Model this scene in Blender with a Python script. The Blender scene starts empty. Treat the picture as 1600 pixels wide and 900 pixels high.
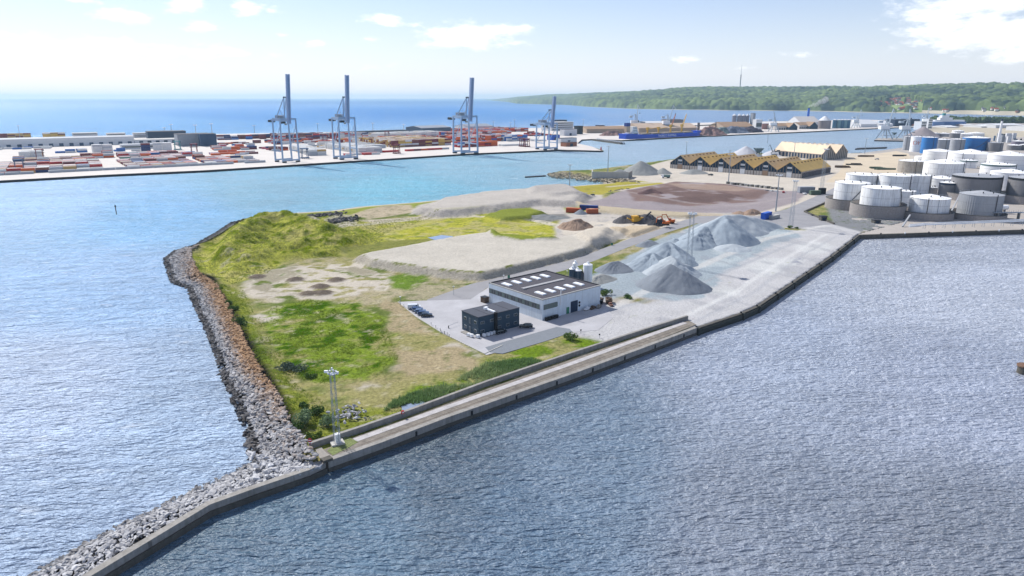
import bpy, bmesh, math, random
import numpy as np
from mathutils import Vector, Matrix
random.seed(11); rng = np.random.default_rng(7)
R = math.radians
HAZE = 0.000055
# ------------------------------------------------------------------ camera, sky, sun, exposure
F = 1067.0; H = 80.0; P = math.atan(297/1067.0); CP, SP = math.cos(P), math.sin(P)
scn = bpy.context.scene
cd = bpy.data.cameras.new('camera'); cam = bpy.data.objects.new('camera', cd); scn.collection.objects.link(cam)
cd.sensor_width = 36; cd.lens = 24.0075; cd.clip_start = 1; cd.clip_end = 200000
cam.location = (0, 0, H); cam.rotation_euler = (math.pi/2-P, 0, 0); scn.camera = cam
SUN_AZ, SUN_EL = R(-45), R(43)            # azimuth from the view direction (+Y), negative = to the left
w = bpy.data.worlds.new('World'); scn.world = w; w.use_nodes = True
scn.view_settings.view_transform = 'Standard'; scn.view_settings.look = 'None'
scn.view_settings.exposure = 0.5; scn.view_settings.gamma = 1
sl = bpy.data.lights.new('sun', 'SUN'); sl.energy = 4.2; sl.angle = R(0.5); sl.color = (1, .965, .9)
so = bpy.data.objects.new('sun', sl); scn.collection.objects.link(so)
sdir = Vector((math.sin(SUN_AZ)*math.cos(SUN_EL), math.cos(SUN_AZ)*math.cos(SUN_EL), math.sin(SUN_EL)))
so.rotation_euler = sdir.to_track_quat('Z', 'Y').to_euler(); so.location = (-300, 200, 400)

def at(px, py, z=2.2):
    u = (px-800)/F; v = (450-py)/F
    d = (u, CP+v*SP, -SP+v*CP); t = (z-H)/d[2]
    return Vector((d[0]*t, d[1]*t, z))
def zat(py, y):                            # height seen at image row py above ground distance y
    v = (450-py)/F
    return H + y*(-SP+v*CP)/(CP+v*SP)
def mpp(p):                                # metres per photo pixel at a world point
    return (p[1]*CP+(H-p[2])*SP)/F
def lin(r, g, b, k=.62):
    f = lambda c: (c/255/12.92 if c <= 10 else ((c/255+.055)/1.055)**2.4)
    return (min(f(r)*k, .85), min(f(g)*k, .85), min(f(b)*k, .85))

# --- world: Nishita sky with cumulus
nt = w.node_tree; N = nt.nodes; L = nt.links
bg = N['Background']; sky = N.new('ShaderNodeTexSky'); sky.sky_type = 'NISHITA'; sky.sun_disc = False
sky.sun_elevation = SUN_EL; sky.sun_rotation = SUN_AZ; sky.air_density = 1.0; sky.dust_density = 0.25; sky.ozone_density = 3.5
bg.inputs['Strength'].default_value = 0.1
def M(op, a, b=None, c=None, tree=None):
    n = (tree or nt).nodes.new('ShaderNodeMath'); n.operation = op
    for i, s in enumerate((a, b, c)):
        if s is None: continue
        if isinstance(s, (int, float)): n.inputs[i].default_value = s
        else: (tree or nt).links.new(s, n.inputs[i])
    return n.outputs[0]
tc = N.new('ShaderNodeTexCoord'); sx = N.new('ShaderNodeSeparateXYZ'); L.new(tc.outputs['Generated'], sx.inputs[0])
az = M('ARCTAN2', sx.outputs[0], sx.outputs[1]); el = M('ARCSINE', sx.outputs[2])
nz = N.new('ShaderNodeTexNoise'); nz.inputs['Scale'].default_value = 26; nz.inputs['Detail'].default_value = 7; nz.inputs['Roughness'].default_value = .62
mp = N.new('ShaderNodeMapping'); mp.inputs['Scale'].default_value = (1, 1, 2.6); L.new(tc.outputs['Generated'], mp.inputs[0]); L.new(mp.outputs[0], nz.inputs['Vector'])
nz2 = N.new('ShaderNodeTexNoise'); nz2.inputs['Scale'].default_value = 7; nz2.inputs['Detail'].default_value = 5; L.new(mp.outputs[0], nz2.inputs['Vector'])
def azel(px, py):
    u = (px-800)/F; v = (450-py)/F; d = Vector((u, CP+v*SP, -SP+v*CP)).normalized()
    return math.atan2(d.x, d.y), math.asin(d.z)
field = None
for (px, py, wx, wy, s) in [(735, 56, 95, 22, 1), (700, 62, 60, 15, .8), (775, 50, 60, 17, .8), (290, 5, 32, 15, .9), (385, 13, 26, 12, .9), (428, 18, 14, 6, .6), (600, 30, 36, 10, .9), (650, 37, 14, 7, .55), (312, 43, 34, 10, .8), (185, 25, 50, 13, .8), (132, 2, 30, 6, .6),
        (440, 55, 14, 5, .55), (486, 67, 18, 6, .5), (585, 62, 14, 6, .45), (1505, 8, 110, 26, 1), (1560, 50, 130, 34, 1), (1585, 85, 60, 16, .8), (1430, 68, 40, 14, .6), (1068, 92, 22, 6, .5), (1250, 86, 26, 5, .4), (120, 68, 170, 12, .7), (270, 80, 130, 9, .6), (590, 103, 28, 5, .35), (1160, 106, 30, 5, .3)]:
    a0, e0 = azel(px, py)
    dx = M('DIVIDE', M('SUBTRACT', az, a0), wx/F); dy = M('DIVIDE', M('SUBTRACT', el, e0), wy/F)
    g = M('MULTIPLY', M('SUBTRACT', 1.0, M('SQRT', M('ADD', M('MULTIPLY', dx, dx), M('MULTIPLY', dy, dy)))), s*1.15)
    field = g if field is None else M('MAXIMUM', field, g)
# above the picture scattered cloud goes on
hi = M('MULTIPLY', M('SUBTRACT', nz2.outputs[0], .52), 2.2); hi = M('MULTIPLY', hi, M('MULTIPLY', M('SUBTRACT', el, .24), 8)); hi = M('MINIMUM', M('MAXIMUM', hi, -2), .6)
hi = M('SUBTRACT', hi, M('MULTIPLY', M('LESS_THAN', el, .24), 3)); field = M('MAXIMUM', field, hi)
cov = M('ADD', field, M('MULTIPLY', M('SUBTRACT', nz.outputs[0], .5), 2.6))
mr = N.new('ShaderNodeMapRange'); mr.interpolation_type = 'SMOOTHSTEP'; mr.inputs['From Min'].default_value = .05; mr.inputs['From Max'].default_value = .85; L.new(cov, mr.inputs[0])
tin = N.new('ShaderNodeVectorMath'); tin.operation = 'MULTIPLY'; L.new(sky.outputs[0], tin.inputs[0]); tin.inputs[1].default_value = (1.0, .90, .96)
base = N.new('ShaderNodeMixRGB'); L.new(tin.outputs[0], base.inputs[1])      # milky air towards the horizon
L.new(M('MULTIPLY', M('POWER', M('SUBTRACT', 1.0, M('MINIMUM', M('MAXIMUM', M('MULTIPLY', el, 4.5), 0), 1)), 2.0), .8), base.inputs[0]); base.inputs[2].default_value = (6.6, 7.0, 7.9, 1)
cm = N.new('ShaderNodeMixRGB'); L.new(M('MULTIPLY', mr.outputs[0], .85), cm.inputs[0]); L.new(base.outputs[0], cm.inputs[1]); cm.inputs[2].default_value = (9.5, 9.6, 9.9, 1)
L.new(cm.outputs[0], bg.inputs[0])

# ------------------------------------------------------------------ helpers
class MB:
    def __init__(s): s.v = []; s.f = []; s.m = []
    def add(s, vs, fs, m=0):
        o = len(s.v); s.v += [tuple(p) for p in vs]; s.f += [tuple(o+i for i in f) for f in fs]; s.m += [m]*len(fs); return s
    def box(s, c, d, rz=0, m=0, taper=1):
        x, y, z = d[0]/2, d[1]/2, d[2]/2; cs, sn = math.cos(rz), math.sin(rz); vs = []
        for k in (-1, 1):
            t = taper if k > 0 else 1
            for a, b in ((-1, -1), (1, -1), (1, 1), (-1, 1)):
                X, Y = a*x*t, b*y*t; vs.append((c[0]+X*cs-Y*sn, c[1]+X*sn+Y*cs, c[2]+k*z))
        return s.add(vs, [(3, 2, 1, 0), (4, 5, 6, 7), (0, 1, 5, 4), (1, 2, 6, 5), (2, 3, 7, 6), (3, 0, 4, 7)], m)
    def prism(s, poly, z0, z1, m=0, bottom=False):
        n = len(poly); ar = sum(poly[i][0]*poly[(i+1) % n][1]-poly[(i+1) % n][0]*poly[i][1] for i in range(n))
        if ar < 0: poly = poly[::-1]
        vs = [(p[0], p[1], z0) for p in poly]+[(p[0], p[1], z1) for p in poly]
        fs = [tuple(range(n, 2*n))]+[(i, (i+1) % n, n+(i+1) % n, n+i) for i in range(n)]
        if bottom: fs.append(tuple(range(n-1, -1, -1)))
        return s.add(vs, fs, m)
    def cyl(s, c, z0, z1, r0, r1=None, n=16, m=0, caps=True):
        r1 = r0 if r1 is None else r1; vs = []
        for z, r in ((z0, r0), (z1, r1)):
            vs += [(c[0]+r*math.cos(2*math.pi*i/n), c[1]+r*math.sin(2*math.pi*i/n), z) for i in range(n)]
        fs = [(i, (i+1) % n, n+(i+1) % n, n+i) for i in range(n)]
        if caps: fs += [tuple(range(n-1, -1, -1)), tuple(range(n, 2*n))]
        return s.add(vs, fs, m)
    def bar(s, a, b, r, n=4, m=0, r2=None):
        a, b = Vector(a), Vector(b); d = (b-a)
        if d.length < 1e-6: return s
        d.normalize(); u = d.orthogonal().normalized() if abs(d.z) < .9 else Vector((1, 0, 0)); u = (u-d*u.dot(d)).normalized()
        if abs(d.z) < .9: u = d.cross(Vector((0, 0, 1))).normalized()
        v = d.cross(u); r2 = r if r2 is None else r2; vs = []
        for p, q in ((a, r), (b, r2)):
            for i in range(n):
                t = 2*math.pi*(i+.5)/n; vs.append(p+(u*math.cos(t)+v*math.sin(t))*q)
        return s.add(vs, [(i, (i+1) % n, n+(i+1) % n, n+i) for i in range(n)]+[tuple(range(n-1, -1, -1)), tuple(range(n, 2*n))], m)
    def mesh(s, name, mats, smooth=False):
        me = bpy.data.meshes.new(name); me.from_pydata(s.v, [], s.f)
        for mm in (mats if isinstance(mats, (list, tuple)) else [mats]): me.materials.append(mm)
        me.polygons.foreach_set('material_index', s.m)
        if smooth: me.shade_smooth()
        me.update(); return me
    def build(s, name, mats, parent=None, loc=(0, 0, 0), rz=0, smooth=False):
        return link(name, s.mesh(name, mats, smooth), parent, loc, rz)
def link(name, data, parent=None, loc=(0, 0, 0), rz=0):
    o = bpy.data.objects.new(name, data); scn.collection.objects.link(o)
    o.location = loc; o.rotation_euler = (0, 0, rz); o.parent = parent; return o
def tag(o, label, cat, group=None):
    o['label'] = label; o['category'] = cat
    if group: o['group'] = group
    return o
def thing(name, label, cat, loc, rz=0, group=None): return tag(link(name, None, None, loc, rz), label, cat, group)
def struct(o): o['kind'] = 'structure'; return o
def stuff(o, label=None, cat=None):
    o['kind'] = 'stuff'
    if label: o['label'] = label; o['category'] = cat
    return o
def dup(root, loc, rz, label, group=None):
    r = root.copy(); scn.collection.objects.link(r); r.location = loc; r.rotation_euler = (0, 0, rz); r['label'] = label
    if group: r['group'] = group
    for ch in list(root.children):
        c = ch.copy(); scn.collection.objects.link(c); c.parent = r
        for g in list(ch.children):
            d = g.copy(); scn.collection.objects.link(d); d.parent = c
    return r

# ------------------------------------------------------------------ materials
MT = {}
def mat(name, col, rough=.75, var=.18, scale=.5, streak=0, scol=(.16, .12, .09), metal=0, bump=0, bscale=3, spec=.3, emit=None):
    if name in MT: return MT[name]
    m = bpy.data.materials.new(name); m.use_nodes = True; t = m.node_tree; b = t.nodes['Principled BSDF']
    b.inputs['Roughness'].default_value = rough; b.inputs['Metallic'].default_value = metal; b.inputs['Specular IOR Level'].default_value = spec
    co = t.nodes.new('ShaderNodeTexCoord').outputs['Object']
    n1 = t.nodes.new('ShaderNodeTexNoise'); n1.inputs['Scale'].default_value = scale; n1.inputs['Detail'].default_value = 6; n1.inputs['Roughness'].default_value = .65; t.links.new(co, n1.inputs['Vector'])
    f = M('ADD', M('MULTIPLY', M('SUBTRACT', n1.outputs[0], .5, tree=t), var*3, tree=t), 1.0, tree=t)
    vm = t.nodes.new('ShaderNodeVectorMath'); vm.operation = 'SCALE'; vm.inputs[0].default_value = col[:3]; t.links.new(f, vm.inputs['Scale']); out = vm.outputs[0]
    if streak > .55:
        mq = t.nodes.new('ShaderNodeMapping'); mq.inputs['Scale'].default_value = (.22, .22, .05); t.links.new(co, mq.inputs[0]); nq = t.nodes.new('ShaderNodeTexNoise'); nq.inputs['Scale'].default_value = 1.0; nq.inputs['Detail'].default_value = 6; nq.inputs['Roughness'].default_value = .7; t.links.new(mq.outputs[0], nq.inputs['Vector'])
        rq = t.nodes.new('ShaderNodeMapRange'); rq.inputs['From Min'].default_value = .5; rq.inputs['From Max'].default_value = .72; rq.inputs['To Max'].default_value = .55; t.links.new(nq.outputs[0], rq.inputs[0]); mm = t.nodes.new('ShaderNodeMixRGB'); t.links.new(rq.outputs[0], mm.inputs[0]); t.links.new(out, mm.inputs[1]); mm.inputs[2].default_value = (*[.5*a+.5*c for a, c in zip(col[:3], scol)], 1); out = mm.outputs[0]
    if streak:
        mpn = t.nodes.new('ShaderNodeMapping'); mpn.inputs['Scale'].default_value = (1.1, 1.1, .07); t.links.new(co, mpn.inputs[0])
        n2 = t.nodes.new('ShaderNodeTexNoise'); n2.inputs['Scale'].default_value = 1.0; n2.inputs['Detail'].default_value = 5; n2.inputs['Roughness'].default_value = .7; t.links.new(mpn.outputs[0], n2.inputs['Vector'])
        r = t.nodes.new('ShaderNodeMapRange'); r.inputs['From Min'].default_value = .47; r.inputs['From Max'].default_value = .78; r.inputs['To Max'].default_value = streak; t.links.new(n2.outputs[0], r.inputs[0])
        mx = t.nodes.new('ShaderNodeMixRGB'); t.links.new(r.outputs[0], mx.inputs[0]); t.links.new(out, mx.inputs[1]); mx.inputs[2].default_value = (*scol, 1); out = mx.outputs[0]
    t.links.new(out, b.inputs['Base Color'])
    if bump:
        n3 = t.nodes.new('ShaderNodeTexNoise'); n3.inputs['Scale'].default_value = bscale; n3.inputs['Detail'].default_value = 5; t.links.new(co, n3.inputs['Vector'])
        bn = t.nodes.new('ShaderNodeBump'); bn.inputs['Strength'].default_value = .8; bn.inputs['Distance'].default_value = bump; t.links.new(n3.outputs[0], bn.inputs['Height']); t.links.new(bn.outputs[0], b.inputs['Normal'])
    if emit: b.inputs['Emission Color'].default_value = (*emit, 1); b.inputs['Emission Strength'].default_value = 1
    MT[name] = m; return m
def attr_mat(name, rough=.9, var=.25, scale=.8, scale2=.09, bump=.25, bscale=1.5, spots=None, spec=.2):
    m = bpy.data.materials.new(name); m.use_nodes = True; t = m.node_tree; b = t.nodes['Principled BSDF']; b.inputs['Roughness'].default_value = rough; b.inputs['Specular IOR Level'].default_value = spec
    a = t.nodes.new('ShaderNodeAttribute'); a.attribute_name = 'Col'; co = t.nodes.new('ShaderNodeTexCoord').outputs['Object']
    def nz_(s, d=7, r=.65):
        n = t.nodes.new('ShaderNodeTexNoise'); n.inputs['Scale'].default_value = s; n.inputs['Detail'].default_value = d; n.inputs['Roughness'].default_value = r; t.links.new(co, n.inputs['Vector']); return n.outputs[0]
    f = M('ADD', M('MULTIPLY', M('SUBTRACT', nz_(scale), .5, tree=t), M('MULTIPLY', a.outputs['Alpha'], var*5, tree=t), tree=t), 1.0, tree=t)
    f = M('MULTIPLY', f, M('ADD', M('MULTIPLY', M('SUBTRACT', nz_(scale2, 4), .5, tree=t), var*1.2, tree=t), 1.0, tree=t), tree=t)
    f = M('MAXIMUM', f, .15, tree=t)
    vm = t.nodes.new('ShaderNodeVectorMath'); vm.operation = 'SCALE'; t.links.new(a.outputs['Color'], vm.inputs[0]); t.links.new(f, vm.inputs['Scale'])
    t.links.new(vm.outputs[0], b.inputs['Base Color'])
    if bump:
        bn = t.nodes.new('ShaderNodeBump'); bn.inputs['Strength'].default_value = .9; bn.inputs['Distance'].default_value = bump; t.links.new(nz_(bscale), bn.inputs['Height']); t.links.new(bn.outputs[0], b.inputs['Normal'])
    return m
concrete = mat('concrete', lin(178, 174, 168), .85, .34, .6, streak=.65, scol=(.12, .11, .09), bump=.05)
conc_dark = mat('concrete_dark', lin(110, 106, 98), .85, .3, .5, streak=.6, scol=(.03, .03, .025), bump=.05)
pale_conc = mat('concrete_pale', lin(222, 220, 214), .85, .12, .3, streak=.2)
stone_wall = mat('stone_blocks', lin(182, 174, 170), .9, .3, 1.2, streak=.3, scol=(.4, .38, .36), bump=.15, bscale=1.5)
white_tank = mat('white_paint_weathered', lin(242, 244, 246, .95), .55, .1, .25, streak=.6, scol=(.20, .17, .15))
clean_tank = mat('white_paint', lin(248, 249, 250, .93), .5, .05, .2, streak=.15, scol=(.45, .43, .4))
grey_tank = mat('grey_tank', lin(158, 157, 160), .6, .14, .3, streak=.4, scol=(.14, .13, .12))
lgrey_tank = mat('pale_grey_tank', lin(200, 203, 208), .55, .1, .3, streak=.3, scol=(.22, .2, .2))
blue_tank = mat('blue_tank', lin(60, 145, 225), .5, .08, .2, streak=.15, scol=(.02, .1, .3))
rusty_tank = mat('stained_tank', lin(205, 198, 188), .6, .3, .35, streak=.8, scol=(.13, .09, .06))
dark = mat('dark_steel', lin(40, 46, 54), .6, .2, 1)
navy = mat('navy_cladding', lin(32, 50, 74, 1), .6, .1, .5)
slate = mat('office_cladding', lin(50, 72, 90, .9), .55, .08, .4, streak=.1, scol=(.02, .03, .04))
steel = mat('galvanised_steel', lin(190, 200, 210), .45, .1, 1, metal=.3)
roofgrey = mat('roof_felt', lin(92, 90, 98), .9, .12, .25)
roofdark = mat('roof_edge', lin(70, 72, 80), .8, .1, .4)
glass = mat('window_glass', (.03, .045, .055), .08, .2, .5, spec=.7)
white = mat('white_enamel', (.78, .79, .8), .4, .06, .6)
skyl = mat('skylight_plastic', (.82, .84, .86), .35, .05, .6)
cranegrey = mat('crane_blue_grey', lin(156, 178, 204, .95), .5, .08, .3, streak=.12, scol=(.2, .2, .2))
craneboom = mat('crane_boom_grey', lin(156, 170, 200, .95), .5, .08, .3)
ochre = mat('ochre_roof', lin(214, 178, 106, .95), .8, .18, .12, streak=.1)
tanroof = mat('weathered_tan_roof', lin(200, 172, 128, .9), .8, .2, .12)
beigeroof = mat('beige_roof', lin(236, 214, 184, .85), .8, .1, .1)
brownroof = mat('brown_roof', lin(170, 140, 112, .7), .8, .15, .1)
greyclad = mat('grey_cladding', lin(170, 176, 186), .6, .12, .3, streak=.25, scol=(.2, .2, .22))
whiteclad = mat('white_cladding', lin(235, 236, 238, .75), .6, .06, .2, streak=.12, scol=(.4, .4, .4))
darkblue = mat('dark_blue_paint', lin(28, 55, 130, .9), .5, .1, .4)
hullblue = mat('ship_blue', lin(20, 75, 190, .9), .4, .06, .1)
hullred = mat('antifouling_red', lin(140, 30, 70, .9), .6, .1, .2)
yellow = mat('yellow_paint', lin(225, 175, 60, .8), .5, .1, .5)
orangep = mat('orange_paint', lin(215, 110, 40, .8), .5, .1, .5)
redp = mat('red_paint', lin(190, 40, 45, .85), .5, .1, .5)
bluep = mat('blue_paint', lin(40, 95, 195, .9), .5, .1, .5)
green = mat('green_paint', lin(70, 140, 110, .8), .6, .1, .5)
black = mat('black_rubber', (.02, .02, .022), .8, .2, 1)
carblack = mat('car_black', (.012, .014, .018), .15, .05, 1, spec=.7)
carblue = mat('car_blue', (.02, .05, .14), .15, .05, 1, spec=.7)
carwhite = mat('car_white', (.7, .72, .74), .2, .05, 1, spec=.6)
carsilver = mat('car_silver', (.35, .37, .4), .25, .05, 1, metal=.4)
wood = mat('weathered_wood', lin(120, 100, 84), .85, .25, 1)
leaf1 = mat('leaves_dark', (.09, .16, .035), .8, .5, .8)
leaf2 = mat('leaves_light', (.12, .19, .035), .8, .4, .8)
leafgrey = mat('leaves_grey_green', (.24, .32, .16), .8, .3, .8)
bark = mat('bark', (.07, .05, .035), .9, .3, 2)

# ------------------------------------------------------------------ numpy noise, polygon distances
def vnoise(x, y, s, seed=0):
    g = np.random.default_rng(seed+991); T = g.random((256, 256)); X = x/s; Y = y/s
    xi = np.floor(X).astype(int); yi = np.floor(Y).astype(int); fx = X-xi; fy = Y-yi; fx = fx*fx*(3-2*fx); fy = fy*fy*(3-2*fy)
    a = T[xi % 256, yi % 256]; b = T[(xi+1) % 256, yi % 256]; c = T[xi % 256, (yi+1) % 256]; d = T[(xi+1) % 256, (yi+1) % 256]
    return (a*(1-fx)+b*fx)*(1-fy)+(c*(1-fx)+d*fx)*fy
def fbm(x, y, s, o=4, seed=0):
    r = 0; a = 1; t = 0
    for k in range(o): r = r+a*vnoise(x+17*k, y-31*k, s/2**k, seed+k); t += a; a *= .55
    return r/t
def worley(x, y, s, seed=0):
    g = np.random.default_rng(seed+5); A = g.random((256, 256, 3)); X = x/s; Y = y/s; xi = np.floor(X).astype(int); yi = np.floor(Y).astype(int)
    best = np.full(x.shape, 9.); idv = np.zeros(x.shape)
    for i in (-1, 0, 1):
        for j in (-1, 0, 1):
            c = A[(xi+i) % 256, (yi+j) % 256]; d = np.hypot(xi+i+c[..., 0]-X, yi+j+c[..., 1]-Y); q = d < best; best = np.where(q, d, best); idv = np.where(q, c[..., 2], idv)
    return best, idv
def segd(x, y, pts, closed):
    n = len(pts); d = np.full(x.shape, 1e9)
    for i in range(n if closed else n-1):
        ax, ay = pts[i][0], pts[i][1]; bx, by = pts[(i+1) % n][0], pts[(i+1) % n][1]; vx, vy = bx-ax, by-ay
        t = np.clip(((x-ax)*vx+(y-ay)*vy)/(vx*vx+vy*vy+1e-9), 0, 1); d = np.minimum(d, np.hypot(x-ax-t*vx, y-ay-t*vy))
    return d
def inside(x, y, pts):
    r = np.zeros(x.shape, bool); n = len(pts)
    for i in range(n):
        ax, ay = pts[i][0], pts[i][1]; bx, by = pts[(i+1) % n][0], pts[(i+1) % n][1]
        if ay == by: continue
        c = ((ay > y) != (by > y)) & (x < (bx-ax)*(y-ay)/(by-ay)+ax); r ^= c
    return r
def sd(x, y, pts):                          # > 0 inside
    d = segd(x, y, pts, True); return np.where(inside(x, y, pts), d, -d)
def pp(l, z=2.2): return [at(px, py, z) for px, py in l]
def sst(v, a, b): t = np.clip((v-a)/(b-a), 0, 1); return t*t*(3-2*t)
def grid_mesh(name, X, Y, Z, col, material, keep=None, parent=None, smooth=True):
    ny, nx = X.shape; co = np.stack([X, Y, Z], -1).reshape(-1, 3).astype(np.float32)
    i = np.arange(ny*nx).reshape(ny, nx); q = np.stack([i[:-1, :-1], i[:-1, 1:], i[1:, 1:], i[1:, :-1]], -1).reshape(-1, 4)
    if keep is not None:
        k = keep.reshape(-1); q = q[k[q].any(1)]
        used = np.unique(q); rm = np.full(ny*nx, -1); rm[used] = np.arange(len(used)); q = rm[q]; co = co[used]; col = col.reshape(-1, 4)[used]
    me = bpy.data.meshes.new(name); me.vertices.add(len(co)); me.vertices.foreach_set('co', co.ravel())
    me.loops.add(q.size); me.loops.foreach_set('vertex_index', q.ravel().astype(np.int32)); me.polygons.add(len(q))
    me.polygons.foreach_set('loop_start', np.arange(0, q.size, 4, dtype=np.int32)); me.polygons.foreach_set('loop_total', np.full(len(q), 4, np.int32))
    me.materials.append(material); me.update(calc_edges=True)
    a = me.color_attributes.new('Col', 'FLOAT_COLOR', 'POINT'); a.data.foreach_set('color', np.ascontiguousarray(col.reshape(-1, 4), dtype=np.float32).ravel())
    if smooth: me.shade_smooth()
    return link(name, me, parent)

# ------------------------------------------------------------------ SEA
def sea():
    nr, na = 230, 240
    r = 25*np.power(70000/25, np.linspace(0, 1, nr)); a = np.linspace(R(-100), R(100), na)
    Rr, Aa = np.meshgrid(r, a, indexing='ij'); X = Rr*np.sin(Aa); Y = Rr*np.cos(Aa)-10
    anchors = [  # photo x, y, water colour there (depth, sand, silt) with sky brightness and glare painted in, swell
        (100, 850, (168, 190, 218), 1), (300, 650, (174, 198, 226), 1), (60, 600, (192, 210, 236), 1), (150, 450, (158, 198, 240), 1), (250, 330, (118, 186, 234), 1), (50, 320, (160, 204, 244), 1),
        (420, 300, (85, 162, 190), .8), (600, 290, (66, 178, 204), .75), (560, 265, (50, 156, 190), .75), (750, 260, (84, 160, 184), .5), (900, 260, (112, 165, 186), .4), (1000, 240, (140, 172, 192), .3), (1200, 220, (150, 175, 192), .3),
        (400, 180, (0, 134, 210), 1.2), (200, 190, (30, 148, 214), 1.1), (650, 175, (0, 128, 206), 1.22), (850, 180, (0, 130, 204), 1.2), (980, 180, (70, 130, 185), .7), (1150, 180, (100, 138, 178), .5), (1400, 180, (112, 140, 170), .5), (500, 158, (0, 112, 186), 1.22), (1000, 160, (30, 115, 180), 1.15),
        (550, 800, (76, 116, 142), .35), (800, 850, (76, 108, 134), .35), (900, 700, (104, 128, 150), .35), (1200, 800, (136, 144, 158), .35), (1500, 850, (138, 144, 156), .35), (1200, 560, (176, 186, 204), .35), (1500, 600, (176, 184, 202), .35), (1500, 450, (204, 210, 222), .35), (1400, 400, (186, 192, 202), .35), (700, 720, (58, 88, 108), .35)]
    P_ = np.array([list(at(x, y, 0))[:2] for x, y, _, _ in anchors]); C_ = np.array([list(lin(*c, .8))+[s] for _, _, c, s in anchors])
    lr = np.log(np.hypot(P_[:, 0], P_[:, 1])); la = np.arctan2(P_[:, 0], P_[:, 1])
    wsum = 0; acc = 0; LR = np.log(np.hypot(X, Y)+1); LA = np.arctan2(X, Y)
    near = inside(X, Y, [p for p in pp([(-200, 1100), (140, 905), (325, 795), (520, 722), (900, 585), (1185, 480), (1343, 368), (1700, 355), (3000, 380), (3000, 2500), (400, 2500)], 0)])
    side = np.array([1 if s == .35 else 0 for _, _, _, s in anchors])
    for k in range(len(anchors)):
        d2 = (LR-lr[k])**2+(2.2*(LA-la[k]))**2+.004; wk = 1/d2**2; wk = wk*np.where(near == bool(side[k]), 1, 1e-5)
        wsum = wsum+wk; acc = acc+wk[..., None]*C_[k]
    col = acc/wsum[..., None]
    m = bpy.data.materials.new('sea_water'); m.use_nodes = True; t = m.node_tree; t.nodes.remove(t.nodes['Principled BSDF']); out = t.nodes['Material Output']
    at_ = t.nodes.new('ShaderNodeAttribute'); at_.attribute_name = 'Col'; co = t.nodes.new('ShaderNodeTexCoord').outputs['Object']
    def nz_(s, d, sxy, rot, r=.55):
        mpn = t.nodes.new('ShaderNodeMapping'); mpn.inputs['Scale'].default_value = (sxy[0], sxy[1], 1); mpn.inputs['Rotation'].default_value = (0, 0, rot); t.links.new(co, mpn.inputs[0])
        n = t.nodes.new('ShaderNodeTexNoise'); n.inputs['Scale'].default_value = s; n.inputs['Detail'].default_value = d; n.inputs['Roughness'].default_value = r; t.links.new(mpn.outputs[0], n.inputs['Vector']); return n.outputs[0]
    sw = at_.outputs['Alpha']
    h = M('MULTIPLY', nz_(.085, 3, (1, 2.1), R(-35)), M('MULTIPLY', sw, 5.0, tree=t), tree=t)
    rid = M('SUBTRACT', 1.0, M('ABSOLUTE', M('MULTIPLY', M('SUBTRACT', nz_(.2, 3, (1, 2.6), R(10), .55), .5, tree=t), 5.0, tree=t), tree=t), tree=t)   # sharp crests
    h = M('ADD', h, M('MULTIPLY', rid, M('ADD', M('MULTIPLY', sw, .35, tree=t), .60, tree=t), tree=t), tree=t)
    h = M('ADD', h, M('MULTIPLY', nz_(.42, 4, (1, 2.0), R(15), .6), M('ADD', M('MULTIPLY', sw, 1.3, tree=t), 1.15, tree=t), tree=t), tree=t)
    h = M('ADD', h, M('MULTIPLY', nz_(1.1, 3, (1, 2.2), R(12), .6), .42, tree=t), tree=t)
    bn = t.nodes.new('ShaderNodeBump'); bn.inputs['Strength'].default_value = 1; bn.inputs['Distance'].default_value = 1.0; t.links.new(h, bn.inputs['Height'])
    df = t.nodes.new('ShaderNodeBsdfDiffuse'); gl = t.nodes.new('ShaderNodeBsdfGlossy'); t.links.new(M('ADD', .29, M('MULTIPLY', sw, .03, tree=t), tree=t), gl.inputs['Roughness']); gl.inputs['Color'].default_value = (.93, .96, 1, 1)
    gm = t.nodes.new('ShaderNodeMixRGB'); gm.inputs[1].default_value = (.95, .97, 1, 1); gm.inputs[2].default_value = (.88, .93, 1, 1); t.links.new(sw, gm.inputs[0]); t.links.new(gm.outputs[0], gl.inputs['Color'])
    fr = t.nodes.new('ShaderNodeFresnel'); fr.inputs['IOR'].default_value = 1.33
    for n in (df, gl, fr): t.links.new(bn.outputs[0], n.inputs['Normal'])
    # patches of wind-ruffled and calmer water, painted flecks of foam and sun glitter on the open sea
    pat = M('ADD', nz_(.012, 4, (1, 3), R(-20)), M('MULTIPLY', M('SUBTRACT', nz_(.09, 4, (1, 3.2), R(8), .65), .5, tree=t), 1.3, tree=t), tree=t); f2 = M('ADD', M('MULTIPLY', M('SUBTRACT', pat, .5, tree=t), .75, tree=t), 1, tree=t)
    vm = t.nodes.new('ShaderNodeVectorMath'); vm.operation = 'SCALE'; t.links.new(at_.outputs['Color'], vm.inputs[0]); t.links.new(f2, vm.inputs['Scale'])
    big = nz_(.075, 7, (1, 2.6), R(-12), .75); fo1 = M('MULTIPLY', M('GREATER_THAN', nz_(.33, 6, (1, 2.5), R(-35), .7), .70, tree=t), M('MULTIPLY', sw, .6, tree=t), tree=t)
    mrf = t.nodes.new('ShaderNodeMapRange'); mrf.inputs['From Min'].default_value = .58; mrf.inputs['From Max'].default_value = .70; mrf.inputs['To Max'].default_value = .62; t.links.new(big, mrf.inputs[0])
    fo = M('MAXIMUM', fo1, M('MULTIPLY', mrf.outputs[0], M('MULTIPLY', sw, sw, tree=t), tree=t), tree=t)
    mx = t.nodes.new('ShaderNodeMixRGB'); t.links.new(fo, mx.inputs[0]); t.links.new(vm.outputs[0], mx.inputs[1]); mx.inputs[2].default_value = (.75, .8, .85, 1)
    t.links.new(mx.outputs[0], df.inputs['Color'])
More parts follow.
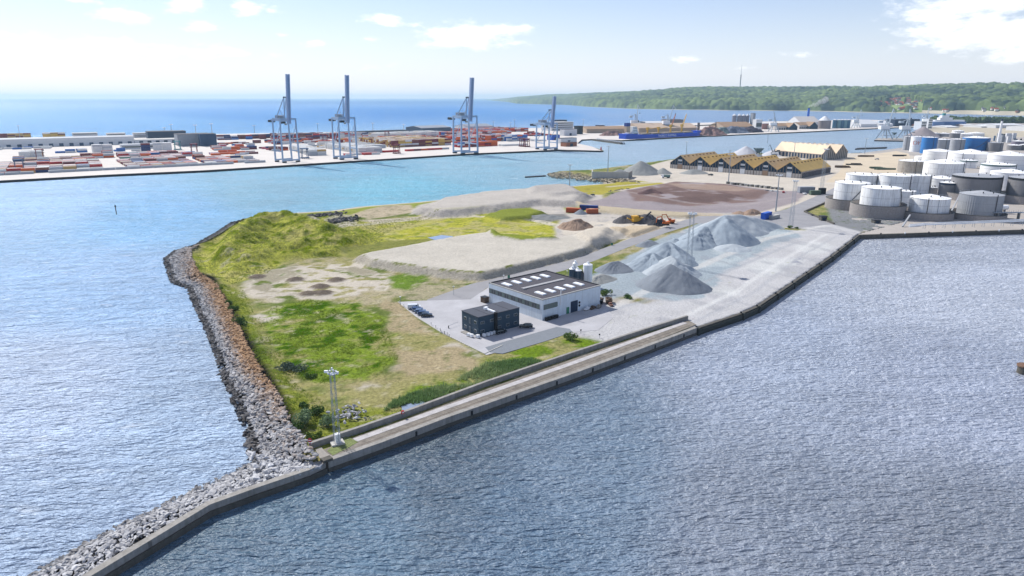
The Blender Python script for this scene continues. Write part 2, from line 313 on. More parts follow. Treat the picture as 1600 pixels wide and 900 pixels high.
    fac = M('MINIMUM', M('ADD', M('MULTIPLY', fr.outputs[0], 1.9, tree=t), .03, tree=t), M('SUBTRACT', .80, M('MULTIPLY', sw, .58, tree=t), tree=t), tree=t)
    fac = M('MULTIPLY', fac, M('ADD', .55, M('MULTIPLY', nz_(.11, 6, (1, 2.8), R(5), .7), .9, tree=t), tree=t), tree=t)
    ms = t.nodes.new('ShaderNodeMixShader'); t.links.new(fac, ms.inputs[0]); t.links.new(df.outputs[0], ms.inputs[1]); t.links.new(gl.outputs[0], ms.inputs[2]); t.links.new(ms.outputs[0], out.inputs['Surface'])
    struct(grid_mesh('sea_water', X, Y, np.zeros_like(X), col, m))
sea()

# ------------------------------------------------------------------ PENINSULA TERRAIN
QUAY = [(513, 724), (598, 694), (700, 655), (900, 585), (1000, 548), (1090, 514), (1160, 491), (1185, 480), (1240, 443), (1300, 402), (1343, 368)]
WATER_W = [(387, 717), (383, 680), (360, 620), (345, 590), (335, 555), (317, 507), (303, 480), (293, 451), (266, 443), (255, 405), (272, 392), (299, 385), (322, 372), (345, 358), (362, 347), (400, 338)]
CREST = [(500, 722), (462, 672), (430, 610), (405, 575), (394, 555), (370, 507), (355, 475), (338, 445), (311, 427), (298, 402), (299, 391), (312, 384), (330, 372), (350, 358), (366, 349), (402, 341)]
BEACH = [(400, 338), (450, 333), (520, 329), (560, 323), (650, 316), (720, 309), (760, 301), (830, 294), (890, 291), (943, 287), (940, 283)]
NORTH = [(958, 283), (900, 279), (853, 273), (876, 267), (925, 265), (965, 260), (1046, 249), (1180, 236), (1330, 236)]
EAST = [(1450, 236), (1450, 300), (1420, 345), (1345, 365)]
S22 = lambda l: pp(l, 2.2)
T = pp(WATER_W, 0)+pp(BEACH, 0)+pp(NORTH[:3], 0)+S22(NORTH[3:])+S22(EAST)+[p+Vector((-.5, .8, 0)) for p in S22(QUAY[::-1])]
soft = [pp(WATER_W, 0), pp(BEACH+NORTH[:3], 0)]
xs = np.arange(-190, 560, 1.15); ys = [128.]
while ys[-1] < 1010: ys.append(ys[-1]+.75+(ys[-1]-128)*.0028)
X, Y = np.meshgrid(xs, np.array(ys))
ins = inside(X, Y, T); dq = segd(X, Y, T, True)
dW = segd(X, Y, soft[0], False); dB = segd(X, Y, soft[1], False)
base_h = 2.2
Z = np.where(ins, np.minimum(base_h, np.minimum(.1*dB, .3*dW-.5)), np.where(dW < dq+.5, -.5-.5*dW, np.where(dB < dq+.5, -.12*dB, -4.)))
crest = np.exp(-((dW-11.5)/3.5)**2)*1.3*(dB > 30); Z = Z+np.where(ins, crest, 0)
jx = (fbm(X, Y, 14, 4, 3)-.5); jy = (fbm(X, Y, 14, 4, 9)-.5)
warp = lambda k: (X+jx*k, Y+jy*k)
COL = np.zeros(X.shape+(4,)); ndet = fbm(X, Y, 5, 4, 21); nbig = fbm(X, Y, 45, 4, 33); nmid = fbm(X, Y, 18, 4, 44)
def paint(col, mask, alpha=None):
    c = np.array(lin(*col)); m = np.clip(mask, 0, 1)[..., None]; COL[..., :3] = COL[..., :3]*(1-m)+c*m
    if alpha is not None: COL[..., 3] = COL[..., 3]*(1-m[..., 0])+alpha*m[..., 0]
def reg(l, z=2.2, k=9, soft_=2.0, off=0, ng=0.):
    x, y = warp(k); return sst(sd(x, y, pp(l, z))+off+(ndet-.5)*ng, -soft_, soft_)
paint((172, 166, 112), np.ones(X.shape), 1.0)                       # dry olive-straw ground
paint((120, 134, 72), sst(nmid, .42, .6)); paint((196, 184, 156), sst(nbig*.6+ndet*.4, .56, .66)*.8)
# pale bare sand and dusty ground, green meadow, dunes, field
meadow = [(398, 500), (430, 478), (480, 468), (560, 474), (600, 500), (622, 560), (590, 590), (500, 600), (430, 585), (402, 540)]
edge_green = [(300, 400), (312, 427), (340, 447), (380, 450), (390, 470), (400, 500), (450, 590), (520, 640), (640, 640), (640, 660), (520, 700), (490, 705), (462, 672), (394, 555), (355, 475), (320, 430), (298, 402)]
paint((148, 156, 66), reg(edge_green, ng=8)); paint((136, 158, 58), reg(meadow, k=14, ng=10)*sst(nmid*.5+ndet*.5, .33, .46), 1.2)
paint((70, 108, 14), reg(meadow, k=14, ng=10)*sst(fbm(X, Y, 6, 3, 77), .55, .62), 1.2)
dunes = [(303, 400), (318, 385), (345, 358), (366, 345), (400, 338), (450, 334), (520, 331), (560, 345), (600, 345), (690, 336), (600, 366), (597, 378), (560, 385), (530, 392), (527, 402), (440, 408), (425, 425), (360, 445), (312, 430)]
paint((184, 186, 84), reg(dunes), 1.2); paint((196, 190, 112), reg(dunes)*sst(nmid, .48, .6)); paint((124, 140, 30), reg(dunes)*sst(ndet, .52, .62))
field = [(555, 350), (600, 345), (650, 338), (760, 330), (830, 330), (880, 338), (870, 352), (862, 377), (800, 372), (766, 362), (731, 366), (669, 377), (600, 394), (560, 398), (530, 400), (560, 385), (597, 378), (600, 366)]
paint((194, 192, 80), reg(field, k=12, ng=9), 1.0); paint((214, 204, 150), reg(field, k=12, ng=9)*sst(fbm(X, Y, 8, 4, 151), .58, .68)*.7); paint((150, 162, 56), reg(field, k=12, ng=9)*sst(fbm(X, Y, 5, 4, 152), .58, .68)*.7); paint((196, 188, 122), reg(field)*sst(nmid, .56, .66)); paint((150, 152, 84), reg([(530, 392), (597, 378), (690, 372), (600, 396), (540, 404)]))
paint((160, 168, 82), reg([(440, 334), (560, 321), (660, 314), (700, 313), (640, 330), (560, 340), (480, 340)]))
sandA = [(385, 443), (405, 428), (440, 418), (540, 409), (600, 420), (625, 436), (600, 452), (560, 458), (500, 466), (430, 472), (392, 462)]
paint((222, 212, 196), reg(sandA, ng=8)*sst(ndet, .36, .46), .5); paint((180, 172, 150), reg(sandA)*sst(nmid*.5+ndet*.5, .53, .6)); paint((120, 148, 60), reg([(608, 432), (655, 424), (674, 437), (640, 453), (612, 450)], k=6), 1.1)
for l in ([(396, 494), (415, 488), (442, 486), (438, 497), (405, 504)], [(612, 572), (640, 568), (668, 574), (650, 582), (620, 580)], [(560, 600), (580, 598), (590, 606), (565, 610)], [(690, 540), (720, 535), (760, 555), (740, 575), (715, 565)], [(470, 460), (500, 455), (540, 462), (500, 468)], [(788, 575), (830, 565), (850, 570), (800, 590)], [(900, 545), (930, 532), (950, 533), (940, 545), (905, 552)]):
    paint((218, 208, 194), reg(l, k=7, ng=3)*sst(ndet, .4, .5), .5)
paint((188, 172, 138), reg([(600, 470), (640, 480), (700, 530), (760, 560), (740, 590), (640, 610), (610, 560)], ng=9)*sst(nmid, .36, .5))
paint((120, 146, 44), reg([(640, 600), (700, 592), (780, 555), (880, 530), (940, 524), (948, 533), (850, 565), (760, 600), (700, 622), (640, 628)], ng=6)*sst(ndet, .38, .5), 1.2)
paint((200, 192, 174), reg([(475, 350), (500, 345), (525, 335), (548, 336), (560, 350), (530, 357), (490, 357)], k=3)); paint((214, 202, 184), reg([(560, 345), (690, 336), (730, 338), (650, 343), (590, 349)], k=3))
paint((205, 190, 164), reg([(548, 336), (570, 328), (600, 321), (640, 320), (655, 330), (620, 336), (580, 342)], k=4))
sandN = [(640, 335), (655, 320), (720, 308), (800, 296), (890, 292), (935, 300), (945, 312), (1000, 330), (1130, 332), (1190, 332), (1186, 345), (1100, 345), (1000, 372), (955, 382), (940, 390), (850, 405), (862, 377), (870, 352), (880, 340), (830, 330), (760, 330), (700, 335)]
paint((216, 208, 198), reg(sandN, k=5), .45); paint((232, 222, 206), reg([(870, 352), (930, 345), (1000, 345), (1090, 342), (1000, 372), (955, 384), (930, 362), (880, 368)], k=6))
paint((166, 172, 92), reg([(758, 337), (790, 327), (830, 325), (845, 330), (820, 338), (775, 341)], k=4)*1., 1.); paint((178, 180, 100), reg([(880, 325), (915, 322), (920, 330), (885, 334)], k=3))
paint((150, 148, 145), reg([(815, 345), (830, 336), (880, 334), (895, 340), (860, 347)], k=4))
# northern ground: yellow grass, maroon ore yard, pale warehouse yard
paint((228, 218, 204), reg([(930, 285), (1000, 262), (1047, 250), (1330, 236), (1440, 236), (1440, 290), (1340, 300), (1290, 305), (1200, 335), (1130, 330), (960, 300)], k=3), .3)
paint((186, 176, 84), reg([(892, 291), (935, 285), (985, 281), (1035, 286), (1035, 291), (985, 297), (940, 306), (900, 302)], k=4), .8)
ore = [(912, 316), (935, 312), (985, 299), (1060, 286), (1140, 288), (1215, 298), (1265, 299), (1245, 315), (1190, 331), (1130, 333), (1040, 331), (940, 325)]
paint((176, 166, 168), reg(ore, k=3), .5); paint((150, 128, 122), reg([(980, 302), (1060, 286), (1130, 289), (1205, 298), (1180, 315), (1080, 322), (990, 316)], k=8)*sst(nmid, .3, .5)); paint((132, 112, 108), reg([(1010, 300), (1060, 296), (1160, 308), (1120, 318), (1040, 316)], k=8)*sst(nmid, .4, .5))
paint((190, 168, 152), reg([(1040, 290), (1110, 292), (1190, 298), (1150, 303), (1070, 299)], k=5)*.7)
paint((212, 198, 178), reg([(925, 322), (1000, 329), (1130, 334), (1130, 340), (1000, 336), (930, 330)], k=2))
# dusty concrete quay yard and blue-grey stone dust
yard = [(940, 478), (1000, 450), (1100, 430), (1250, 350), (1345, 365), (1300, 403), (1240, 444), (1185, 481), (1090, 515), (1040, 505), (955, 535), (870, 505)]
yardall = [(925, 470), (930, 440), (1000, 390), (1100, 345), (1190, 345), (1345, 350)]+yard[4:]
paint((208, 206, 208), reg([(860, 470), (960, 470), (1010, 500), (960, 536), (880, 522)], k=3), .5); paint((214, 213, 214), reg(yardall, k=2, soft_=1), .3)
paint((178, 190, 198), reg([(925, 450), (930, 432), (985, 395), (1100, 346), (1180, 345), (1235, 360), (1245, 368), (1160, 405), (1130, 432), (1100, 462), (1030, 470), (960, 470)], k=10, ng=5), .5)
paint((200, 210, 214), reg([(1150, 360), (1235, 362), (1190, 385), (1120, 425), (1080, 420)], k=8)*sst(nmid, .35, .55)); paint((226, 227, 226), reg([(1060, 470), (1200, 395), (1280, 370), (1300, 385), (1180, 440), (1070, 500)], k=8)*sst(nmid, .42, .6))
xq, yq = warp(3)
paint((166, 168, 176), sst(fbm(X*.35+Y*.2, Y*.1-X*.15, 3.5, 3, 88), .6, .68)*reg(yardall, k=2)*.35)
paint((176, 178, 188), sst(fbm(X, Y, 4, 3, 99), .5, .56)*reg([(1228, 412), (1245, 403), (1270, 400), (1262, 408), (1240, 415)], k=4))
paint((190, 182, 170), reg([(945, 470), (985, 462), (1030, 470), (1010, 474), (960, 474)], k=5)); paint((140, 140, 90), reg([(968, 465), (985, 464), (1018, 471), (1005, 474)], k=5), 1)
paint((150, 152, 155), reg([(1290, 320), (1345, 300), (1450, 300), (1450, 350), (1345, 362), (1300, 350)], k=2))
for l in ([(1039, 368), (1089, 350), (1092, 347), (1039, 364)], [(1186, 346), (1200, 347), (1228, 333), (1224, 331), (1205, 342)], [(1218, 355), (1260, 358), (1258, 361), (1216, 358)], [(1232, 331), (1290, 305), (1288, 303), (1228, 329)], [(955, 378), (982, 372), (915, 405), (905, 406)]):
    paint((150, 146, 96), reg(l, k=1.5, soft_=.8), 1)
# tyre tracks, worn lines and slab joints
def line(pts, wd, col, a_=.6, k=1.5):
    x, y = warp(k); d = segd(x, y, pp(pts), False); paint(col, sst(wd-d, -.6, .6)*a_)
for pts, wd, col, a_ in (([(870, 505), (960, 480), (1040, 440), (1130, 400), (1200, 372), (1290, 352)], 2.2, (232, 230, 226), .6), ([(900, 500), (1010, 470), (1090, 445), (1180, 405), (1240, 380)], 1.2, (186, 190, 196), .5), ([(1060, 498), (1150, 455), (1225, 405), (1290, 366)], 1.2, (238, 238, 236), .7), ([(1080, 505), (1180, 455), (1250, 400), (1320, 362)], .9, (190, 192, 198), .5),
        ([(480, 352), (560, 352), (650, 343), (740, 338), (830, 342)], 3.2, (222, 212, 192), .8), ([(840, 345), (870, 352), (905, 362), (960, 352)], 4, (236, 226, 210), .8), ([(565, 400), (640, 385), (720, 378), (800, 388), (900, 375)], 1.5, (206, 200, 190), .6), ([(640, 400), (720, 408), (800, 405), (880, 386)], 1.3, (204, 198, 188), .6),
        ([(640, 590), (560, 600), (500, 625), (470, 660)], 2.0, (184, 172, 128), .5), ([(400, 500), (430, 560), (470, 610), (520, 640)], 1.6, (176, 164, 118), .5), ([(960, 300), (1050, 316), (1150, 322), (1240, 308)], 2.5, (190, 180, 178), .5), ([(1000, 325), (1090, 328), (1180, 326)], 2.5, (168, 158, 162), .6), ([(1000, 285), (1100, 282), (1240, 292), (1330, 282)], 4, (236, 228, 214), .7), ([(950, 292), (1040, 284), (1060, 276)], 3, (224, 214, 198), .7)):
    line(pts, wd, col, a_)
paint((190, 188, 186), sst(fbm(X, Y, 7, 4, 131), .6, .7)*reg(sandN, k=4)*.6); paint((120, 118, 112), sst(fbm(X, Y, 2.6, 3, 133), .74, .8)*reg(sandN, k=4)*.5)
paint((128, 120, 98), sst(fbm(X, Y, 3, 4, 141), .66, .74)*(Y < 420)*reg(edge_green, k=4)*.5); paint((92, 112, 52), sst(fbm(X, Y, 2.5, 3, 143), .6, .7)*.5*(COL[..., 3] > .9)); paint((206, 196, 168), sst(fbm(X, Y, 3.5, 4, 145), .66, .72)*.55*(COL[..., 3] > .9)*(Y < 330))
# relief
def plateau(l, h, slope, z=None, k=3, rough=.5):
    global Z
    x, y = warp(k); d = sd(x, y, pp(l, 2.2+h if z is None else z)); m = sst(d, -slope, .5); gul = (fbm(X*.6+Y*.8, (X*.8-Y*.6)*.25, 2.4, 3, 5)-.5)*rough*m*(1-m)*4
    Z = Z+np.where(ins, m*h+gul+m*(ndet-.5)*.25, 0); return m
sandtop = [(566, 397), (587, 404), (653, 414), (700, 420), (747, 424), (794, 414), (856, 400), (905, 388), (935, 372), (950, 360), (897, 366), (862, 374), (816, 376), (769, 370), (764, 362), (731, 366), (669, 377)]
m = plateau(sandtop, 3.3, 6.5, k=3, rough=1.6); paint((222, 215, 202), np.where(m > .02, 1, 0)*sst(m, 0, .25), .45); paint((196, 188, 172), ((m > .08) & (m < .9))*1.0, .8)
mg = ((m > .86) & (m < .985) & (Y < 330) & (X < 0)); paint((140, 146, 88), mg*sst(ndet, .45, .55), 1)
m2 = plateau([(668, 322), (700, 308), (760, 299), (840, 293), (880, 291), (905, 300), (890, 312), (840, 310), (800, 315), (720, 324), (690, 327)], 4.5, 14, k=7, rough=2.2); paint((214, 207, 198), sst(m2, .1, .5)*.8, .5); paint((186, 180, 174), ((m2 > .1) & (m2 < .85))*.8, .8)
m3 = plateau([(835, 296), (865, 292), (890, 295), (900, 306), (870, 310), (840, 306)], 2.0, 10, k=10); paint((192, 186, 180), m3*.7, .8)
m4 = plateau([(905, 318), (1000, 327), (1080, 332), (1120, 334), (1080, 337), (1000, 334), (925, 327)], 2.0, 4, k=2, rough=1); paint((210, 196, 170), sst(m4, .1, .4), .6)
m5 = plateau([(960, 300), (1060, 284), (1120, 287), (1185, 298), (1110, 305), (1020, 312)], 2.2, 22, k=6)
mb1 = plateau([(765, 333), (785, 327), (815, 325), (845, 329), (825, 336), (790, 338)], 3, 6, k=4); paint((146, 156, 70), sst(mb1+(ndet-.5)*.8, .2, .5), 1.1)
mb2 = plateau([(770, 364), (810, 366), (858, 372), (862, 376), (815, 377), (780, 373)], 2.2, 5, k=3); paint((146, 158, 66), sst(mb2+(ndet-.5)*.9, .25, .55), 1.1)
mb3 = plateau([(905, 372), (930, 362), (952, 358), (975, 360), (955, 372), (925, 382)], 2.2, 4, k=3, rough=1); paint((226, 216, 200), sst(mb3, .1, .4), .5)
mb4 = plateau([(955, 360), (985, 352), (1040, 352), (1033, 358), (1000, 367)], 2.0, 3, k=2, rough=1); paint((222, 204, 176), sst(mb4, .1, .4), .6)
# dunes: ridges running left to right
dm = sst(sd(X, Y, pp([(312, 402), (325, 385), (350, 357), (372, 345), (400, 339), (470, 337), (520, 345), (585, 365), (597, 372), (560, 384), (525, 400), (440, 404), (420, 418), (350, 432), (316, 420)], 4)), 0, 16)
def ridge(l, h, wd, z=5):
    x, y = warp(7); d = segd(x, y, pp(l, z), False); return h*np.exp(-(d/wd)**2)
rz_ = ridge([(345, 395), (400, 400), (450, 398), (500, 392), (525, 388)], 5.0, 9)+ridge([(430, 385), (500, 378), (560, 368), (590, 362)], 4.2, 9)+ridge([(350, 372), (395, 345), (440, 342), (500, 352)], 6.0, 15)+ridge([(330, 398), (345, 375), (360, 360)], 3.5, 12)+ridge([(318, 412), (360, 415), (420, 408)], 2.5, 12)
Z = Z+np.where(ins, dm*(rz_+(nmid-.5)*4+(ndet-.5)*2.6+abs(fbm(X, Y, 7, 3, 66)-.5)*-6+1.4), 0)
veg = np.clip(COL[..., 3]-.6, 0, 1); Z = Z+np.where(ins & (Z > 1.5), (ndet-.5)*.7*veg+(nmid-.5)*.9*veg, 0)
for px, py in ((402, 433), (462, 437), (500, 448), (481, 459), (505, 458), (526, 438)):
    p = at(px, py); d = np.hypot(X-p.x, Y-p.y)+(ndet-.5)*2; Z = Z+np.clip(1-d/4.5, 0, 1)*1.6; paint((136, 124, 112), sst(4.6-d, 0, 1), .8)
# shore strip colours
paint((34, 32, 32), (dW < 13)*ins*sst(13-dW, 0, 2)*(dB > 14), .8); paint((214, 205, 186), sst(12-dB+(ndet-.5)*8, 0, 3)*(dW > 14), .4)
flat = np.zeros(X.shape)                                            # keep the ground even under the paved sheets
road1 = [(655, 485), (668, 468), (735, 444), (794, 429.5), (887, 407), (914, 398), (957, 383), (1000, 367), (1060, 347), (1090, 337), (1185, 338), (1228, 327), (1290, 300), (1330, 280), (1352, 284), (1293, 313), (1257, 331), (1302, 350), (1250, 356), (1220, 354), (1190, 350), (1088, 349), (1040, 364), (985, 385), (925, 409), (880, 423), (760, 450), (735, 470), (690, 480)]
park = [(622, 472), (660, 470), (735, 468), (765, 448), (855, 440), (945, 470), (950, 482), (958, 497), (935, 516), (885, 520), (760, 555), (755, 552), (690, 520), (650, 495)]
for l in (road1, park): flat = np.maximum(flat, sst(sd(X, Y, S22(l)), -2, 1))
Z = np.where(ins & (flat > 0), np.minimum(Z, Z*(1-flat)+2.2*flat), Z)
paved_q = sst(segd(X, Y, S22(QUAY), False), 26, 18)*ins; Z = Z*(1-paved_q)+np.minimum(Z, 2.2)*paved_q
# ponds are hollows
ponds = {'pond_small': [(668, 371), (690, 367), (708, 369), (706, 374), (680, 375)], 'pond_by_wall': [(627, 632), (640, 630), (655, 625), (664, 626), (662, 636), (640, 641), (628, 640)], 'pond_wet': [(790, 582), (815, 574), (835, 568), (838, 573), (800, 588)]}
for k_, l in ponds.items(): q = sd(X, Y, S22(l)); Z = np.where(q > -1.5, np.minimum(Z, 2.2-np.clip(q+.6, 0, 1)*.5+np.clip(-q, 0, 1.5)*.2), Z)
soil = attr_mat('ground_soil_and_grass', spec=.0, var=.34, scale=1.0, scale2=.07, bump=.5, bscale=.8)
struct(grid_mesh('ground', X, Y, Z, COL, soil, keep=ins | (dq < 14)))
def ground_z(x, y):
    i = int(np.clip(np.searchsorted(ys, y), 0, len(ys)-1)); j = int(np.clip((x+190)/1.15, 0, len(xs)-1)); return float(Z[i, j])

def sheet(name, poly, z, material, label=None):
    b = MB(); b.prism([(p[0], p[1]) for p in poly], z-.05, z); return struct(b.build(name, material))
pondm = mat('pond_water', (.22, .27, .36), .08, .1, .2, spec=.8)
for k_, l in ponds.items(): sheet('pond', S22(l), 2.13, pondm)
asphalt = mat('road_asphalt', lin(172, 171, 174), .9, .16, .12, bump=.02); paver = mat('yard_pavers', lin(204, 203, 207), .9, .22, .12)
graveld = mat('grey_gravel', lin(146, 152, 160), .95, .12, .8, bump=.06, bscale=4)
sheet('road', S22(road1), 2.235, asphalt)
sheet('parking_yard', S22(park), 2.26, paver)
sheet('gravel_strip', S22([(758, 543), (788, 534), (870, 511), (890, 514), (895, 519), (850, 534), (785, 553), (766, 551)]), 2.275, graveld)
b = MB()
def strip(b, pts, wd, z0, z1, m=0, zf=None):                         # a kerb or wall along a line of points
    for i in range(len(pts)-1):
        a, c = Vector(pts[i][:2]), Vector(pts[i+1][:2]); d = (c-a).normalized(); n = Vector((-d.y, d.x))*wd/2; e = d*(wd*.25)
        b.prism([a-n-(e if i else e*0), c-n+e, c+n+e, a+n-(e if i else e*0)], z0+.001*i, z1+.002*i, m)
kb = MB(); strip(kb, S22([(622, 472), (650, 495), (690, 520), (757, 553), (785, 540)]), .3, 2.1, 2.42); struct(kb.build('kerb', pale_conc))

# ------------------------------------------------------------------ QUAYS OF THE PENINSULA
def wallthing(name, label, pts, wd, z0, z1, material, cat='wall', parts=()):
    o = thing(name, label, cat, (pts[0][0], pts[0][1], 0)); q = [(p[0]-pts[0][0], p[1]-pts[0][1]) for p in pts]
    m_ = MB(); strip(m_, q, wd, z0, z1); m_.build('body' if cat != 'wall' else 'wall_body', material, o); return o, q
qn = [p for p in S22(QUAY[:6])]
def offset(pts, d):
    out = []
    for i, p in enumerate(pts):
        a = pts[max(i-1, 0)]; c = pts[min(i+1, len(pts)-1)]; t_ = Vector((c[0]-a[0], c[1]-a[1])).normalized(); out.append(Vector((p[0]-t_.y*d, p[1]+t_.x*d, 0)))
    return out
oq, q = wallthing('quay_wall', 'long old concrete quay wall with stained face below the rail strip', offset(qn, .7), 1.4, -4, 2.75, concrete)
cp = MB(); [cp.box((q[0][0], q[0][1], 2.9), (2.2, 1.6, .6), .7)]; strip(cp, [(a[0]+.02, a[1]-.02) for a in [(p.x-offset(qn, .7)[0].x, p.y-offset(qn, .7)[0].y) for p in offset(qn, -.08)]], .16, -4, 1.0); cp.build('waterline_stain', conc_dark, oq)
fd = MB()
for i in range(len(q)-1):
    a, c = Vector(q[i]), Vector(q[i+1]); n_ = int((c-a).length/14)
    for k in range(n_): p = a.lerp(c, (k+.5)/max(n_, 1)); fd.box((p.x+.35, p.y-.62, .9), (.5, .35, 2.6), math.atan2((c-a).y, (c-a).x))
fd.build('fender', black, oq)
inner = S22([(484, 701), (560, 676), (640, 648), (760, 603), (900, 555), (1000, 522), (1073, 499)])
wallthing('parapet_wall', 'low inner concrete parapet wall between the meadow and the rail strip', inner, .9, 1.6, 3.7, concrete)
strip_ = [(495, 708), (560, 682), (640, 654), (760, 609), (900, 560), (1000, 526), (1075, 501), (1088, 508), (1000, 543), (900, 580), (700, 650), (598, 690), (520, 716)]
railbed = mat('rail_strip_rubble', lin(148, 140, 130), .95, .6, .6, bump=.12, bscale=2)
sheet('quay_apron', S22(strip_), 2.42, railbed)
rb = MB(); mid = S22([(560, 693), (700, 642), (900, 571), (1000, 534), (1075, 507)])
for o_ in (-1.3,): strip(rb, offset(mid, o_), .10, 2.42, 2.45)
struct(rb.build('rail_track', mat('rust_rail', lin(134, 122, 112), .9, .3, 1)))
pb = MB(); strip(pb, offset(mid, 1.6), 1.9, 2.4, 2.46); struct(pb.build('concrete_path', mat('old_concrete_strip', lin(212, 208, 208), .9, .35, .5)))
nearpad = mat('broken_concrete_pad', lin(178, 172, 164), .9, .2, 1.2)
sheet('concrete_pad', S22([(493, 704), (502, 700), (510, 709), (521, 715), (509, 722), (500, 718)]), 2.47, nearpad)
sheet('grass_verge', S22([(511, 706), (537, 684), (548, 686), (560, 692), (541, 703), (520, 713)]), 2.46, mat('verge_grass', (.16, .19, .07), .95, .5, 1.5, bump=.3, bscale=3))
# the main working quay: dark timber and rubber fender piles on a concrete capping
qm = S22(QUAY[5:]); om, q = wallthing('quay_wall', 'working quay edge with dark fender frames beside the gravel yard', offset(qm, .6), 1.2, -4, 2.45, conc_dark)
fb = MB(); bo = MB()
for i in range(len(q)-1):
    a, c = Vector(q[i]), Vector(q[i+1]); ang = math.atan2((c-a).y, (c-a).x); n_ = max(1, int((c-a).length/17)); nn = Vector(((c-a).y, -(c-a).x)).normalized()
    for k in range(n_):
        p = a.lerp(c, (k+.5)/n_)+nn*.95; fb.box((p.x, p.y, 1.0), ((c-a).length/n_-1.6, .5, 2.0), ang)
        p = a.lerp(c, k/n_)+nn*1.1; fb.box((p.x, p.y, .8), (.9, .9, 3.9), ang); p = a.lerp(c, k/n_); bo.cyl((p.x, p.y), 2.4, 3.1, .28, .4, 8)
fb.build('fender', mat('dark_timber', lin(70, 74, 70), .9, .35, .6), om); bo.build('bollard', dark, om)
qe = [at(1343, 368), at(1480, 363.5), at(1620, 359.5), at(1900, 352)]
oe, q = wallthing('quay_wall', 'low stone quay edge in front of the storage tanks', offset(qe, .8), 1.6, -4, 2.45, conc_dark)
# breakwater wall and core
bw = [(506, 723), (480, 735), (400, 762), (325, 789), (230, 846), (135, 903), (-20, 1000), (-200, 1120)]
bwp = pp(bw, 2.2)
ob, q = wallthing('breakwater_wall', 'concrete wall of the breakwater running to the bottom edge', bwp, 1.5, -4, 2.6, concrete)
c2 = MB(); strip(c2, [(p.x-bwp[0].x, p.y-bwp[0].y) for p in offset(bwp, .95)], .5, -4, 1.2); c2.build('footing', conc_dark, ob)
wl = pp([(387, 717), (330, 745), (269, 774), (210, 805), (150, 833), (90, 868), (31, 899), (-80, 958), (-200, 1030)], 0)
il = pp([(500, 722), (462, 738), (400, 759), (320, 787), (225, 843), (130, 900), (20, 968), (-60, 1020), (-200, 1110)], 2.2)
cb = MB(); vs = []
for a, c in zip(wl, il): vs += [(a.x-1.2, a.y+.9, -1.6), (a.x*.5+c.x*.5, a.y*.5+c.y*.5, .75), (c.x, c.y, 1.6)]
cb.add(vs, [(3*i+k, 3*i+3+k, 3*i+4+k, 3*i+1+k) for i in range(len(wl)-1) for k in (0, 1)]+[]); rockbase = mat('stone_fill', lin(36, 35, 36), .95, .3, 1)
struct(cb.build('stone_bank', rockbase))

# ------------------------------------------------------------------ BOULDERS
def rock_mesh(seed):
    r = random.Random(seed); bm = bmesh.new()
    for _ in range(15):
        v = Vector((r.gauss(0, 1), r.gauss(0, 1), r.gauss(0, 1))).normalized(); bm.verts.new((v.x*.74, v.y*.44, v.z*.30))
    bmesh.ops.convex_hull(bm, input=bm.verts); me = bpy.data.meshes.new('boulder'); loose = [v for v in bm.verts if not v.link_faces]; bmesh.ops.delete(bm, geom=loose, context='VERTS'); bm.to_mesh(me); bm.free(); return me
rocks = [rock_mesh(s) for s in range(14)]
def dens(pl, n):
    L_ = [0]
    for i in range(len(pl)-1): L_.append(L_[-1]+(Vector(pl[i+1])-Vector(pl[i])).length)
    return L_
def along(pl, s):
    i = min(int(s*(len(pl)-1)), len(pl)-2); return Vector(pl[i]).lerp(Vector(pl[i+1]), s*(len(pl)-1)-i)
items = []
def strew(wlp, crp, zt, tint, size):
    for i in range(len(wlp)-1):
        a0, a1, c0, c1 = wlp[i], wlp[i+1], crp[i], crp[i+1]
        ar = (((a1-a0).length+(c1-c0).length)/2)*(((c0-a0).length+(c1-a1).length)/2)
        for _ in range(int(ar*1.9/size**2)):
            s, t_ = random.random(), random.random()**.9; p = a0.lerp(a1, s).lerp(c0.lerp(c1, s), t_); z = zt(t_, p)
            items.append((p.x, p.y, z, size*random.choice((.6, .75, .9, 1, 1.2, 1.5))*random.uniform(.9, 1.15), tint(t_, s, p)))
GREY, RUST, PALE, WET = lin(164, 162, 162, .75), lin(184, 144, 100, .75), lin(216, 216, 218, .8), lin(66, 62, 62)
mixc = lambda a, b_, k: tuple(x*(1-k)+y*k for x, y in zip(a, b_))
def tint_w(t_, s, p):
    c = mixc(GREY, PALE, random.random()*.5); 
    if t_ < .22: c = mixc(WET, c, random.random()*.5)
    rk = (t_-.38)*2.2
    rk *= min(1, max(.12, (p.y-140)/55))
    rk *= min(1, max(.3, (345-p.y)/60))
    return mixc(c, mixc(RUST, (.4, .2, .06), random.random()*.35), max(0, min(.85, rk+random.uniform(-.25, .2))))
WW, CC = pp(WATER_W, 0), [Vector((p.x, p.y, 0)) for p in pp(CREST, 3.4)]
strew(WW[:12], CC[:12], lambda t_, p: -.35+t_*3.9+.45, tint_w, .98)
strew(WW[11:], CC[11:], lambda t_, p: -.2+t_*1.6, lambda t_, s, p: mixc(WET, GREY, t_*.8), 1.1)
strew([Vector((p.x, p.y, 0)) for p in wl], [Vector((p.x, p.y, 0)) for p in il], lambda t_, p: -.6+min(t_*1.45, 1)*2.2+.15, lambda t_, s, p: mixc(WET, mixc(GREY, PALE, random.uniform(.4, 1)), min(1, t_*3.6)*random.uniform(.75, 1)), .82)
strew([Vector((p.x, p.y, 0)) for p in (WW[0], il[2])], [Vector((p.x, p.y, 0)) for p in (CC[0], CC[0])], lambda t_, p: 2.2, lambda t_, s, p: mixc(GREY, PALE, random.uniform(.3, 1)), 1.0)
items.sort(key=lambda k: (k[0]**2+k[1]**2+78**2)/k[3]**2)
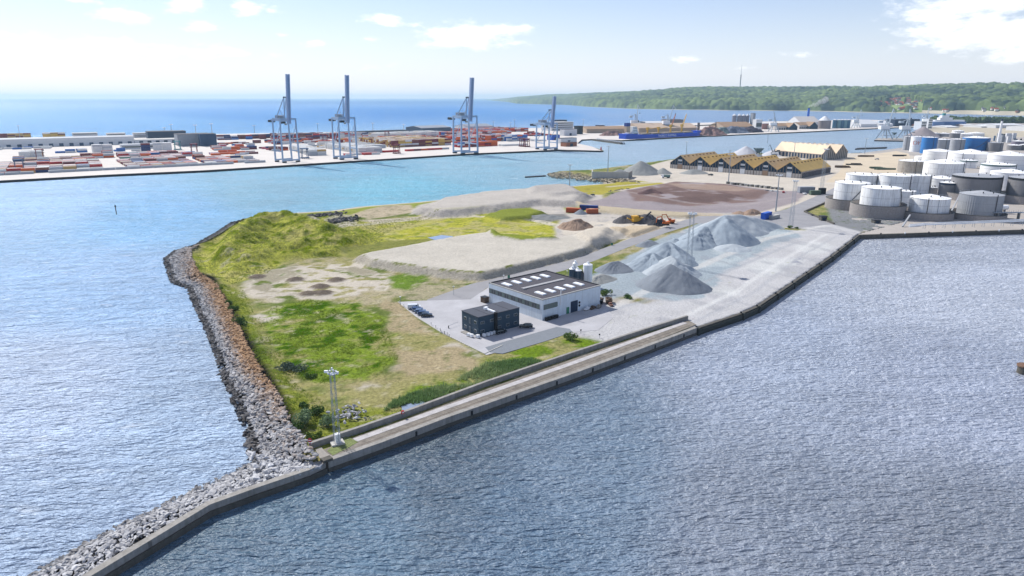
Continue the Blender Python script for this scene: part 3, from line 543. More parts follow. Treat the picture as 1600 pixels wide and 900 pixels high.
def visible(p):
    d = p[1]*CP+(H-p[2])*SP; X_ = p[0]/d*F; Y_ = (p[1]*SP-(H-p[2])*CP)/d*F; return abs(X_) < 795 and abs(Y_) < 445
RPAL = [mixc(WET, GREY, k) for k in (0, .35, .7)]+[mixc(GREY, PALE, k) for k in (0, .2, .4, .6, .8, 1)]+[mixc(GREY, RUST, .5), mixc(PALE, RUST, .4)]
def rockmat(c):
    i = min(range(len(RPAL)), key=lambda j: sum((x-y)**2 for x, y in zip(RPAL[j], c))); return mat('boulder_stone_%s' % 'abcdefghijklm'[i], RPAL[i], .9, .35, 1.6, bump=.06)
indiv, rest = [], []
for it in items: (indiv if len(indiv) < 300 and visible(it) else rest).append(it)
cache = {}
for i, (x, y, z, s, c) in enumerate(indiv):
    k = random.randrange(14); mt = rockmat(c)
    if (k, mt.name) not in cache: me = rocks[k].copy(); me.materials.clear(); me.materials.append(mt); cache[(k, mt.name)] = me
    o = link('boulder', cache[(k, mt.name)], None, (x, y, z)); o.rotation_euler = (random.uniform(-.5, .5), random.uniform(-.5, .5), random.uniform(0, 6.28)); o.scale = (s,)*3
    hue = 'dark wet' if sum(c) < .35 else ('mid grey' if sum(c) < 1.05 else ('pale grey' if sum(c) < 1.45 else 'whitish')); sz_ = 'large' if s > 1.0 else ('small' if s < .62 else 'middling'); wher = 'near the bottom edge of the view' if y < 112 else ('along the middle of the breakwater' if y < 124 else 'near the landward end')
    tag(o, '%s %s angular boulder on the breakwater bank %s' % (sz_, hue, wher), 'boulder', 'boulders of the breakwater bank')
rockattr = attr_mat('boulders_mixed', var=.2, scale=2.5, scale2=.4, bump=.06, bscale=4)
def scatter(name, items_, protos, material, squash=1, tilt=.7):
    V_, F_, C_ = [], [], []; n0 = 0; pr = [(np.array([v.co[:] for v in m_.vertices]), [tuple(p.vertices) for p in m_.polygons]) for m_ in protos]
    for (x, y, z, s, c) in items_:
        vs, fs = random.choice(pr); a = Matrix.Rotation(random.uniform(0, 6.28), 3, 'Z') @ Matrix.Rotation(random.uniform(-tilt, tilt), 3, 'X') @ Matrix.Rotation(random.uniform(-tilt, tilt), 3, 'Y')
        V_.append(vs @ np.array(a).T*s*np.array([1, 1, squash])+np.array([x, y, z])); F_ += [tuple(i+n0 for i in f) for f in fs]; C_.append(np.tile([*c, 1.], (len(vs), 1))); n0 += len(vs)
    me = bpy.data.meshes.new(name); me.from_pydata(np.concatenate(V_).tolist(), [], F_); me.materials.append(material)
    a = me.color_attributes.new('Col', 'FLOAT_COLOR', 'POINT'); a.data.foreach_set('color', np.concatenate(C_).astype(np.float32).ravel()); return link(name, me)
stuff(scatter('boulders', rest, rocks, rockattr), 'mass of grey and rust coloured boulders armouring the western shore', 'boulders')
jet = []
JA, JB = pp([(853, 273), (880, 270), (925, 275), (965, 280), (985, 283)], 1), pp([(858, 277), (900, 281), (940, 285), (975, 286), (1000, 287)], 1)
for i in range(4):
    for _ in range(160): s, t_ = random.random(), random.random(); p = JA[i].lerp(JA[i+1], s).lerp(JB[i].lerp(JB[i+1], s), t_); jet.append((p.x, p.y, 1.2+random.uniform(0, 1.1), random.uniform(1.6, 3.2), mixc(lin(150, 140, 120), lin(224, 210, 180), random.random())))
stuff(scatter('jetty_stones', jet, rocks, rockattr), 'band of pale stones along the far jetty by the sandy bay', 'stones')
jet = []
for l in ([(475, 341), (500, 337), (538, 334)], [(515, 347), (535, 344), (558, 342)], [(955, 302), (985, 297)]):
    q_ = pp(l, 2.5)
    for _ in range(150): p = along(q_, random.random()*.999); jet.append((p.x+random.gauss(0, 1), p.y+random.gauss(0, 3.5), 2.6+random.uniform(0, 1), random.uniform(1.2, 2.4), mixc(lin(90, 88, 88), lin(140, 136, 134), random.random())))
stuff(scatter('rubble_banks', jet, rocks, rockattr), 'dark grey rubble rows lying in the sand behind the dunes', 'rubble')
jet = [(p.x+random.gauss(0, 1.6), p.y+random.gauss(0, 1.5), 2.5+random.uniform(0, .8), random.uniform(.6, 1.2), mixc(GREY, PALE, random.random())) for p in [at(random.uniform(530, 560), random.uniform(643, 656)) for _ in range(60)]]
stuff(scatter('rubble_heap', jet, rocks, rockattr), 'small heap of grey broken stone in the grass behind the near mast', 'rubble')

# ------------------------------------------------------------------ HILLS AND WOODS ACROSS THE BAY
def interp(x, pts): return np.interp(x, [p[0] for p in pts], [p[1] for p in pts])
def hills():
    coast = [(700, 156.2), (760, 156.6), (792, 159), (808, 162), (880, 163.8), (920, 167), (970, 169.5), (1024, 171), (1125, 172.5), (1260, 173.5), (1366, 176), (1431, 177), (1520, 179), (1600, 181), (1900, 184)]
    skyl = [(700, 154.5), (756, 155.6), (792, 154.5), (856, 149.6), (900, 148.4), (974, 146.6), (1046, 141.5), (1091, 140.2), (1215, 140), (1260, 139.5), (1337, 138), (1400, 138.5), (1465, 136.4), (1510, 134.6), (1600, 133.8), (1900, 133)]
    px = np.concatenate([np.linspace(752, 1640, 1150), np.linspace(1645, 1900, 60)]); ny = 230; tt = np.linspace(0, 1, ny)**1.35
    yc = interp(px, coast)+np.sin(px*.09)*.12; ys_ = interp(px, skyl)
    base = np.array([list(at(a, b, 0)) for a, b in zip(px, yc)]); Dc = base[:, 1]; depth = np.clip(Dc*.62, 2000, 5200); taper = np.clip((px-752)/40, 0, 1)
    Y_ = Dc[None]+depth[None]*tt[:, None]*1.25; X_ = base[:, 0][None]*Y_/Dc[None]
    zs = np.array([zat(a, d+dd) for a, d, dd in zip(ys_, Dc, depth)])
    prof = np.clip(tt[:, None]*1.25, 0, 1); prof = .22*sst(prof, 0, .05)+.78*np.sin(prof*math.pi/2)**1.25
    Z_ = (zs-8)[None]*prof*(1+(fbm(X_, Y_, 700, 3, 61)-.5)*.34*np.sin(np.clip(tt[:, None]*1.25, 0, 1)*math.pi))+.5
    Z_ = np.maximum(Z_, 1)*np.where(tt[:, None] == 0, 0, 1)
    d1, id1 = worley(X_, Y_*.8, 34, 1); d2, id2 = worley(X_, Y_*.8, 75, 2); nb = fbm(X_, Y_, 900, 3, 70); nb2 = fbm(X_, Y_, 260, 3, 71)
    land = Z_.copy(); pxg = np.broadcast_to(px[None], X_.shape); tg = np.broadcast_to(tt[:, None], X_.shape)
    open_ = ((nb > .55) & (tg > .45)) | ((pxg > 1460) & (tg > .55) & (nb2 > .42)) | ((nb2 > .66) & (tg > .3)) | ((pxg > 1362) & (pxg < 1440) & (tg > .008) & (tg < .22) & (fbm(X_, Y_, 60, 2, 72) > .33))
    shore = (Y_-Dc[None]) < 22+np.where(pxg > 1440, 30, 0)
    wood = ~(open_ | shore)
    canopy = land+np.where(wood, 9+14*np.clip(1-d1*d1*1.6, 0, 1)+13*np.clip(1-d2*d2*1.8, 0, 1)*(.4+id2), -3)*taper[None]
    lc = np.zeros(X_.shape+(4,)); lc[..., 3] = .5; fields = np.where((nb2 > .5)[..., None], np.array(lin(176, 190, 128)), np.array(lin(150, 172, 104))); lc[..., :3] = np.where(shore[..., None], np.array(lin(214, 204, 182)), fields)
    struct(grid_mesh('hills', X_, Y_, land, lc, attr_mat('hill_land', var=.1, scale=.01, scale2=.002, bump=0)))
    wc = np.zeros(X_.shape+(4,)); wc[..., 3] = .6; k = np.clip(id1*.6+id2*.5+(nb2-.5)*1.2-.1, 0, 1)[..., None]
    wc[..., :3] = np.array((.006, .022, .016))*(1-k)+np.array((.15, .20, .06))*k
    stuff(grid_mesh('woodland', X_, Y_, canopy, wc, attr_mat('wood_canopy', var=.14, scale=.06, scale2=.01, bump=0), smooth=False), 'dense green beech wood covering the hills across the bay', 'wood')
    return px, Dc, land, tt, X_, Y_
hpx, hDc, hZ, htt, hX, hY = hills()
def hill_at(px, t):
    j = int(np.argmin(abs(hpx-px))); i = int(np.argmin(abs(htt-t))); return Vector((float(hX[i, j]), float(hY[i, j]), float(hZ[i, j])))
# villages on the slope
b_ = 0; housew = [mat('house_wall_white', lin(240, 236, 228, .8), .8, .05, .1), mat('house_wall_brick', lin(190, 130, 100, .8), .8, .1, .1)]; houser = [mat('house_roof_red', lin(190, 100, 76, .8), .8, .1, .1), mat('house_roof_grey', lin(120, 118, 120, .8), .8, .1, .1)]
houses = {}
for a in (0, 1):
    for c in (0, 1):
        wb, rb_ = MB(), MB(); wb.box((0, 0, 4), (16, 11, 8)); rb_.add([(-9, -6.5, 7.6), (9, -6.5, 7.6), (9, 6.5, 7.6), (-9, 6.5, 7.6), (-9, 0, 14), (9, 0, 14)], [(0, 1, 5, 4), (2, 3, 4, 5), (1, 2, 5), (3, 0, 4), (3, 2, 1, 0)])
        ch = MB(); ch.box((3, 0, 13.6), (1.4, 1.4, 3))
        houses[a, c] = (wb.mesh('wall', housew[a]), rb_.mesh('roof', houser[c]), ch.mesh('chimney', housew[1]))
def house(p, rz, a, c, label, g):
    t_ = thing('house', label, 'house', p, rz, g); link('wall', houses[a, c][0], t_); r_ = link('roof', houses[a, c][1], t_); link('chimney', houses[a, c][2], r_)
random.seed(4)
for i in range(100):
    px = random.gauss(1403, 20) if i < 84 else random.uniform(1450, 1590); t_ = random.uniform(.010, .20) if i < 84 else random.uniform(.012, .03)
    p = hill_at(min(max(px, 1366), 1595), t_); a, c = random.random() < .2, random.random() < .55
    p.z += 1.5; house(p, random.uniform(-.6, .6), int(a), int(c), ('brick' if a else 'white')+' house with '+('grey' if c else 'red')+(' roof in the village on the wooded shore across the bay' if i < 84 else ' roof at the foot of the wood behind the marina'), 'houses on the far shore')
def simple_building(name, label, cat, p, dims, rz, wm, rm, roof='flat', group=None, ridge='x', doors=0, eave=.4, dm=None, windows=0):
    """p = centre of the base; dims = length, depth, eave height (, ridge height)"""
    t_ = thing(name, label, cat, p, rz, group); l, d, h = dims[:3]; hr = dims[3] if len(dims) > 3 else h
    wb, rb_ = MB(), MB(); wb.box((0, 0, h/2), (l, d, h))
    if roof == 'flat': rb_.box((0, 0, h+.2), (l+.3, d+.3, .5))
    else:
        a, c = l/2+eave, d/2+eave; th = .35; g_ = h-.1
        if ridge == 'x':
            wb.add([(-l/2, -d/2, h), (-l/2, d/2, h), (-l/2, 0, hr), (l/2, -d/2, h), (l/2, d/2, h), (l/2, 0, hr)], [(0, 2, 1), (3, 4, 5)])
            rb_.add([(-a, -c, g_), (a, -c, g_), (a, 0, hr+.1), (-a, 0, hr+.1), (a, c, g_), (-a, c, g_)]+[(-a, -c, g_+th), (a, -c, g_+th), (a, 0, hr+.1+th), (-a, 0, hr+.1+th), (a, c, g_+th), (-a, c, g_+th)],
                    [(6, 7, 8, 9), (9, 8, 10, 11), (0, 3, 2, 1), (3, 5, 4, 2), (0, 1, 7, 6), (4, 5, 11, 10), (1, 2, 8, 7), (2, 4, 10, 8), (3, 0, 6, 9), (5, 3, 9, 11)])
    wl_ = wb.build('wall', wm, t_); rb_.build('roof', rm, t_)
    for k in range(doors):
        db = MB(); db.box((-l/2+(k+.5)*l/doors, -d/2-.06, min(h*.4, 2.6)), (min(l/doors*.5, 6), .14, min(h*.8, 5.2))); db.build('door', dm or navy, t_)
    if windows:
        for fl in range(windows): db = MB(); db.box((0, -d/2-.05, h*(fl+.55)/windows), (l*.92, .12, h/windows*.35)); db.build('window', glass, t_)
    return t_
def fb_(name, label, cat, xl, xr, yb, yt, depth, wm, rm=None, ang=0, roof='flat', ytop2=None, **kw):
    """building whose front spans xl..xr of the photograph at base row yb; real size follows from its distance"""
    a, c = at(xl, yb), at(xr, yb); y0 = (a.y+c.y)/2; l = (c-a).length/max(.3, math.cos(ang)); h = zat(yt, y0)-2.2; mid_ = (a+c)/2; n = Vector((-math.sin(ang), math.cos(ang), 0)); dims = [l, depth, h]
    if ytop2 is not None: dims.append(zat(ytop2, y0+depth*.5)-2.2)
    return simple_building(name, label, cat, mid_+n*depth/2, dims, ang, wm, rm or roofgrey, roof, **kw)
fb_('long_house', 'long pale institution block at the edge of the far wood', 'building', 1297, 1335, 172.4, 167.5, 30, whiteclad, roofgrey, windows=2)
tvp = hill_at(1153, .8); tv = thing('broadcast_mast', 'tall thin broadcast mast standing on the wooded ridge', 'mast', tvp)
top_ = zat(101, tvp.y)-tvp.z; m_ = MB(); m_.bar((0, 0, 0), (0, 0, top_*.62), 5, 6); m_.build('shaft', greyclad, tv); m_ = MB(); m_.bar((0, 0, top_*.62), (0, 0, top_), 2.2, 5, r2=1.2); m_.build('antenna', whiteclad, tv)

# ------------------------------------------------------------------ PORT GROUND SLABS
quayface = mat('quay_face_dark', lin(60, 58, 58), .9, .3, .3); dock = mat('terminal_paving', lin(234, 226, 218, .68), .9, .1, .03); sandfill = mat('port_sand', lin(214, 202, 178), .95, .14, .02); portgrd = mat('port_ground', lin(198, 190, 182), .9, .2, .03)
def slab(name, l, z, topm, z0=-4, zp=None):
    b = MB(); pts = [(p.x, p.y) for p in pp(l, z if zp is None else zp)]; b.prism(pts, z0, z); b.m = [0]+[1]*(len(b.f)-1); return struct(b.build(name, [topm, quayface]))
slab('terminal_ground', [(-420, 306), (0, 282), (170, 272.7), (320, 266), (400, 261), (540, 252), (620, 247), (730, 240), (870, 234), (905, 234.5), (940, 235.5), (925, 229), (902, 224), (909, 218), (929, 217), (970, 219), (1091, 212.5), (1240, 206.5), (1366, 200.5), (1436, 197.6), (1450, 190), (1340, 186.5), (1240, 189), (1100, 191.5), (967, 196), (920, 198), (600, 205), (300, 210), (0, 217), (-400, 226)], 2.4, dock)
slab('port_ground', [(1343, 368), (1480, 363.5), (1620, 359.5), (1900, 352), (3400, 330), (3400, 196), (1900, 184), (1600, 184), (1470, 184.5), (1436, 190), (1436, 197.6), (1440, 210), (1412, 219.3), (1413, 230), (1386, 234), (1330, 241), (1300, 245), (1300, 330)], 2.12, portgrd)
sheet('sand_flat', pp([(1441, 211), (1441, 199.5), (1520, 197), (1600, 197), (1800, 197), (1800, 214), (1600, 214), (1560, 216)]), 2.2, sandfill)
sheet('sand_yard', pp([(1322, 247), (1345, 243.5), (1400, 236), (1420, 240), (1425, 255), (1405, 275), (1330, 285), (1290, 285), (1312, 268)]), 2.24, mat('pale_sand_yard', lin(236, 218, 190), .95, .15, .04))
slab('crane_quay', [(1366, 218.8), (1412, 219.6), (1425, 216), (1372, 215.5)], 2.3, portgrd)
slab('small_jetty', [(1336, 232.5), (1384, 230.6), (1386, 229.4), (1340, 231)], 1.6, quayface); slab('small_jetty', [(1328, 240.2), (1347, 239.4), (1347, 238.4), (1330, 239)], 1.4, quayface)
slab('pontoon', [(820, 276.6), (853, 274.4), (853, 273.6), (820, 275.6)], .9, quayface)
slab('breakwater_head', [(905, 234.2), (943, 236), (943, 234.5), (912, 226)], 1.5, mat('far_rock', lin(150, 146, 120), .95, .5, .15, bump=.8, bscale=.3))
# far row of trees behind the port on the right
def tree_band(name, label, xl, xr, yb, n, hh, seed):
    random.seed(seed); V = []
    for _ in range(n):
        p = at(random.uniform(xl, xr), yb-random.uniform(0, 1.6)); V.append((p.x, p.y, 2+hh*random.uniform(.1, .7), hh*random.uniform(.8, 1.5), mixc((.03, .06, .03), (.09, .13, .04), random.random())))
    stuff(scatter(name, V, rocks, attr_mat(name+'_leaves', var=.3, scale=.3, scale2=.05, bump=0), squash=1.2), label, 'wood')
tree_band('tree_belt', 'dark belt of trees behind the marina and the white ferry', 1458, 1640, 192.5, 900, 16, 5)

# ------------------------------------------------------------------ NEAR BUILDINGS
def frame3(pf, pr, pl, z=2.26):
    f, r_, l_ = at(*pf, z), at(*pr, z), at(*pl, z); ang = math.atan2(r_.y-f.y, r_.x-f.x); n = Vector((-math.sin(ang), math.cos(ang), 0))
    return f, ang, (r_-f).length, (l_-f).dot(n)
f, ang, W, D = frame3((847.2, 501), (937.5, 476), (760.6, 472.6)); Hh = zat(469.8, f.y)-2.26
D = min(D, 46)
hall = thing('concrete_hall', 'low pale concrete hall with ribbon windows and grey flat roof', 'building', f, ang)
b = MB(); b.box((W/2, D/2, Hh/2), (W, D, Hh)); b.build('wall', mat('hall_concrete', lin(214, 224, 232, .92), .8, .12, .5, streak=.35, scol=(.3, .31, .3)), hall)
b = MB(); t_ = .35
b.box((W/2, D/2, Hh-.02), (W-2*t_, D-2*t_, .3)); rf = b.build('roof', roofgrey, hall)
for k, (c, d) in enumerate((((W/2, .0+t_/2, 0), (W, t_)), ((W/2, D-t_/2, 0), (W, t_)), ((t_/2, D/2, 0), (t_, D-2*t_)), ((W-t_/2, D/2, 0), (t_, D-2*t_)))):
    b = MB(); b.box((c[0], c[1], Hh+.2+.002*k), (d[0], d[1], .5)); b.build('parapet', roofdark if k in (1, 3) else pale_conc, hall)  # back and right parapets coloured dark, shade put into the material
skl = None
for row, yy in ((0, D*.22), (1, D*.79)):
    for k in range(5):
        b = MB(); b.box((0, 0, .3), (1.9, 5.0, .4), 0, 0, .9); o_ = b.build('skylight', skyl, hall, (W*(.17+.165*k)-(1.5 if row else 0), yy, Hh+.1), 0)
b = MB(); b.box((W*.5, D*.52, Hh+.3), (W*.72, 1.6, .25)); b.box((W*.16, D*.5, Hh+.35), (1.6, 1.2, .5)); b.build('roof_walkway', mat('walkway', lin(190, 190, 192), .8, .1, 1), hall)
# ribbon windows: the whole left side and the first bays on the front
nb_ = 22
fr_ = MB(); fr_.box((-.05, D/2+.6, Hh*.64), (.14, D-1.6, 1.9)); fw = fr_.build('window', mat('window_band_frame', lin(120, 128, 128), .5, .1, 1), hall)
for k in range(nb_): b = MB(); yy = 1.5+(D-2.0)*k/nb_; b.box((-.13, yy+.62*(D-2)/nb_, Hh*.64), (.06, (D-2)/nb_*.70, 1.6)); b.build('pane', glass if k % 3 else mat('window_green', (.12, .16, .15), .2, .2, 1), fw)
fr_ = MB(); fr_.box((W*.11+.6, -.05, Hh*.64), (W*.22, .14, 1.9)); fw = fr_.build('window', MT['window_band_frame'], hall)
for k in range(5): b = MB(); b.box((1.1+k*W*.043+.6, -.13, Hh*.64), (W*.036, .06, 1.6)); b.build('pane', MT['window_green'], fw)
b = MB(); b.box((W*.53, -.08, 2.2), (3.6, .2, 4.3)); b.build('gate', navy, hall)
b = MB(); b.box((W*.42, -.08, 1.3), (1.3, .2, 2.5)); b.build('door', green, hall)
for z in (2.0, 3.2): b = MB(); b.cyl((0, 0), 0, .2, .45, n=10); o_ = b.build('exhaust_fan', dark, hall, (W*.62, 0, z)); o_.rotation_euler = (math.pi/2, 0, 0)
b = MB(); b.cyl((W*.29, -.3), Hh*.55, Hh+2.6, .16, n=8); b.cyl((W*.29, -.3), Hh+2.6, Hh+3, .35, .2, n=8); b.build('flue', white, hall)
hallbase = f.copy(); hu = Vector((math.cos(ang), math.sin(ang), 0)); hv = Vector((-hu.y, hu.x, 0)); hang = ang; HW, HD = W, D
onh = lambda a, c, z=2.26: Vector((hallbase.x+hu.x*a+hv.x*c, hallbase.y+hu.y*a+hv.y*c, z))

f, ang, W, D = frame3((747.5, 526), (811.4, 509.5), (714, 516.6)); Hh = zat(496.4, f.y)-2.26
off = thing('office_block', 'dark blue two storey box office with outside chimney pipe', 'building', f, ang)
b = MB(); b.box((W/2, D/2, Hh/2), (W, D, Hh)); wl_ = b.build('wall', slate, off)
b = MB(); b.box((W/2, D/2, Hh+.08), (W+.2, D+.2, .24)); b.build('roof', mat('office_roof', lin(92, 96, 108), .85, .08, .3), off)
for k in (1, 2, 3): b = MB(); b.box((W*k/4, D/2, Hh+.23), (.08, D, .08)); b.build('roof_seam', roofdark, off)
def win(parent, c, side, w_, h_, lit=False):
    b = MB(); d_ = (w_, .12, h_) if side == 'f' else (.12, w_, h_); b.box((0, 0, 0), d_); fw = b.build('window', mat('frame_pale', lin(214, 220, 226), .5, .1, 1), parent, c)
    for s in (-1, 1): b = MB(); q_ = (s*w_*.235, -.07, 0) if side == 'f' else (-.07, s*w_*.235, 0); b.box(q_, (w_*.43, .04, h_*.86) if side == 'f' else (.04, w_*.43, h_*.86)); b.build('pane', glass, fw)
for fl in (0, 1):
    for k, xx in enumerate((.1, .33 if fl else None, .52, .73, .93)):
        if xx: win(off, (W*xx*.97, -.05, 1.65+fl*3.0), 'f', 1.45, .95)
    for yy in (.17, .78): win(off, (-.05, D*yy, 1.65+fl*3.0), 's', 1.35, 1.05)
for fl in (0, 1): b = MB(); b.box((-.06, D*.5, 1.4+fl*3.0), (.12, .9, 2.0)); b.box((-.13, D*.5+.2, 1.6+fl*3), (.04, .25, 1.2)); b.build('door', mat('door_grey', lin(120, 130, 140), .5, .1, 1), off)
b = MB(); b.box((W*.40, -.45, Hh*.5+.1), (.9, .8, Hh+1.0)); ce = b.build('duct', black, off); b = MB(); b.box((W*.40, D*.27, Hh+.55), (.8, D*.5, .5)); b.box((W*.40, D*.55, Hh+.7), (1.3, 1.2, .8)); b.build('roof_duct', white, off)
b = MB(); b.box((-1.2, D*.62, .12), (2.0, 3.0, .24)); b.build('step', concrete, off)
offbase = f.copy(); ou = Vector((math.cos(ang), math.sin(ang), 0)); ov = Vector((-ou.y, ou.x, 0)); oang = ang
ono = lambda a, c, z=2.26: Vector((offbase.x+ou.x*a+ov.x*c, offbase.y+ou.y*a+ov.y*c, z))
def ibc(p, rz, label):
    t_ = thing('liquid_tote', label, 'container', p, rz, 'white totes beside the dark office'); b = MB(); b.box((0, 0, .62), (1.0, 1.1, .95)); b.cyl((0, 0), 1.1, 1.2, .2, n=8); b.build('tank', white, t_); b = MB(); b.box((0, 0, .07), (1.1, 1.2, .14)); b.build('pallet', wood, t_)
for k in range(3): ibc(ono(-2.1-.2*k, 1.0+1.3*k, 2.27) if k < 2 else ono(-.9, -.9, 2.27), oang+.1*k, ['white tote by the left corner of the dark office', 'white tote farthest along the left side of the dark office', 'white tote at the front corner of the dark office'][k])
for k in range(4): ibc(ono(1.5+1.45*k, -1.3-.15*(k % 2), 2.27), oang+.07*k, 'white tote standing %s in the row along the office front' % ['first', 'second', 'third', 'last'][k])
# silos behind the hall
for k, (px, r_, yt, m_, lab) in enumerate(((893.5, 1.35, 418, slate, 'slim blue grey silo leftmost of the group behind the hall'), (902, 1.8, 420, slate, 'wide blue grey silo in the middle behind the hall'), (908, 1.3, 424, mat('silo_dark', lin(70, 74, 90), .5, .1, 1), 'dark silo squeezed beside the tall white silo'), (917.6, 2.0, 411, white, 'tall white silo behind the hall'), (898, 1.1, 409, white, 'white capped filter silo standing behind the blue grey silos'))):
    p = at(px, 447 if k < 4 else 442, 2.25); h = zat(yt, p.y)-2.25; t_ = thing('silo', lab, 'silo', p, 0, 'silos behind the concrete hall')
    b = MB(); b.cyl((0, 0), 2.2, h-.6, r_, n=20); b.cyl((0, 0), .8, 2.2, .4, r_, n=20); b.build('vessel', m_, t_, smooth=False); b = MB(); b.cyl((0, 0), h-.6, h, r_, r_*.35, n=20); b.cyl((0, 0), h, h+.5, .45, n=8); b.build('cap', white if k in (0, 1, 3, 4) else dark, t_)
    for a in range(4): b = MB(); x_, y_ = r_*.8*math.cos(a*1.571+.78), r_*.8*math.sin(a*1.571+.78); b.bar((x_, y_, 0), (x_, y_, 2.4), .13); b.build('leg', steel, t_)
    b = MB(); [b.bar((s*.25, -r_-.15, .5), (s*.25, -r_-.15, h), .04) for s in (-1, 1)]; b.build('ladder', steel, t_)

# ------------------------------------------------------------------ CARS
def car_body(L_, W_, H_, kind='car'):
    prof = {'car': [(-.5, .28), (-.5, .62), (-.44, .70), (-.36, .96), (-.12, 1.0), (.06, .96), (.22, .70), (.44, .62), (.5, .5), (.5, .28)], 'van': [(-.5, .2), (-.5, .9), (-.47, 1), (.22, 1), (.34, .66), (.47, .56), (.5, .45), (.5, .2)]}[kind]
    b = MB(); n = len(prof); vs = []
    for s in (-1, 1):
        for x, z in prof: wz = W_/2*(1-.16*max(0, (z-.66))/.34); vs.append((x*L_, s*wz, z*H_))
    return b.add(vs, [tuple(range(n-1, -1, -1)), tuple(range(n, 2*n))]+[(i, (i+1) % n, n+(i+1) % n, n+i) for i in range(n)]), prof
def make_car(label, m, kind='car', L_=4.5, W_=1.8, H_=1.48, group='cars parked in a row beside the meadow'):
    t_ = thing('parked_van' if kind == 'van' else 'parked_car', label, 'van' if kind == 'van' else 'car', (0, 0, 0), 0, group)
    b, pr = car_body(L_, W_, H_, kind); b.build('body', m, t_)
    g = MB()
    if kind == 'car':
        g.add([(.075*L_, -W_*.40, .93*H_), (.075*L_, W_*.40, .93*H_), (.215*L_, W_*.45, .73*H_), (.215*L_, -W_*.45, .73*H_)], [(0, 3, 2, 1)]); g.v = [(x+.012, y, z+.012) for x, y, z in g.v]
        g.add([(-.37*L_-.015, -W_*.40, .93*H_), (-.37*L_-.015, W_*.40, .93*H_), (-.435*L_-.01, W_*.44, .73*H_), (-.435*L_-.01, -W_*.44, .73*H_)], [(0, 1, 2, 3)])
    else: g.add([(.235*L_, -W_*.42, .95*H_), (.235*L_, W_*.42, .95*H_), (.335*L_, W_*.45, .70*H_), (.335*L_, -W_*.45, .70*H_)], [(0, 3, 2, 1)]); g.v = [(x+.02, y, z+.02) for x, y, z in g.v]
    g.build('windscreen', glass, t_)
    for s in (-1, 1):
        g = MB(); z0, z1 = .72*H_, .92*H_; y0, y1 = s*(W_/2*(1-.16*.06/.34)+.012), s*(W_/2*(1-.16*.26/.34)+.012)
        if kind == 'car': q_ = [(-.36*L_, y0, z0), (.17*L_, y0, z0), (.07*L_, y1, z1), (-.32*L_, y1, z1)]
        else: q_ = [(.10*L_, y0, z0*.95), (.28*L_, y0, z0*.95), (.2*L_, y1, z1), (.10*L_, y1, z1)]
        g.add(q_, [(0, 1, 2, 3) if s < 0 else (3, 2, 1, 0)]); g.build('side_window', glass, t_)
        for x in (-.31, .31):
            b = MB(); b.cyl((0, 0), -.11, .11, .33, n=12); o_ = b.build('wheel', black, t_, (x*L_, s*(W_/2-.08), .33)); o_.rotation_euler = (math.pi/2, 0, 0)
            b = MB(); b.cyl((0, 0), -.125, .125, .19, n=8); b.build('rim', steel, o_)
        b = MB(); b.box((L_*.487, s*W_*.36, .58*H_ if kind == 'car' else .5*H_), (.12, .34, .14)); b.build('headlight', skyl, t_)
    return t_
v0, v1 = at(647.5, 482.5, 2.26), at(666.5, 494.5, 2.26)
c0_, c1_ = at(641, 489, 2.26), at(661, 493, 2.26); carang = .06
specs = [('white van at the far end of the row beside the meadow', carwhite, 'van'), ('dark blue car next to the white van', carblue, 'car'), ('silver blue car in the middle of the parked row', mat('car_silverblue', (.12, .17, .26), .2, .05, 1, spec=.7), 'car'), ('navy car second from the near end of the parked row', carblue, 'car'), ('black car at the near end of the parked row', carblack, 'car')]
for i, (lab, m_, kd) in enumerate(specs):
    t_ = make_car(lab, m_, kd, **({'L_': 5.0, 'H_': 1.9} if kd == 'van' else {})); p = v0.lerp(v1, i/4); t_.location = p; t_.rotation_euler.z = .12
t_ = make_car('black estate car parked right of the dark office', carblack, L_=4.7, H_=1.6, group='cars by the office'); t_.location = at(822, 512, 2.27); t_.rotation_euler.z = oang+math.pi-.75
t_ = make_car('black car parked against the front of the dark office', carblack, L_=4.6, group='cars by the office'); t_.location = ono(7.9, -1.9, 2.27); t_.rotation_euler.z = oang
# posts along the yard edge, barrier, small items
for i in range(13):
    px, py = (625+(i if i < 5 else i+2)*7.1, 474+(i if i < 5 else i+2)*4.75) if i < 10 else (690+(i-10)*5, 519+(i-10)*2.2)
    p = at(px-1, py, 2.4); t_ = thing('edge_post', 'pale short post on the kerb of the parking yard beside the meadow', 'post', p, 0, 'posts along the parking yard kerb'); b = MB(); b.box((0, 0, .5), (.16, .16, 1.0)); b.build('shaft', pale_conc, t_); b = MB(); b.box((0, 0, 1.03), (.2, .2, .08)); b.build('cap', white, t_)
t_ = thing('road_barrier', 'low barrier arm standing left of the dark office', 'barrier', at(701, 513, 2.26), 0); a_, c_ = at(701, 513, 2.26), at(716, 507, 2.26); d_ = c_-a_
b = MB(); b.box((0, 0, .5), (.3, .3, 1.0)); b.build('post', dark, t_); b = MB(); b.bar((0, 0, .95), (d_.x, d_.y, .95), .06); b.build('arm', steel, t_)
t_ = thing('rubbish_bin_rack', 'brown timber bin shelter at the far left corner of the hall', 'shelter', at(757.5, 472, 2.26), hang); b = MB(); b.box((0, 0, 1.1), (2.2, 2.6, 2.2)); b.build('box', wood, t_); b = MB(); b.box((0, 0, 2.25), (2.4, 2.8, .1)); b.build('lid', dark, t_)
for i in range(5):
    p = onh(1.2+i*1.25, -1.1); t_ = thing('waste_bin', 'black waste bin number %s from the front corner of the hall' % ['one', 'two', 'three', 'four', 'five'][i], 'bin', p, hang, 'black bins along the hall front'); b = MB(); b.box((0, 0, .6), (.9, .9, 1.1), 0, 0, 1.12); b.build('bin', black, t_); b = MB(); b.box((0, -.02, 1.2), (1.04, 1.0, .1)); b.build('lid', dark, t_)
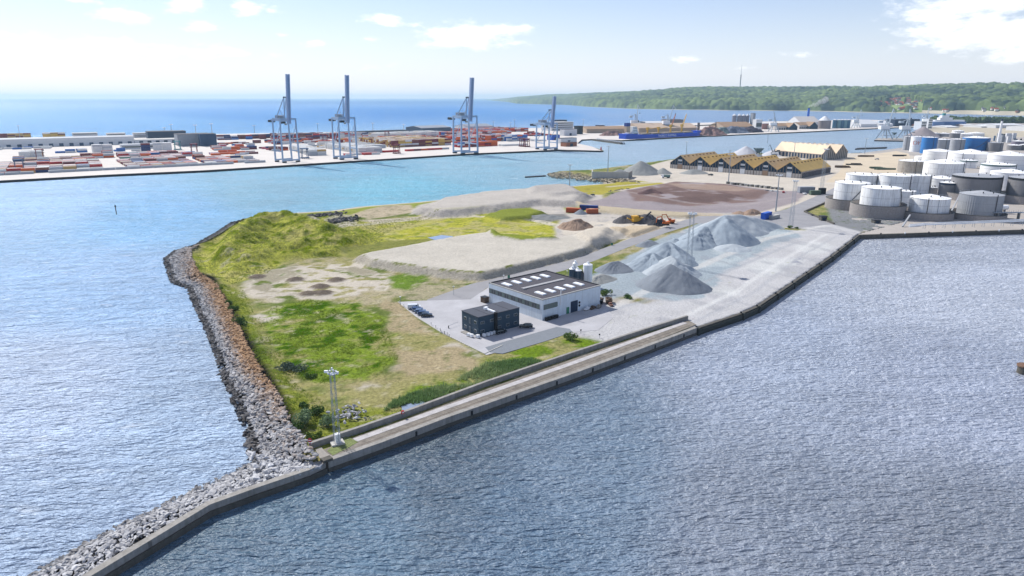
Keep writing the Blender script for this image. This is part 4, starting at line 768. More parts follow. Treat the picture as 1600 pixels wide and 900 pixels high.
for i, (a, c, l_, m_, nm, lab) in enumerate(((HW*.72, -1.6, 3, white, 'pallet_stack', 'white wrapped goods on the ground near the right part of the hall'), (HW*.80, -2.0, 2.6, wood, 'pallet_stack', 'brown pallets lying in front of the hall right end'), (HW*.9, -2.4, 2.6, concrete, 'pallet_stack', 'grey slabs stacked in front of the hall right end'), (HW+1.5, 1.5, 4, dark, 'scrap_skip', 'dark skip behind the right corner of the hall'), (HW+4.5, -.5, 3.6, wood, 'scrap_skip', 'brown skip with timber waste right of the hall'), (HW+2.4, -3.4, 3, mat('rusty_red', lin(150, 110, 96), .8, .2, 1), 'pallet_stack', 'reddish timber stack right of the hall corner'))):
    p = onh(a, c); t_ = thing(nm, lab, 'skip' if 'skip' in nm else 'pallets', p, hang+.2*i)
    if 'skip' in nm:
        b = MB(); b.box((0, 0, .9), (l_, 2.2, 1.6), 0, 0, 1.18); b.build('tub', m_, t_); b = MB(); [b.box((random.uniform(-1.3, 1.3), random.uniform(-.7, .7), 1.8), (1.4, .3, .5), random.random()*3) for _ in range(9)]; b.build('load', wood, t_)
    else:
        for k in range(3): b = MB(); b.box((-1.2+k*1.2, .1*k, .1), (1.1, 1.2, .16)); b.build('pallet', wood, t_); b = MB(); b.box((-1.2+k*1.2, .1*k, .2+.25*(1+k % 2)), (1.0, 1.1, .5*(1+k % 2))); b.build('load', m_, t_)
for (px, py, lab) in ((795, 434, 'green box beside the lane behind the hall'), (913, 397, 'dark green box beside the lane past the hall'), (956, 383, 'small green box by the lane near the white heap')):
    t_ = thing('cable_cabinet', lab, 'cabinet', at(px, py, 2.3)); b = MB(); b.box((0, 0, .6), (1.1, .6, 1.2)); b.build('housing', green, t_); b = MB(); b.box((0, 0, 1.24), (1.2, .7, .08)); b.build('lid', dark, t_)
for (px, py, lab) in ((787, 443, 'white pole lamp behind the hall left corner'), (886, 436, 'white pole lamp near the silos'), (626, 478, 'white post lamp at the left tip of the parking yard'), (709, 461, 'white pole in the grass edge of the lane')):
    t_ = thing('yard_lamp', lab, 'lamp', at(px, py, 2.3)); b = MB(); b.bar((0, 0, 0), (0, 0, 3.6), .09, 6); b.build('pole', steel, t_); b = MB(); b.box((0, 0, 3.7), (.7, .4, .2)); b.build('lamp_head', white, t_)
for (px, py, lab) in ((907.5, 521, 'short dark post left of the two on the gravel edge'), (936.5, 528, 'short dark post nearer the rail strip')):
    t_ = thing('warning_post', lab, 'post', at(px, py, 2.25)); b = MB(); b.bar((0, 0, 0), (0, 0, 1.3), .07, 6); b.build('shaft', steel, t_); b = MB(); b.box((0, -.05, 1.25), (.5, .08, .5)); b.build('plate', dark, t_)
# no-entry sign, life buoy, marks by the breakwater
sp = at(485.5, 702, 2.6); t_ = thing('no_entry_sign', 'round red no-entry sign at the near end of the parapet wall', 'sign', sp); b = MB(); b.bar((0, .06, 0), (0, .06, 2.6), .05, 6); b.build('post', steel, t_)
b = MB(); b.cyl((0, 0), 0, .05, .5, n=24); o_ = b.build('disc', redp, t_, (0, 0, 2.3)); o_.rotation_euler = (math.pi/2, 0, 0); b = MB(); b.box((0, -.06, 2.3), (.72, .02, .17)); b.build('bar', white, t_); b = MB(); b.box((0, 0, 1.5), (.75, .05, .5)); b.build('text_plate', white, t_); b = MB(); b.box((0, -.04, 1.5), (.6, .02, .1)); b.box((0, -.04, 1.34), (.5, .02, .08)); b.build('lettering', redp, t_)
sp = at(629.5, 652, 2.5); t_ = thing('life_buoy_post', 'red life buoy cabinet on the rail strip beside the parapet wall', 'life buoy', sp, .7); b = MB(); b.bar((0, 0, 0), (0, 0, 1.6), .06, 6); b.build('post', steel, t_); b = MB(); b.box((0, 0, 1.4), (.7, .35, .8)); b.build('box', redp, t_)
b = MB(); b.box((0, -.19, 1.4), (.4, .02, .4)); b.build('plate', white, t_)

# ------------------------------------------------------------------ LIGHT MASTS
def mast(px, yb, yt, label, kind='lattice', w_=1.0, g='tall lighting masts of the harbour', lamps=8):
    p = at(px, yb, 2.3); h = zat(yt, p.y)-2.3; t_ = thing('light_mast', label, 'light mast', p, 0, g); r_ = w_
    if kind == 'lattice':
        b = MB(); n = max(6, int(h/(2*r_*1.1)))
        for sx_ in (-1, 1):
            for sy_ in (-1, 1): b.bar((sx_*r_, sy_*r_, 0), (sx_*r_*.72, sy_*r_*.72, h-1), .055*r_+.035)
        for i in range(n):
            z0, z1 = (h-1)*i/n, (h-1)*(i+1)/n; k0, k1 = r_*(1-.28*i/n), r_*(1-.28*(i+1)/n); s = 1 if i % 2 else -1
            for q_ in range(4):
                c_, s_ = [(1, 0), (0, 1), (-1, 0), (0, -1)][q_]; a = Vector((c_*k0-s_*k0*s, s_*k0+c_*k0*s, z0)); e = Vector((c_*k1+s_*k1*s, s_*k1-c_*k1*s, z1)); b.bar(a, e, .03*r_+.015)
        b.build('lattice', steel, t_)
    else: b = MB(); b.bar((0, 0, 0), (0, 0, h-1), .38*w_, 8, r2=.2*w_); b.build('pole', steel, t_)
    hd = MB(); R_ = max(1.5*r_, h*.05); hd.cyl((0, 0), h-1.1, h-.9, R_*.8, R_, 10); [hd.bar((R_*math.cos(a), R_*math.sin(a), h-.9), (R_*math.cos(a+.785), R_*math.sin(a+.785), h), .05) for a in np.arange(0, 6.28, .785)]; hdo = hd.build('lamp_platform', steel, t_)
    for k in range(lamps): a = 2*math.pi*k/lamps; b = MB(); b.box((R_*1.05*math.cos(a), R_*1.05*math.sin(a), h-.55), (R_*.34, R_*.34, R_*.38), a); b.build('floodlight', white, hdo)
    return t_, h
t_, h = mast(527.3, 694, 578, 'near lattice light mast on a white concrete pad by the breakwater root', w_=.62)
b = MB(); b.box((0, 0, .25), (3.0, 2.4, .6), .5); b.build('base', pale_conc, t_); b = MB(); b.box((.1, 0, 1.6), (1.1, 1.1, 2.2), .5); b.build('cabinet', white, t_)
b = MB(); b.box((-1.3, 0, h-.4), (.9, .5, .5)); b.box((1.2, 0, h-.7), (.5, .5, .5)); b.box((0, 0, h+.3), (.3, .3, .6)); b.build('camera', white, t_)
mast(1075.8, 419, 331.5, 'twin lattice mast standing between the grey gravel heaps', w_=1.15); mast(1235.3, 355, 281, 'lattice mast on the green strip where the lanes meet', w_=1.0)
mast(1282.8, 303, 232, 'lattice mast beside the green skip at the top of the lane', w_=1.1)
for px, yb, yt, lab in ((890, 292, 256.5, 'slim lamp mast on the sandy bay shore'), (949.5, 274, 227.5, 'slim lamp mast by the white walled gravel bay'), (1071.7, 247, 221, 'slim lamp mast behind the left gable of the sheds'), (1140.5, 240, 234.6, 'lamp mast top showing above the middle shed roof'), (1240, 247, 222, 'slim lamp mast in front of the long beige warehouse'), (1138, 286, 240, 'faint slim mast in front of the ochre sheds'), (1212, 330, 272, 'slim faint mast at the edge of the ore yard'), (1351, 240, 216, 'slim lamp mast on the shore left of the tanks'), (1199, 224, 210, 'thin mast on the quay behind the sheds'),
        (32, 218, 196, 'thin mast behind the terminal, leftmost'), (258, 212, 199, 'thin mast left of the dark hangar'), (269, 212, 194, 'thin mast above the dark block'), (307, 214, 195, 'thin mast right of the dark hangar'), (332, 212, 193, 'thin mast near the sea side left of the first crane'), (398, 208, 196, 'thin mast between hangar and first crane'), (497, 206, 193, 'thin mast left of the second crane'), (583, 206, 192, 'thin mast right of the second crane'), (631, 205, 194, 'thin mast behind the grey hangar'), (771, 200, 190, 'thin mast behind the white hangar'), (798, 200, 191, 'thin mast right of the white hangar, shorter'), (804, 199, 187, 'thin mast right of the white hangar, taller'), (911, 197, 186, 'thin mast at the sea side right of the fourth crane')):
    mast(px, yb, yt, lab, 'pole', w_=1.3 if yb > 215 else 2.0, lamps=4)

# ------------------------------------------------------------------ GRAVEL AND SAND HEAPS
def heap(name, label, ridge_px, hs, slope, m, zb=2.2, n=70, rough=.5, seed=0, cat='heap', group=None, dent=None):
    pts = [at(px, py, zb) for px, py in ridge_px]; c = sum(pts, Vector())/len(pts); mr_ = max(hs)/slope; xs_ = [p.x for p in pts]; ys_ = [p.y for p in pts]
    x = np.linspace(min(xs_)-mr_-2, max(xs_)+mr_+2, n); y = np.linspace(min(ys_)-mr_-2, max(ys_)+mr_+2, n); X_, Y_ = np.meshgrid(x, y); Zh = np.full(X_.shape, -9.)
    for i in range(max(1, len(pts)-1)):
        a = pts[i]; b_ = pts[min(i+1, len(pts)-1)]; v = b_-a; L2 = max(v.length_squared, 1e-6); t = np.clip(((X_-a.x)*v.x+(Y_-a.y)*v.y)/L2, 0, 1); d = np.hypot(X_-a.x-t*v.x, Y_-a.y-t*v.y); hh = hs[i]*(1-t)+hs[min(i+1, len(hs)-1)]*t
        Zh = np.maximum(Zh, hh-d*slope)
    wx, wy = fbm(X_, Y_, 9, 3, seed)-.5, fbm(X_, Y_, 3, 3, seed+4)-.5
    top = max(hs); gl_ = fbm(np.arctan2(Y_-c.y, X_-c.x)*14, np.hypot(X_-c.x, Y_-c.y)*.05, 1.0, 3, seed+9)-.5; Zh = Zh+gl_*rough*1.3*np.clip(Zh/top*3, 0, 1)*np.clip((top-Zh)/top*3, 0, 1)+wx*rough*2.6+(fbm(X_, Y_, 1.8, 3, seed+30)-.5)*rough*.9*np.clip(Zh/top+.15, 0, 1)+wy*rough*.6*np.clip(Zh*2, 0, 1); Zh = np.where(Zh > top*.96, top*.96+(Zh-top*.96)*.5, Zh)
    Zh = np.maximum(Zh, -.6); col = np.ones(X_.shape+(4,))*.5
    o = grid_mesh(name, X_-c.x, Y_-c.y, Zh, col, m, keep=Zh > -.55, smooth=True); o.location = (c.x, c.y, zb); tag(o, label, cat, group); return o
gr_mid = mat('gravel_blue_grey', lin(172, 185, 197), .95, .14, .5, bump=.12, bscale=2.5); gr_dark = mat('gravel_dark_grey', lin(146, 154, 164), .95, .16, .5, bump=.12, bscale=2.5); gr_pale = mat('gravel_pale_blue', lin(196, 205, 212), .95, .1, .3, bump=.1, bscale=1.5)
gr_grey = mat('gravel_grey', lin(168, 170, 168), .95, .12, .4, bump=.1, bscale=2); gr_sand = mat('gravel_sand', lin(206, 190, 170), .95, .16, .4, bump=.15, bscale=2); gr_brown = mat('soil_brown', lin(176, 150, 130), .95, .2, .4, bump=.2, bscale=2); gr_white = mat('chalk_white', lin(222, 222, 228), .95, .08, .4, bump=.1); ore_m = mat('ore_maroon', lin(110, 84, 84), .95, .25, .3, bump=.2, bscale=1.5); scrap_m = mat('crushed_dark_stone', lin(104, 102, 104), .95, .5, .9, bump=.3, bscale=2)
def HH(px, yb, yt): return zat(yt, at(px, yb).y)-2.2
G_ = 'gravel heaps on the grey yard'
heap('gravel_heap', 'large blue grey gravel cone with the highest crest, behind the lattice mast', [(1112, 374), (1128, 372), (1135, 376)], [10, 13.4, 12], .66, gr_mid, seed=1, rough=.8, group=G_)
heap('gravel_heap', 'long pale blue heap trailing right from the highest cone', [(1130, 364), (1155, 361), (1185, 357), (1215, 356)], [11.0, 10, 6.0, 2.5], .58, gr_pale, seed=2, rough=.7, group=G_)
heap('gravel_heap', 'low blue grey mound left of the highest cone', [(1082, 385), (1100, 375)], [5.5, 8.0], .55, gr_mid, seed=3, rough=1.0, group=G_)
heap('gravel_heap', 'dark grey cone nearest to the working quay', [(1046, 446), (1062, 449), (1072, 450)], [9.6, 8.0, 7.0], .66, gr_dark, seed=4, rough=.5, group=G_)
heap('gravel_heap', 'middle grey heap behind the darkest cone', [(1035, 405), (1043, 402), (1062, 412)], [8.2, 8.4, 5], .6, gr_mid, seed=5, rough=.7, group=G_)
heap('gravel_heap', 'pale pointed heap just behind the darkest cone', [(1047, 426), (1056, 430), (1080, 428)], [8.2, 6.5, 3.4], .62, gr_pale, seed=6, rough=.6, group=G_)
heap('gravel_heap', 'grey heap with two tops left of the pale pointed one', [(1008, 418), (1018, 416), (1028, 424)], [6.2, 6.8, 5], .62, gr_mid, seed=7, rough=.9, group=G_)
heap('gravel_heap', 'low dark heap near the white silo', [(950, 423), (965, 420), (972, 421)], [3.6, 4.0, 3], .5, gr_dark, seed=8, rough=.5, group=G_)
heap('gravel_heap', 'low pale greenish mound between the silos and the dark heap', [(930, 440), (940, 436)], [1.8, 2.2], .35, gr_grey, seed=9, group=G_)
heap('gravel_heap', 'small round grey mound between the lane and the lattice mast', [(1054, 377)], [2.2], .6, gr_mid, seed=10, n=30, group=G_)
heap('gravel_heap', 'small dark mound beside the lane', [(1005, 384), (1015, 380)], [1.6, 2], .4, gr_dark, seed=11, n=30, group=G_)
heap('gravel_heap', 'low grey fan at the foot of the highest cone', [(1145, 389)], [3.0], .32, gr_pale, seed=12, n=40, group=G_)
heap('sand_heap', 'big round grey heap at the far shore near the white walled bay', [(1000, 271), (1008, 270)], [13.5, 11], .6, gr_grey, seed=13, n=60)
heap('sand_heap', 'grey heap inside the white walled bay', [(966, 275), (972, 273)], [7, 5.5], .5, gr_grey, seed=14, n=50)
heap('sand_heap', 'small grey heap right of the big round heap', [(1035, 271)], [6], .55, gr_grey, seed=15, n=40)
heap('sand_heap', 'low flat grey heap before the first shed gables', [(1078, 271), (1092, 271)], [4.6, 4], .4, gr_grey, seed=16, n=50)
heap('sand_heap', 'white pointed heap behind the shed roofs', [(1164, 248)], [17], .6, gr_white, seed=17, n=50)
heap('sand_heap', 'pale sand pile left of the loading hopper on the jetty side', [(1206, 243)], [8], .5, gr_white, seed=40, n=40)
heap('ore_heap', 'dark maroon ore heap at the left edge of the ore yard', [(1004, 307), (1018, 304), (1030, 306)], [4.2, 5.2, 3.5], .42, ore_m, seed=18, n=60)
heap('soil_heap', 'brown soil heap between the field and the white heap', [(896, 356), (905, 354)], [5.2, 4.6], .5, gr_brown, seed=19, rough=1.2)
heap('chalk_heap', 'white chalk heap beside the lane', [(940, 366), (948, 368)], [3.5, 2.8], .4, gr_white, seed=20, rough=.9)
heap('gravel_bank', 'long low grey bank beside the orange skips', [(820, 342), (850, 341), (885, 341)], [2.4, 2.8, 1.2], .45, gr_grey, seed=21)
heap('stone_heap', 'dark crushed stone heap left of the yellow crusher', [(972, 347), (980, 345)], [4.6, 4.2], .6, scrap_m, seed=22, n=50, rough=1)
heap('stone_heap', 'dark crushed stone heap between crusher and excavator', [(1006, 347), (1014, 345)], [4.8, 4.2], .55, scrap_m, seed=23, n=50, rough=1)
heap('stone_heap', 'pile of broken black asphalt under the excavator', [(1025, 352), (1036, 350)], [3.6, 3.0], .6, mat('black_rubble', lin(60, 62, 70), .9, .8, 1.2, bump=.5, bscale=2), seed=24, n=50, rough=1.6)
heap('soil_heap', 'brown soil heap at the far side of the lane', [(1172, 334), (1178, 333)], [3.4, 3.0], .5, gr_brown, seed=25, n=40, rough=1.2)
heap('soil_heap', 'brown low soil heap left of the blue skip', [(1155, 334)], [2.0], .4, gr_brown, seed=26, n=30)
heap('gravel_heap', 'small blue grey cone beside the dark blue container', [(907, 334)], [3.4], .65, gr_dark, seed=27, n=30)
heap('soil_heap', 'small black heap on the left edge of the ore yard', [(957, 306), (962, 306)], [2.6, 2], .45, mat('black_soil', lin(58, 54, 56), .95, .3, 1), seed=28, n=30)
heap('sand_heap', 'grey brown heap with steep right end on the northern bank', [(868, 304), (885, 303)], [6.5, 5.0], .45, mat('silt_grey', lin(184, 178, 170), .95, .18, .3, bump=.2), seed=29, rough=1.3)

# ------------------------------------------------------------------ MACHINES AND BOXES ON THE YARD
def excavator(p, rz, label):
    t_ = thing('excavator', label, 'excavator', p, rz)
    for s in (-1, 1): b = MB(); b.box((0, s*1.25, .5), (4.2, .6, .9), 0, 0, .85); b.build('track', black, t_)
    b = MB(); b.box((-.7, 0, 1.7), (3.4, 2.7, 1.3)); b.box((-2.0, 0, 1.9), (.9, 2.6, 1.4)); b.build('engine_house', orangep, t_)
    b = MB(); b.box((.9, -.75, 2.1), (1.6, 1.1, 1.9)); cb_ = b.build('cab', orangep, t_); b = MB(); b.box((.95, -.75, 2.5), (1.66, 1.16, .8)); b.build('window', glass, cb_)
    b = MB(); b.bar((.9, .3, 1.8), (3.2, .3, 5.6), .38, r2=.32); b.bar((3.2, .3, 5.6), (5.8, .3, 5.2), .32, r2=.26); bo_ = b.build('boom', orangep, t_)
    b = MB(); b.bar((5.7, .3, 5.5), (6.4, .3, 1.9), .26, r2=.2); b.build('arm', orangep, bo_); b = MB(); b.box((6.3, .3, 1.3), (1.2, 1.3, 1.1), 0, 0, .75); b.build('bucket', dark, t_)
excavator(at(1040, 352, 3.5), math.pi+.15, 'orange excavator with raised boom on the black rubble'); excavator(at(1048, 349, 2.3), 2.6, 'orange digger behind the one with the raised boom')
cr = thing('stone_crusher', 'yellow stone crusher with two dark conveyors between the stone heaps', 'crusher', at(996, 348, 2.3), .35)
b = MB(); b.box((0, 0, 2.2), (7, 2.8, 2.6)); b.box((-2, 0, 4), (3.4, 3, 1.4), 0, 0, 1.25); b.build('hopper', yellow, cr); b = MB(); [b.box((0, s*1.2, .5), (6, .6, .9)) for s in (-1, 1)]; b.build('track', black, cr)
b = MB(); b.bar((2, 0, 1.2), (10, .5, 6.5), .55); b.build('conveyor', dark, cr); b = MB(); b.bar((-3, 0, 1.4), (-8.5, -1.5, 3.8), .45); b.build('conveyor', yellow, cr); b = MB(); b.box((.8, 0, 4.2), (1.6, 1.6, 1.4)); b.build('engine', dark, cr)
def skip(px, py, L_, W_, H_, m, rz, label, name='skip_container', cat='container'):
    t_ = thing(name, label, cat, at(px, py, 2.3), rz); b = MB(); b.box((0, 0, H_/2), (L_, W_, H_)); n = int(L_/.8)
    [b.box((-L_/2+(i+.5)*L_/n, s*(W_/2+.05), H_/2), (.2, .1, H_*.9)) for i in range(n) for s in (-1, 1)]; b.build('body', m, t_); b = MB(); b.box((L_/2+.06, 0, H_/2), (.1, W_*.94, H_*.9)); b.build('door', m, t_)
    b = MB(); [b.box((sx_*L_/2*.99, sy_*W_/2*.99, H_/2), (.22, .22, H_+.1)) for sx_ in (-1, 1) for sy_ in (-1, 1)]; b.build('corner_post', m, t_)
skip(896, 332, 10, 3, 3.2, mat('rust_orange', lin(196, 92, 48, .85), .7, .2, .6), -.3, 'orange box container at the left beside the blue one'); skip(920, 328.5, 13, 3, 3.6, darkblue, -.35, 'long dark blue container among the sand heaps'); skip(925, 333.5, 8, 3, 3.2, mat('rust_brick', lin(186, 104, 70, .85), .7, .2, .6), .15, 'brick orange container right of the small grey cone')
skip(1197, 341.5, 10, 3, 4.2, bluep, .8, 'bright blue skip container by the lane junction'); skip(1210, 341, 9, 2.5, 2.2, pale_conc, .7, 'pale block stack right of the bright blue container', 'block_stack', 'blocks')
skip(1273, 304, 9, 3, 3.4, mat('skip_green', lin(110, 130, 110), .7, .2, .5), .15, 'green grey skip at the top of the lane'); skip(1259, 301, 13, 5, 5, greyclad, .05, 'grey open shed beside the parked van at the ore yard end', 'site_shed', 'shed')
skip(1284, 303, 5, 3, 5, dark, .15, 'dark machine box right of the green skip', 'machine_box', 'box')
for i, (px, py, c_, lab) in enumerate(((1199, 299.5, carblack, 'black car left in the group beyond the ore yard'), (1206, 299.7, carsilver, 'silver car in the middle of the group beyond the ore yard'), (1213, 299.9, carwhite, 'white car right in the group beyond the ore yard'), (1224, 301, redp, 'red car alone at the right end of the ore yard'), (1257, 303.5, carwhite, 'white car parked before the grey open shed'), (926, 305.5, carblack, 'black car at the left entrance of the ore yard'), (1110, 274.2, carblack, 'black car by the low flat heap before the sheds'), (1370, 249.5, carsilver, 'grey car on the pale sand yard left of the tanks'))):
    t_ = make_car(lab, c_, group='cars standing on the far yards'); t_.location = at(px, py, 2.3 if i != 5 else 2.6); t_.rotation_euler.z = .2+i*.35; t_.scale = (1.25,)*3 if i > 5 else (1, 1, 1)
def truck(p, rz, label, m):
    t_ = thing('tipper_truck', label, 'truck', p, rz); b = MB(); b.box((3.4, 0, 1.9), (2.2, 2.5, 2.6), 0, 0, .92); cb_ = b.build('cab', white, t_); b = MB(); b.box((4.48, 0, 2.4), (.1, 2.1, .9)); b.build('windscreen', glass, cb_)
    b = MB(); b.box((-1.2, 0, 2.1), (6.4, 2.5, 1.9), 0, 0, 1.04); b.build('tipper_body', m, t_); b = MB(); b.box((0, 0, .95), (8.6, 1.2, .35)); b.build('chassis', dark, t_)
    for x in (-3.4, -2.1, 2.9):
        for s in (-1, 1): b = MB(); b.cyl((0, 0), -.2, .2, .55, n=12); o_ = b.build('wheel', black, t_, (x, s*1.1, .55)); o_.rotation_euler = (math.pi/2, 0, 0)
truck(at(1040, 278, 2.3), .15+math.pi, 'white tipper truck driving on the pale yard before the sheds', mat('tipper_green', lin(130, 160, 156), .6, .1, 1))
# white walled storage bay
bay = thing('block_wall_bay', 'white concrete block wall bay holding grey gravel by the jetty', 'wall', at(925, 279, 2.2)); o0 = at(925, 279, 2.2); q_ = [at(925, 273, 2.2)-o0, at(925.5, 278.5, 2.2)-o0, at(981.5, 279, 2.2)-o0, at(987, 276, 2.2)-o0]
b = MB(); strip(b, q_[:3], .9, 0, 6.5); b.build('long_wall', pale_conc, bay); b = MB(); strip(b, q_[2:], .9, 0, 6.0); b.build('end_wall', concrete, bay)
# wreck of concrete blocks row beyond ore yard
bl = thing('block_row', 'long row of weathered concrete blocks on the far edge of the ore yard', 'blocks', at(1138, 290, 2.2)); o0 = at(1138, 290, 2.2)
for i in range(34): p = at(1138+i*2.5, 287.5+i*.27, 2.2)-o0; b = MB(); b.box((p.x, p.y+random.uniform(-2, 2), .9), (3.0, 1.6, random.uniform(1.4, 2.6)), random.random()*.5); b.build('block', [concrete, conc_dark, pale_conc][i % 3], bl)

# ------------------------------------------------------------------ SIX GABLED SHEDS
A, B = at(1047, 262.7), at(1251.6, 278.8); ux = (B-A).normalized(); ang = math.atan2(ux.y, ux.x); GW = (B-A).length/6; SD = 78; eh, rh = zat(263.5, at(1150, 270).y)-2.2, 15.5
eh = 7.0; bluegable = mat('gable_dark_blue', lin(28, 52, 74, .9), .7, .15, .3); pan = mat('shed_wall_panel', lin(220, 212, 204, .75), .8, .12, .3, streak=.2); postm = mat('shed_post', lin(150, 138, 128), .8, .2, 1)
ordn = ['first', 'second', 'third', 'fourth', 'fifth', 'sixth']
for i in range(6):
    o0 = A+ux*GW*i; t_ = thing('gabled_shed', '%s shed from the left in the row of six gabled sheds, %s roof' % (ordn[i], 'tan weathered' if i in (0, 2, 4) else 'bright ochre'), 'shed', (o0.x, o0.y, 2.2), ang, 'row of six gabled sheds')
    W = GW; ro = ochre if i in (1, 3, 5) else tanroof; b = MB(); b.add([(.02, 0, 0), (W-.02, 0, 0), (W-.02, 0, eh*.62), (.02, 0, eh*.62)], [(0, 1, 2, 3)]); b.add([(.02, SD, 0), (W-.02, SD, 0), (W-.02, SD, eh), (W/2, SD, rh-.3), (.02, SD, eh)], [(4, 3, 2, 1, 0)]); b.add([(.02, 0, 0), (.02, SD, 0), (.02, SD, eh-.2), (.02, 0, eh-.2)], [(3, 2, 1, 0)]); b.add([(W-.02, 0, 0), (W-.02, SD, 0), (W-.02, SD, eh-.2), (W-.02, 0, eh-.2)], [(0, 1, 2, 3)]); b.build('wall', pan, t_)
    b = MB(); b.add([(.02, 0, eh*.62), (W-.02, 0, eh*.62), (W-.02, 0, eh), (W/2, 0, rh-.3), (.02, 0, eh)], [(0, 1, 2, 3, 4)]); b.build('gable', bluegable, t_)
    b = MB(); th = .4; e = .6
    vs = [(-.0, -e, eh-.3), (W/2, -e, rh), (W, -e, eh-.3), (0, SD+e, eh-.3), (W/2, SD+e, rh), (W, SD+e, eh-.3)]; vs += [(x, y, z-th) for x, y, z in vs]
    b.add(vs, [(0, 1, 4, 3), (1, 2, 5, 4), (6, 9, 10, 7), (7, 10, 11, 8), (0, 6, 7, 1), (1, 7, 8, 2), (3, 4, 10, 9), (4, 5, 11, 10), (0, 3, 9, 6), (2, 8, 11, 5)]); r_ = b.build('roof', ro, t_)
    for k in range(9):
        for s in (0, 1):
            yy = SD*(.06+.105*k)+(2 if k > 1 else 0); x0 = W/2+(2.6 if s else -2.6); b = MB(); b.box((x0, yy, rh-2.6*(rh-eh)/(W/2)+.35), (1.6, 2.0, .8)); b.build('roof_vent', mat('vent_dark', lin(130, 100, 60), .8, .2, 1), r_)
    b = MB(); b.box((W/2, -.12, rh*.62), (4.6, .14, 1.7)); sg = b.build('sign_board', white, t_); b = MB(); [b.box((W/2-1.5+k*.6, -.22, rh*.62), (.36, .04, .55)) for k in range(6)]; b.build('lettering', navy, sg)
    b = MB(); b.box((W/2, -.1, 2.6), (5.4, .12, 5.2)); b.build('door', white if i not in (0, 4) else mat('door_tan', lin(200, 168, 140), .7, .1, 1), t_); b = MB(); b.box((W/2, -.12, 6.0), (6.0, .12, 1.3)); b.build('lintel_band', greyclad, t_)
    for k in range(9):
        if k != 4: xx = W*k/8; hh = min(eh+(rh-eh)*(1-abs(xx-W/2)/(W/2))-.6, rh-3) if 2 < k < 6 else (eh if k not in (2, 6) else eh+3); b = MB(); b.box((min(max(xx, .3), W-.3), -.2, hh/2), (.45, .3, hh)); b.build('pillar', postm, t_)
    if i == 5:
        for k in range(22): b = MB(); b.box((W+.15, SD*(k+.5)/22, eh*.45), (.3, .5, eh*.9)); b.build('pillar', postm, t_)
        for k in range(22): b = MB(); b.box((W+.08, SD*(k+1)/22, eh*.4), (.12, 2.0, eh*.7)); b.build('opening', mat('opening_dark', lin(84, 92, 112), .8, .2, 1), t_)
# beige twin gabled warehouse: two naves with their ridges running left
g0, g1, g2 = at(1283, 250), at(1304, 249), at(1323.5, 245.8); 
def nave(ga, gb, Ln, label, rhh, ehh):
    v = (gb-ga); W = v.length; an = math.atan2(v.y, v.x); t_ = thing('long_warehouse', label, 'warehouse', (ga.x, ga.y, 2.2), an, 'twin naved beige warehouse')
    b = MB(); b.add([(0, 0, 0), (W, 0, 0), (W, 0, ehh), (W/2, 0, rhh-.3), (0, 0, ehh)], [(0, 1, 2, 3, 4)]); b.add([(0, 0, 0), (0, Ln, 0), (0, Ln, ehh), (0, 0, ehh)], [(3, 2, 1, 0)]); b.add([(W, 0, 0), (W, Ln, 0), (W, Ln, ehh), (W, 0, ehh)], [(0, 1, 2, 3)]); b.add([(0, Ln, 0), (W, Ln, 0), (W, Ln, ehh), (W/2, Ln, rhh-.3), (0, Ln, ehh)], [(4, 3, 2, 1, 0)]); b.build('wall', mat('warehouse_wall', lin(186, 176, 164, .8), .8, .15, .2, streak=.3), t_)
    b = MB(); e = .8; vs = [(-.3, -e, ehh-.2), (W/2, -e, rhh), (W+.3, -e, ehh-.2), (-.3, Ln+e, ehh-.2), (W/2, Ln+e, rhh), (W+.3, Ln+e, ehh-.2)]; vs += [(x, y, z-.4) for x, y, z in vs]
    b.add(vs, [(0, 1, 4, 3), (1, 2, 5, 4), (6, 9, 10, 7), (7, 10, 11, 8), (0, 6, 7, 1), (1, 7, 8, 2), (3, 4, 10, 9), (4, 5, 11, 10), (0, 3, 9, 6), (2, 8, 11, 5)]); r_ = b.build('roof', beigeroof, t_)
    for k in range(10): b = MB(); b.box((W/2, Ln*(k+.5)/10, rhh+.3), (1.6, 3.2, 1.2)); b.build('ridge_vent', whiteclad, r_)
    for k in range(16): b = MB(); b.box((-.08, Ln*(k+.5)/16, ehh*.42), (.14, Ln/16*.5, ehh*.8)); b.build('opening', navy, t_)
    for k in range(7): b = MB(); hh = ehh+(rhh-ehh)*(1-abs((k+.5)/7-.5)*2)-.8; b.box((W*(k+.5)/7, -.1, hh/2), (W/7*.35, .14, hh)); b.build('gable_slot', mat('gable_dark_slot', lin(90, 92, 96), .8, .2, 1), t_)
vdir = (g1-g0).normalized(); Lx = 82
nave(g0, g1, Lx, 'long beige roofed warehouse nave facing the pale yard', zat(226.5, (g0.y+g1.y)/2)-2.2, 7.5); nave(g1+vdir*.3, g2, Lx, 'rear nave of the beige warehouse, right gable', zat(225.5, (g1.y+g2.y)/2)-2.2, 7.5)
def hopper(px, py, yt, label, wd=1.0):
    p = at(px, py); h = zat(yt, p.y)-2.2; t_ = thing('loading_hopper', label, 'hopper', p); b = MB(); r0 = h*.18*wd; b.box((0, 0, h*.78), (r0, r0, h*.44), 0, 0, 4.2); b.build('funnel', mat('hopper_grey', lin(110, 132, 140), .6, .15, .3), t_)
    for sx_ in (-1, 1):
        for sy_ in (-1, 1): b = MB(); b.bar((sx_*h*.3, sy_*h*.3, 0), (sx_*h*.2, sy_*h*.2, h*.7), h*.03); b.build('leg', dark, t_)
hopper(1184, 249, 231.5, 'grey double hopper standing behind the ochre sheds'); hopper(1396.5, 215.5, 207, 'grey hopper on the small crane quay'); hopper(1428, 214.5, 206, 'grey hopper right of the second crane on the small quay')

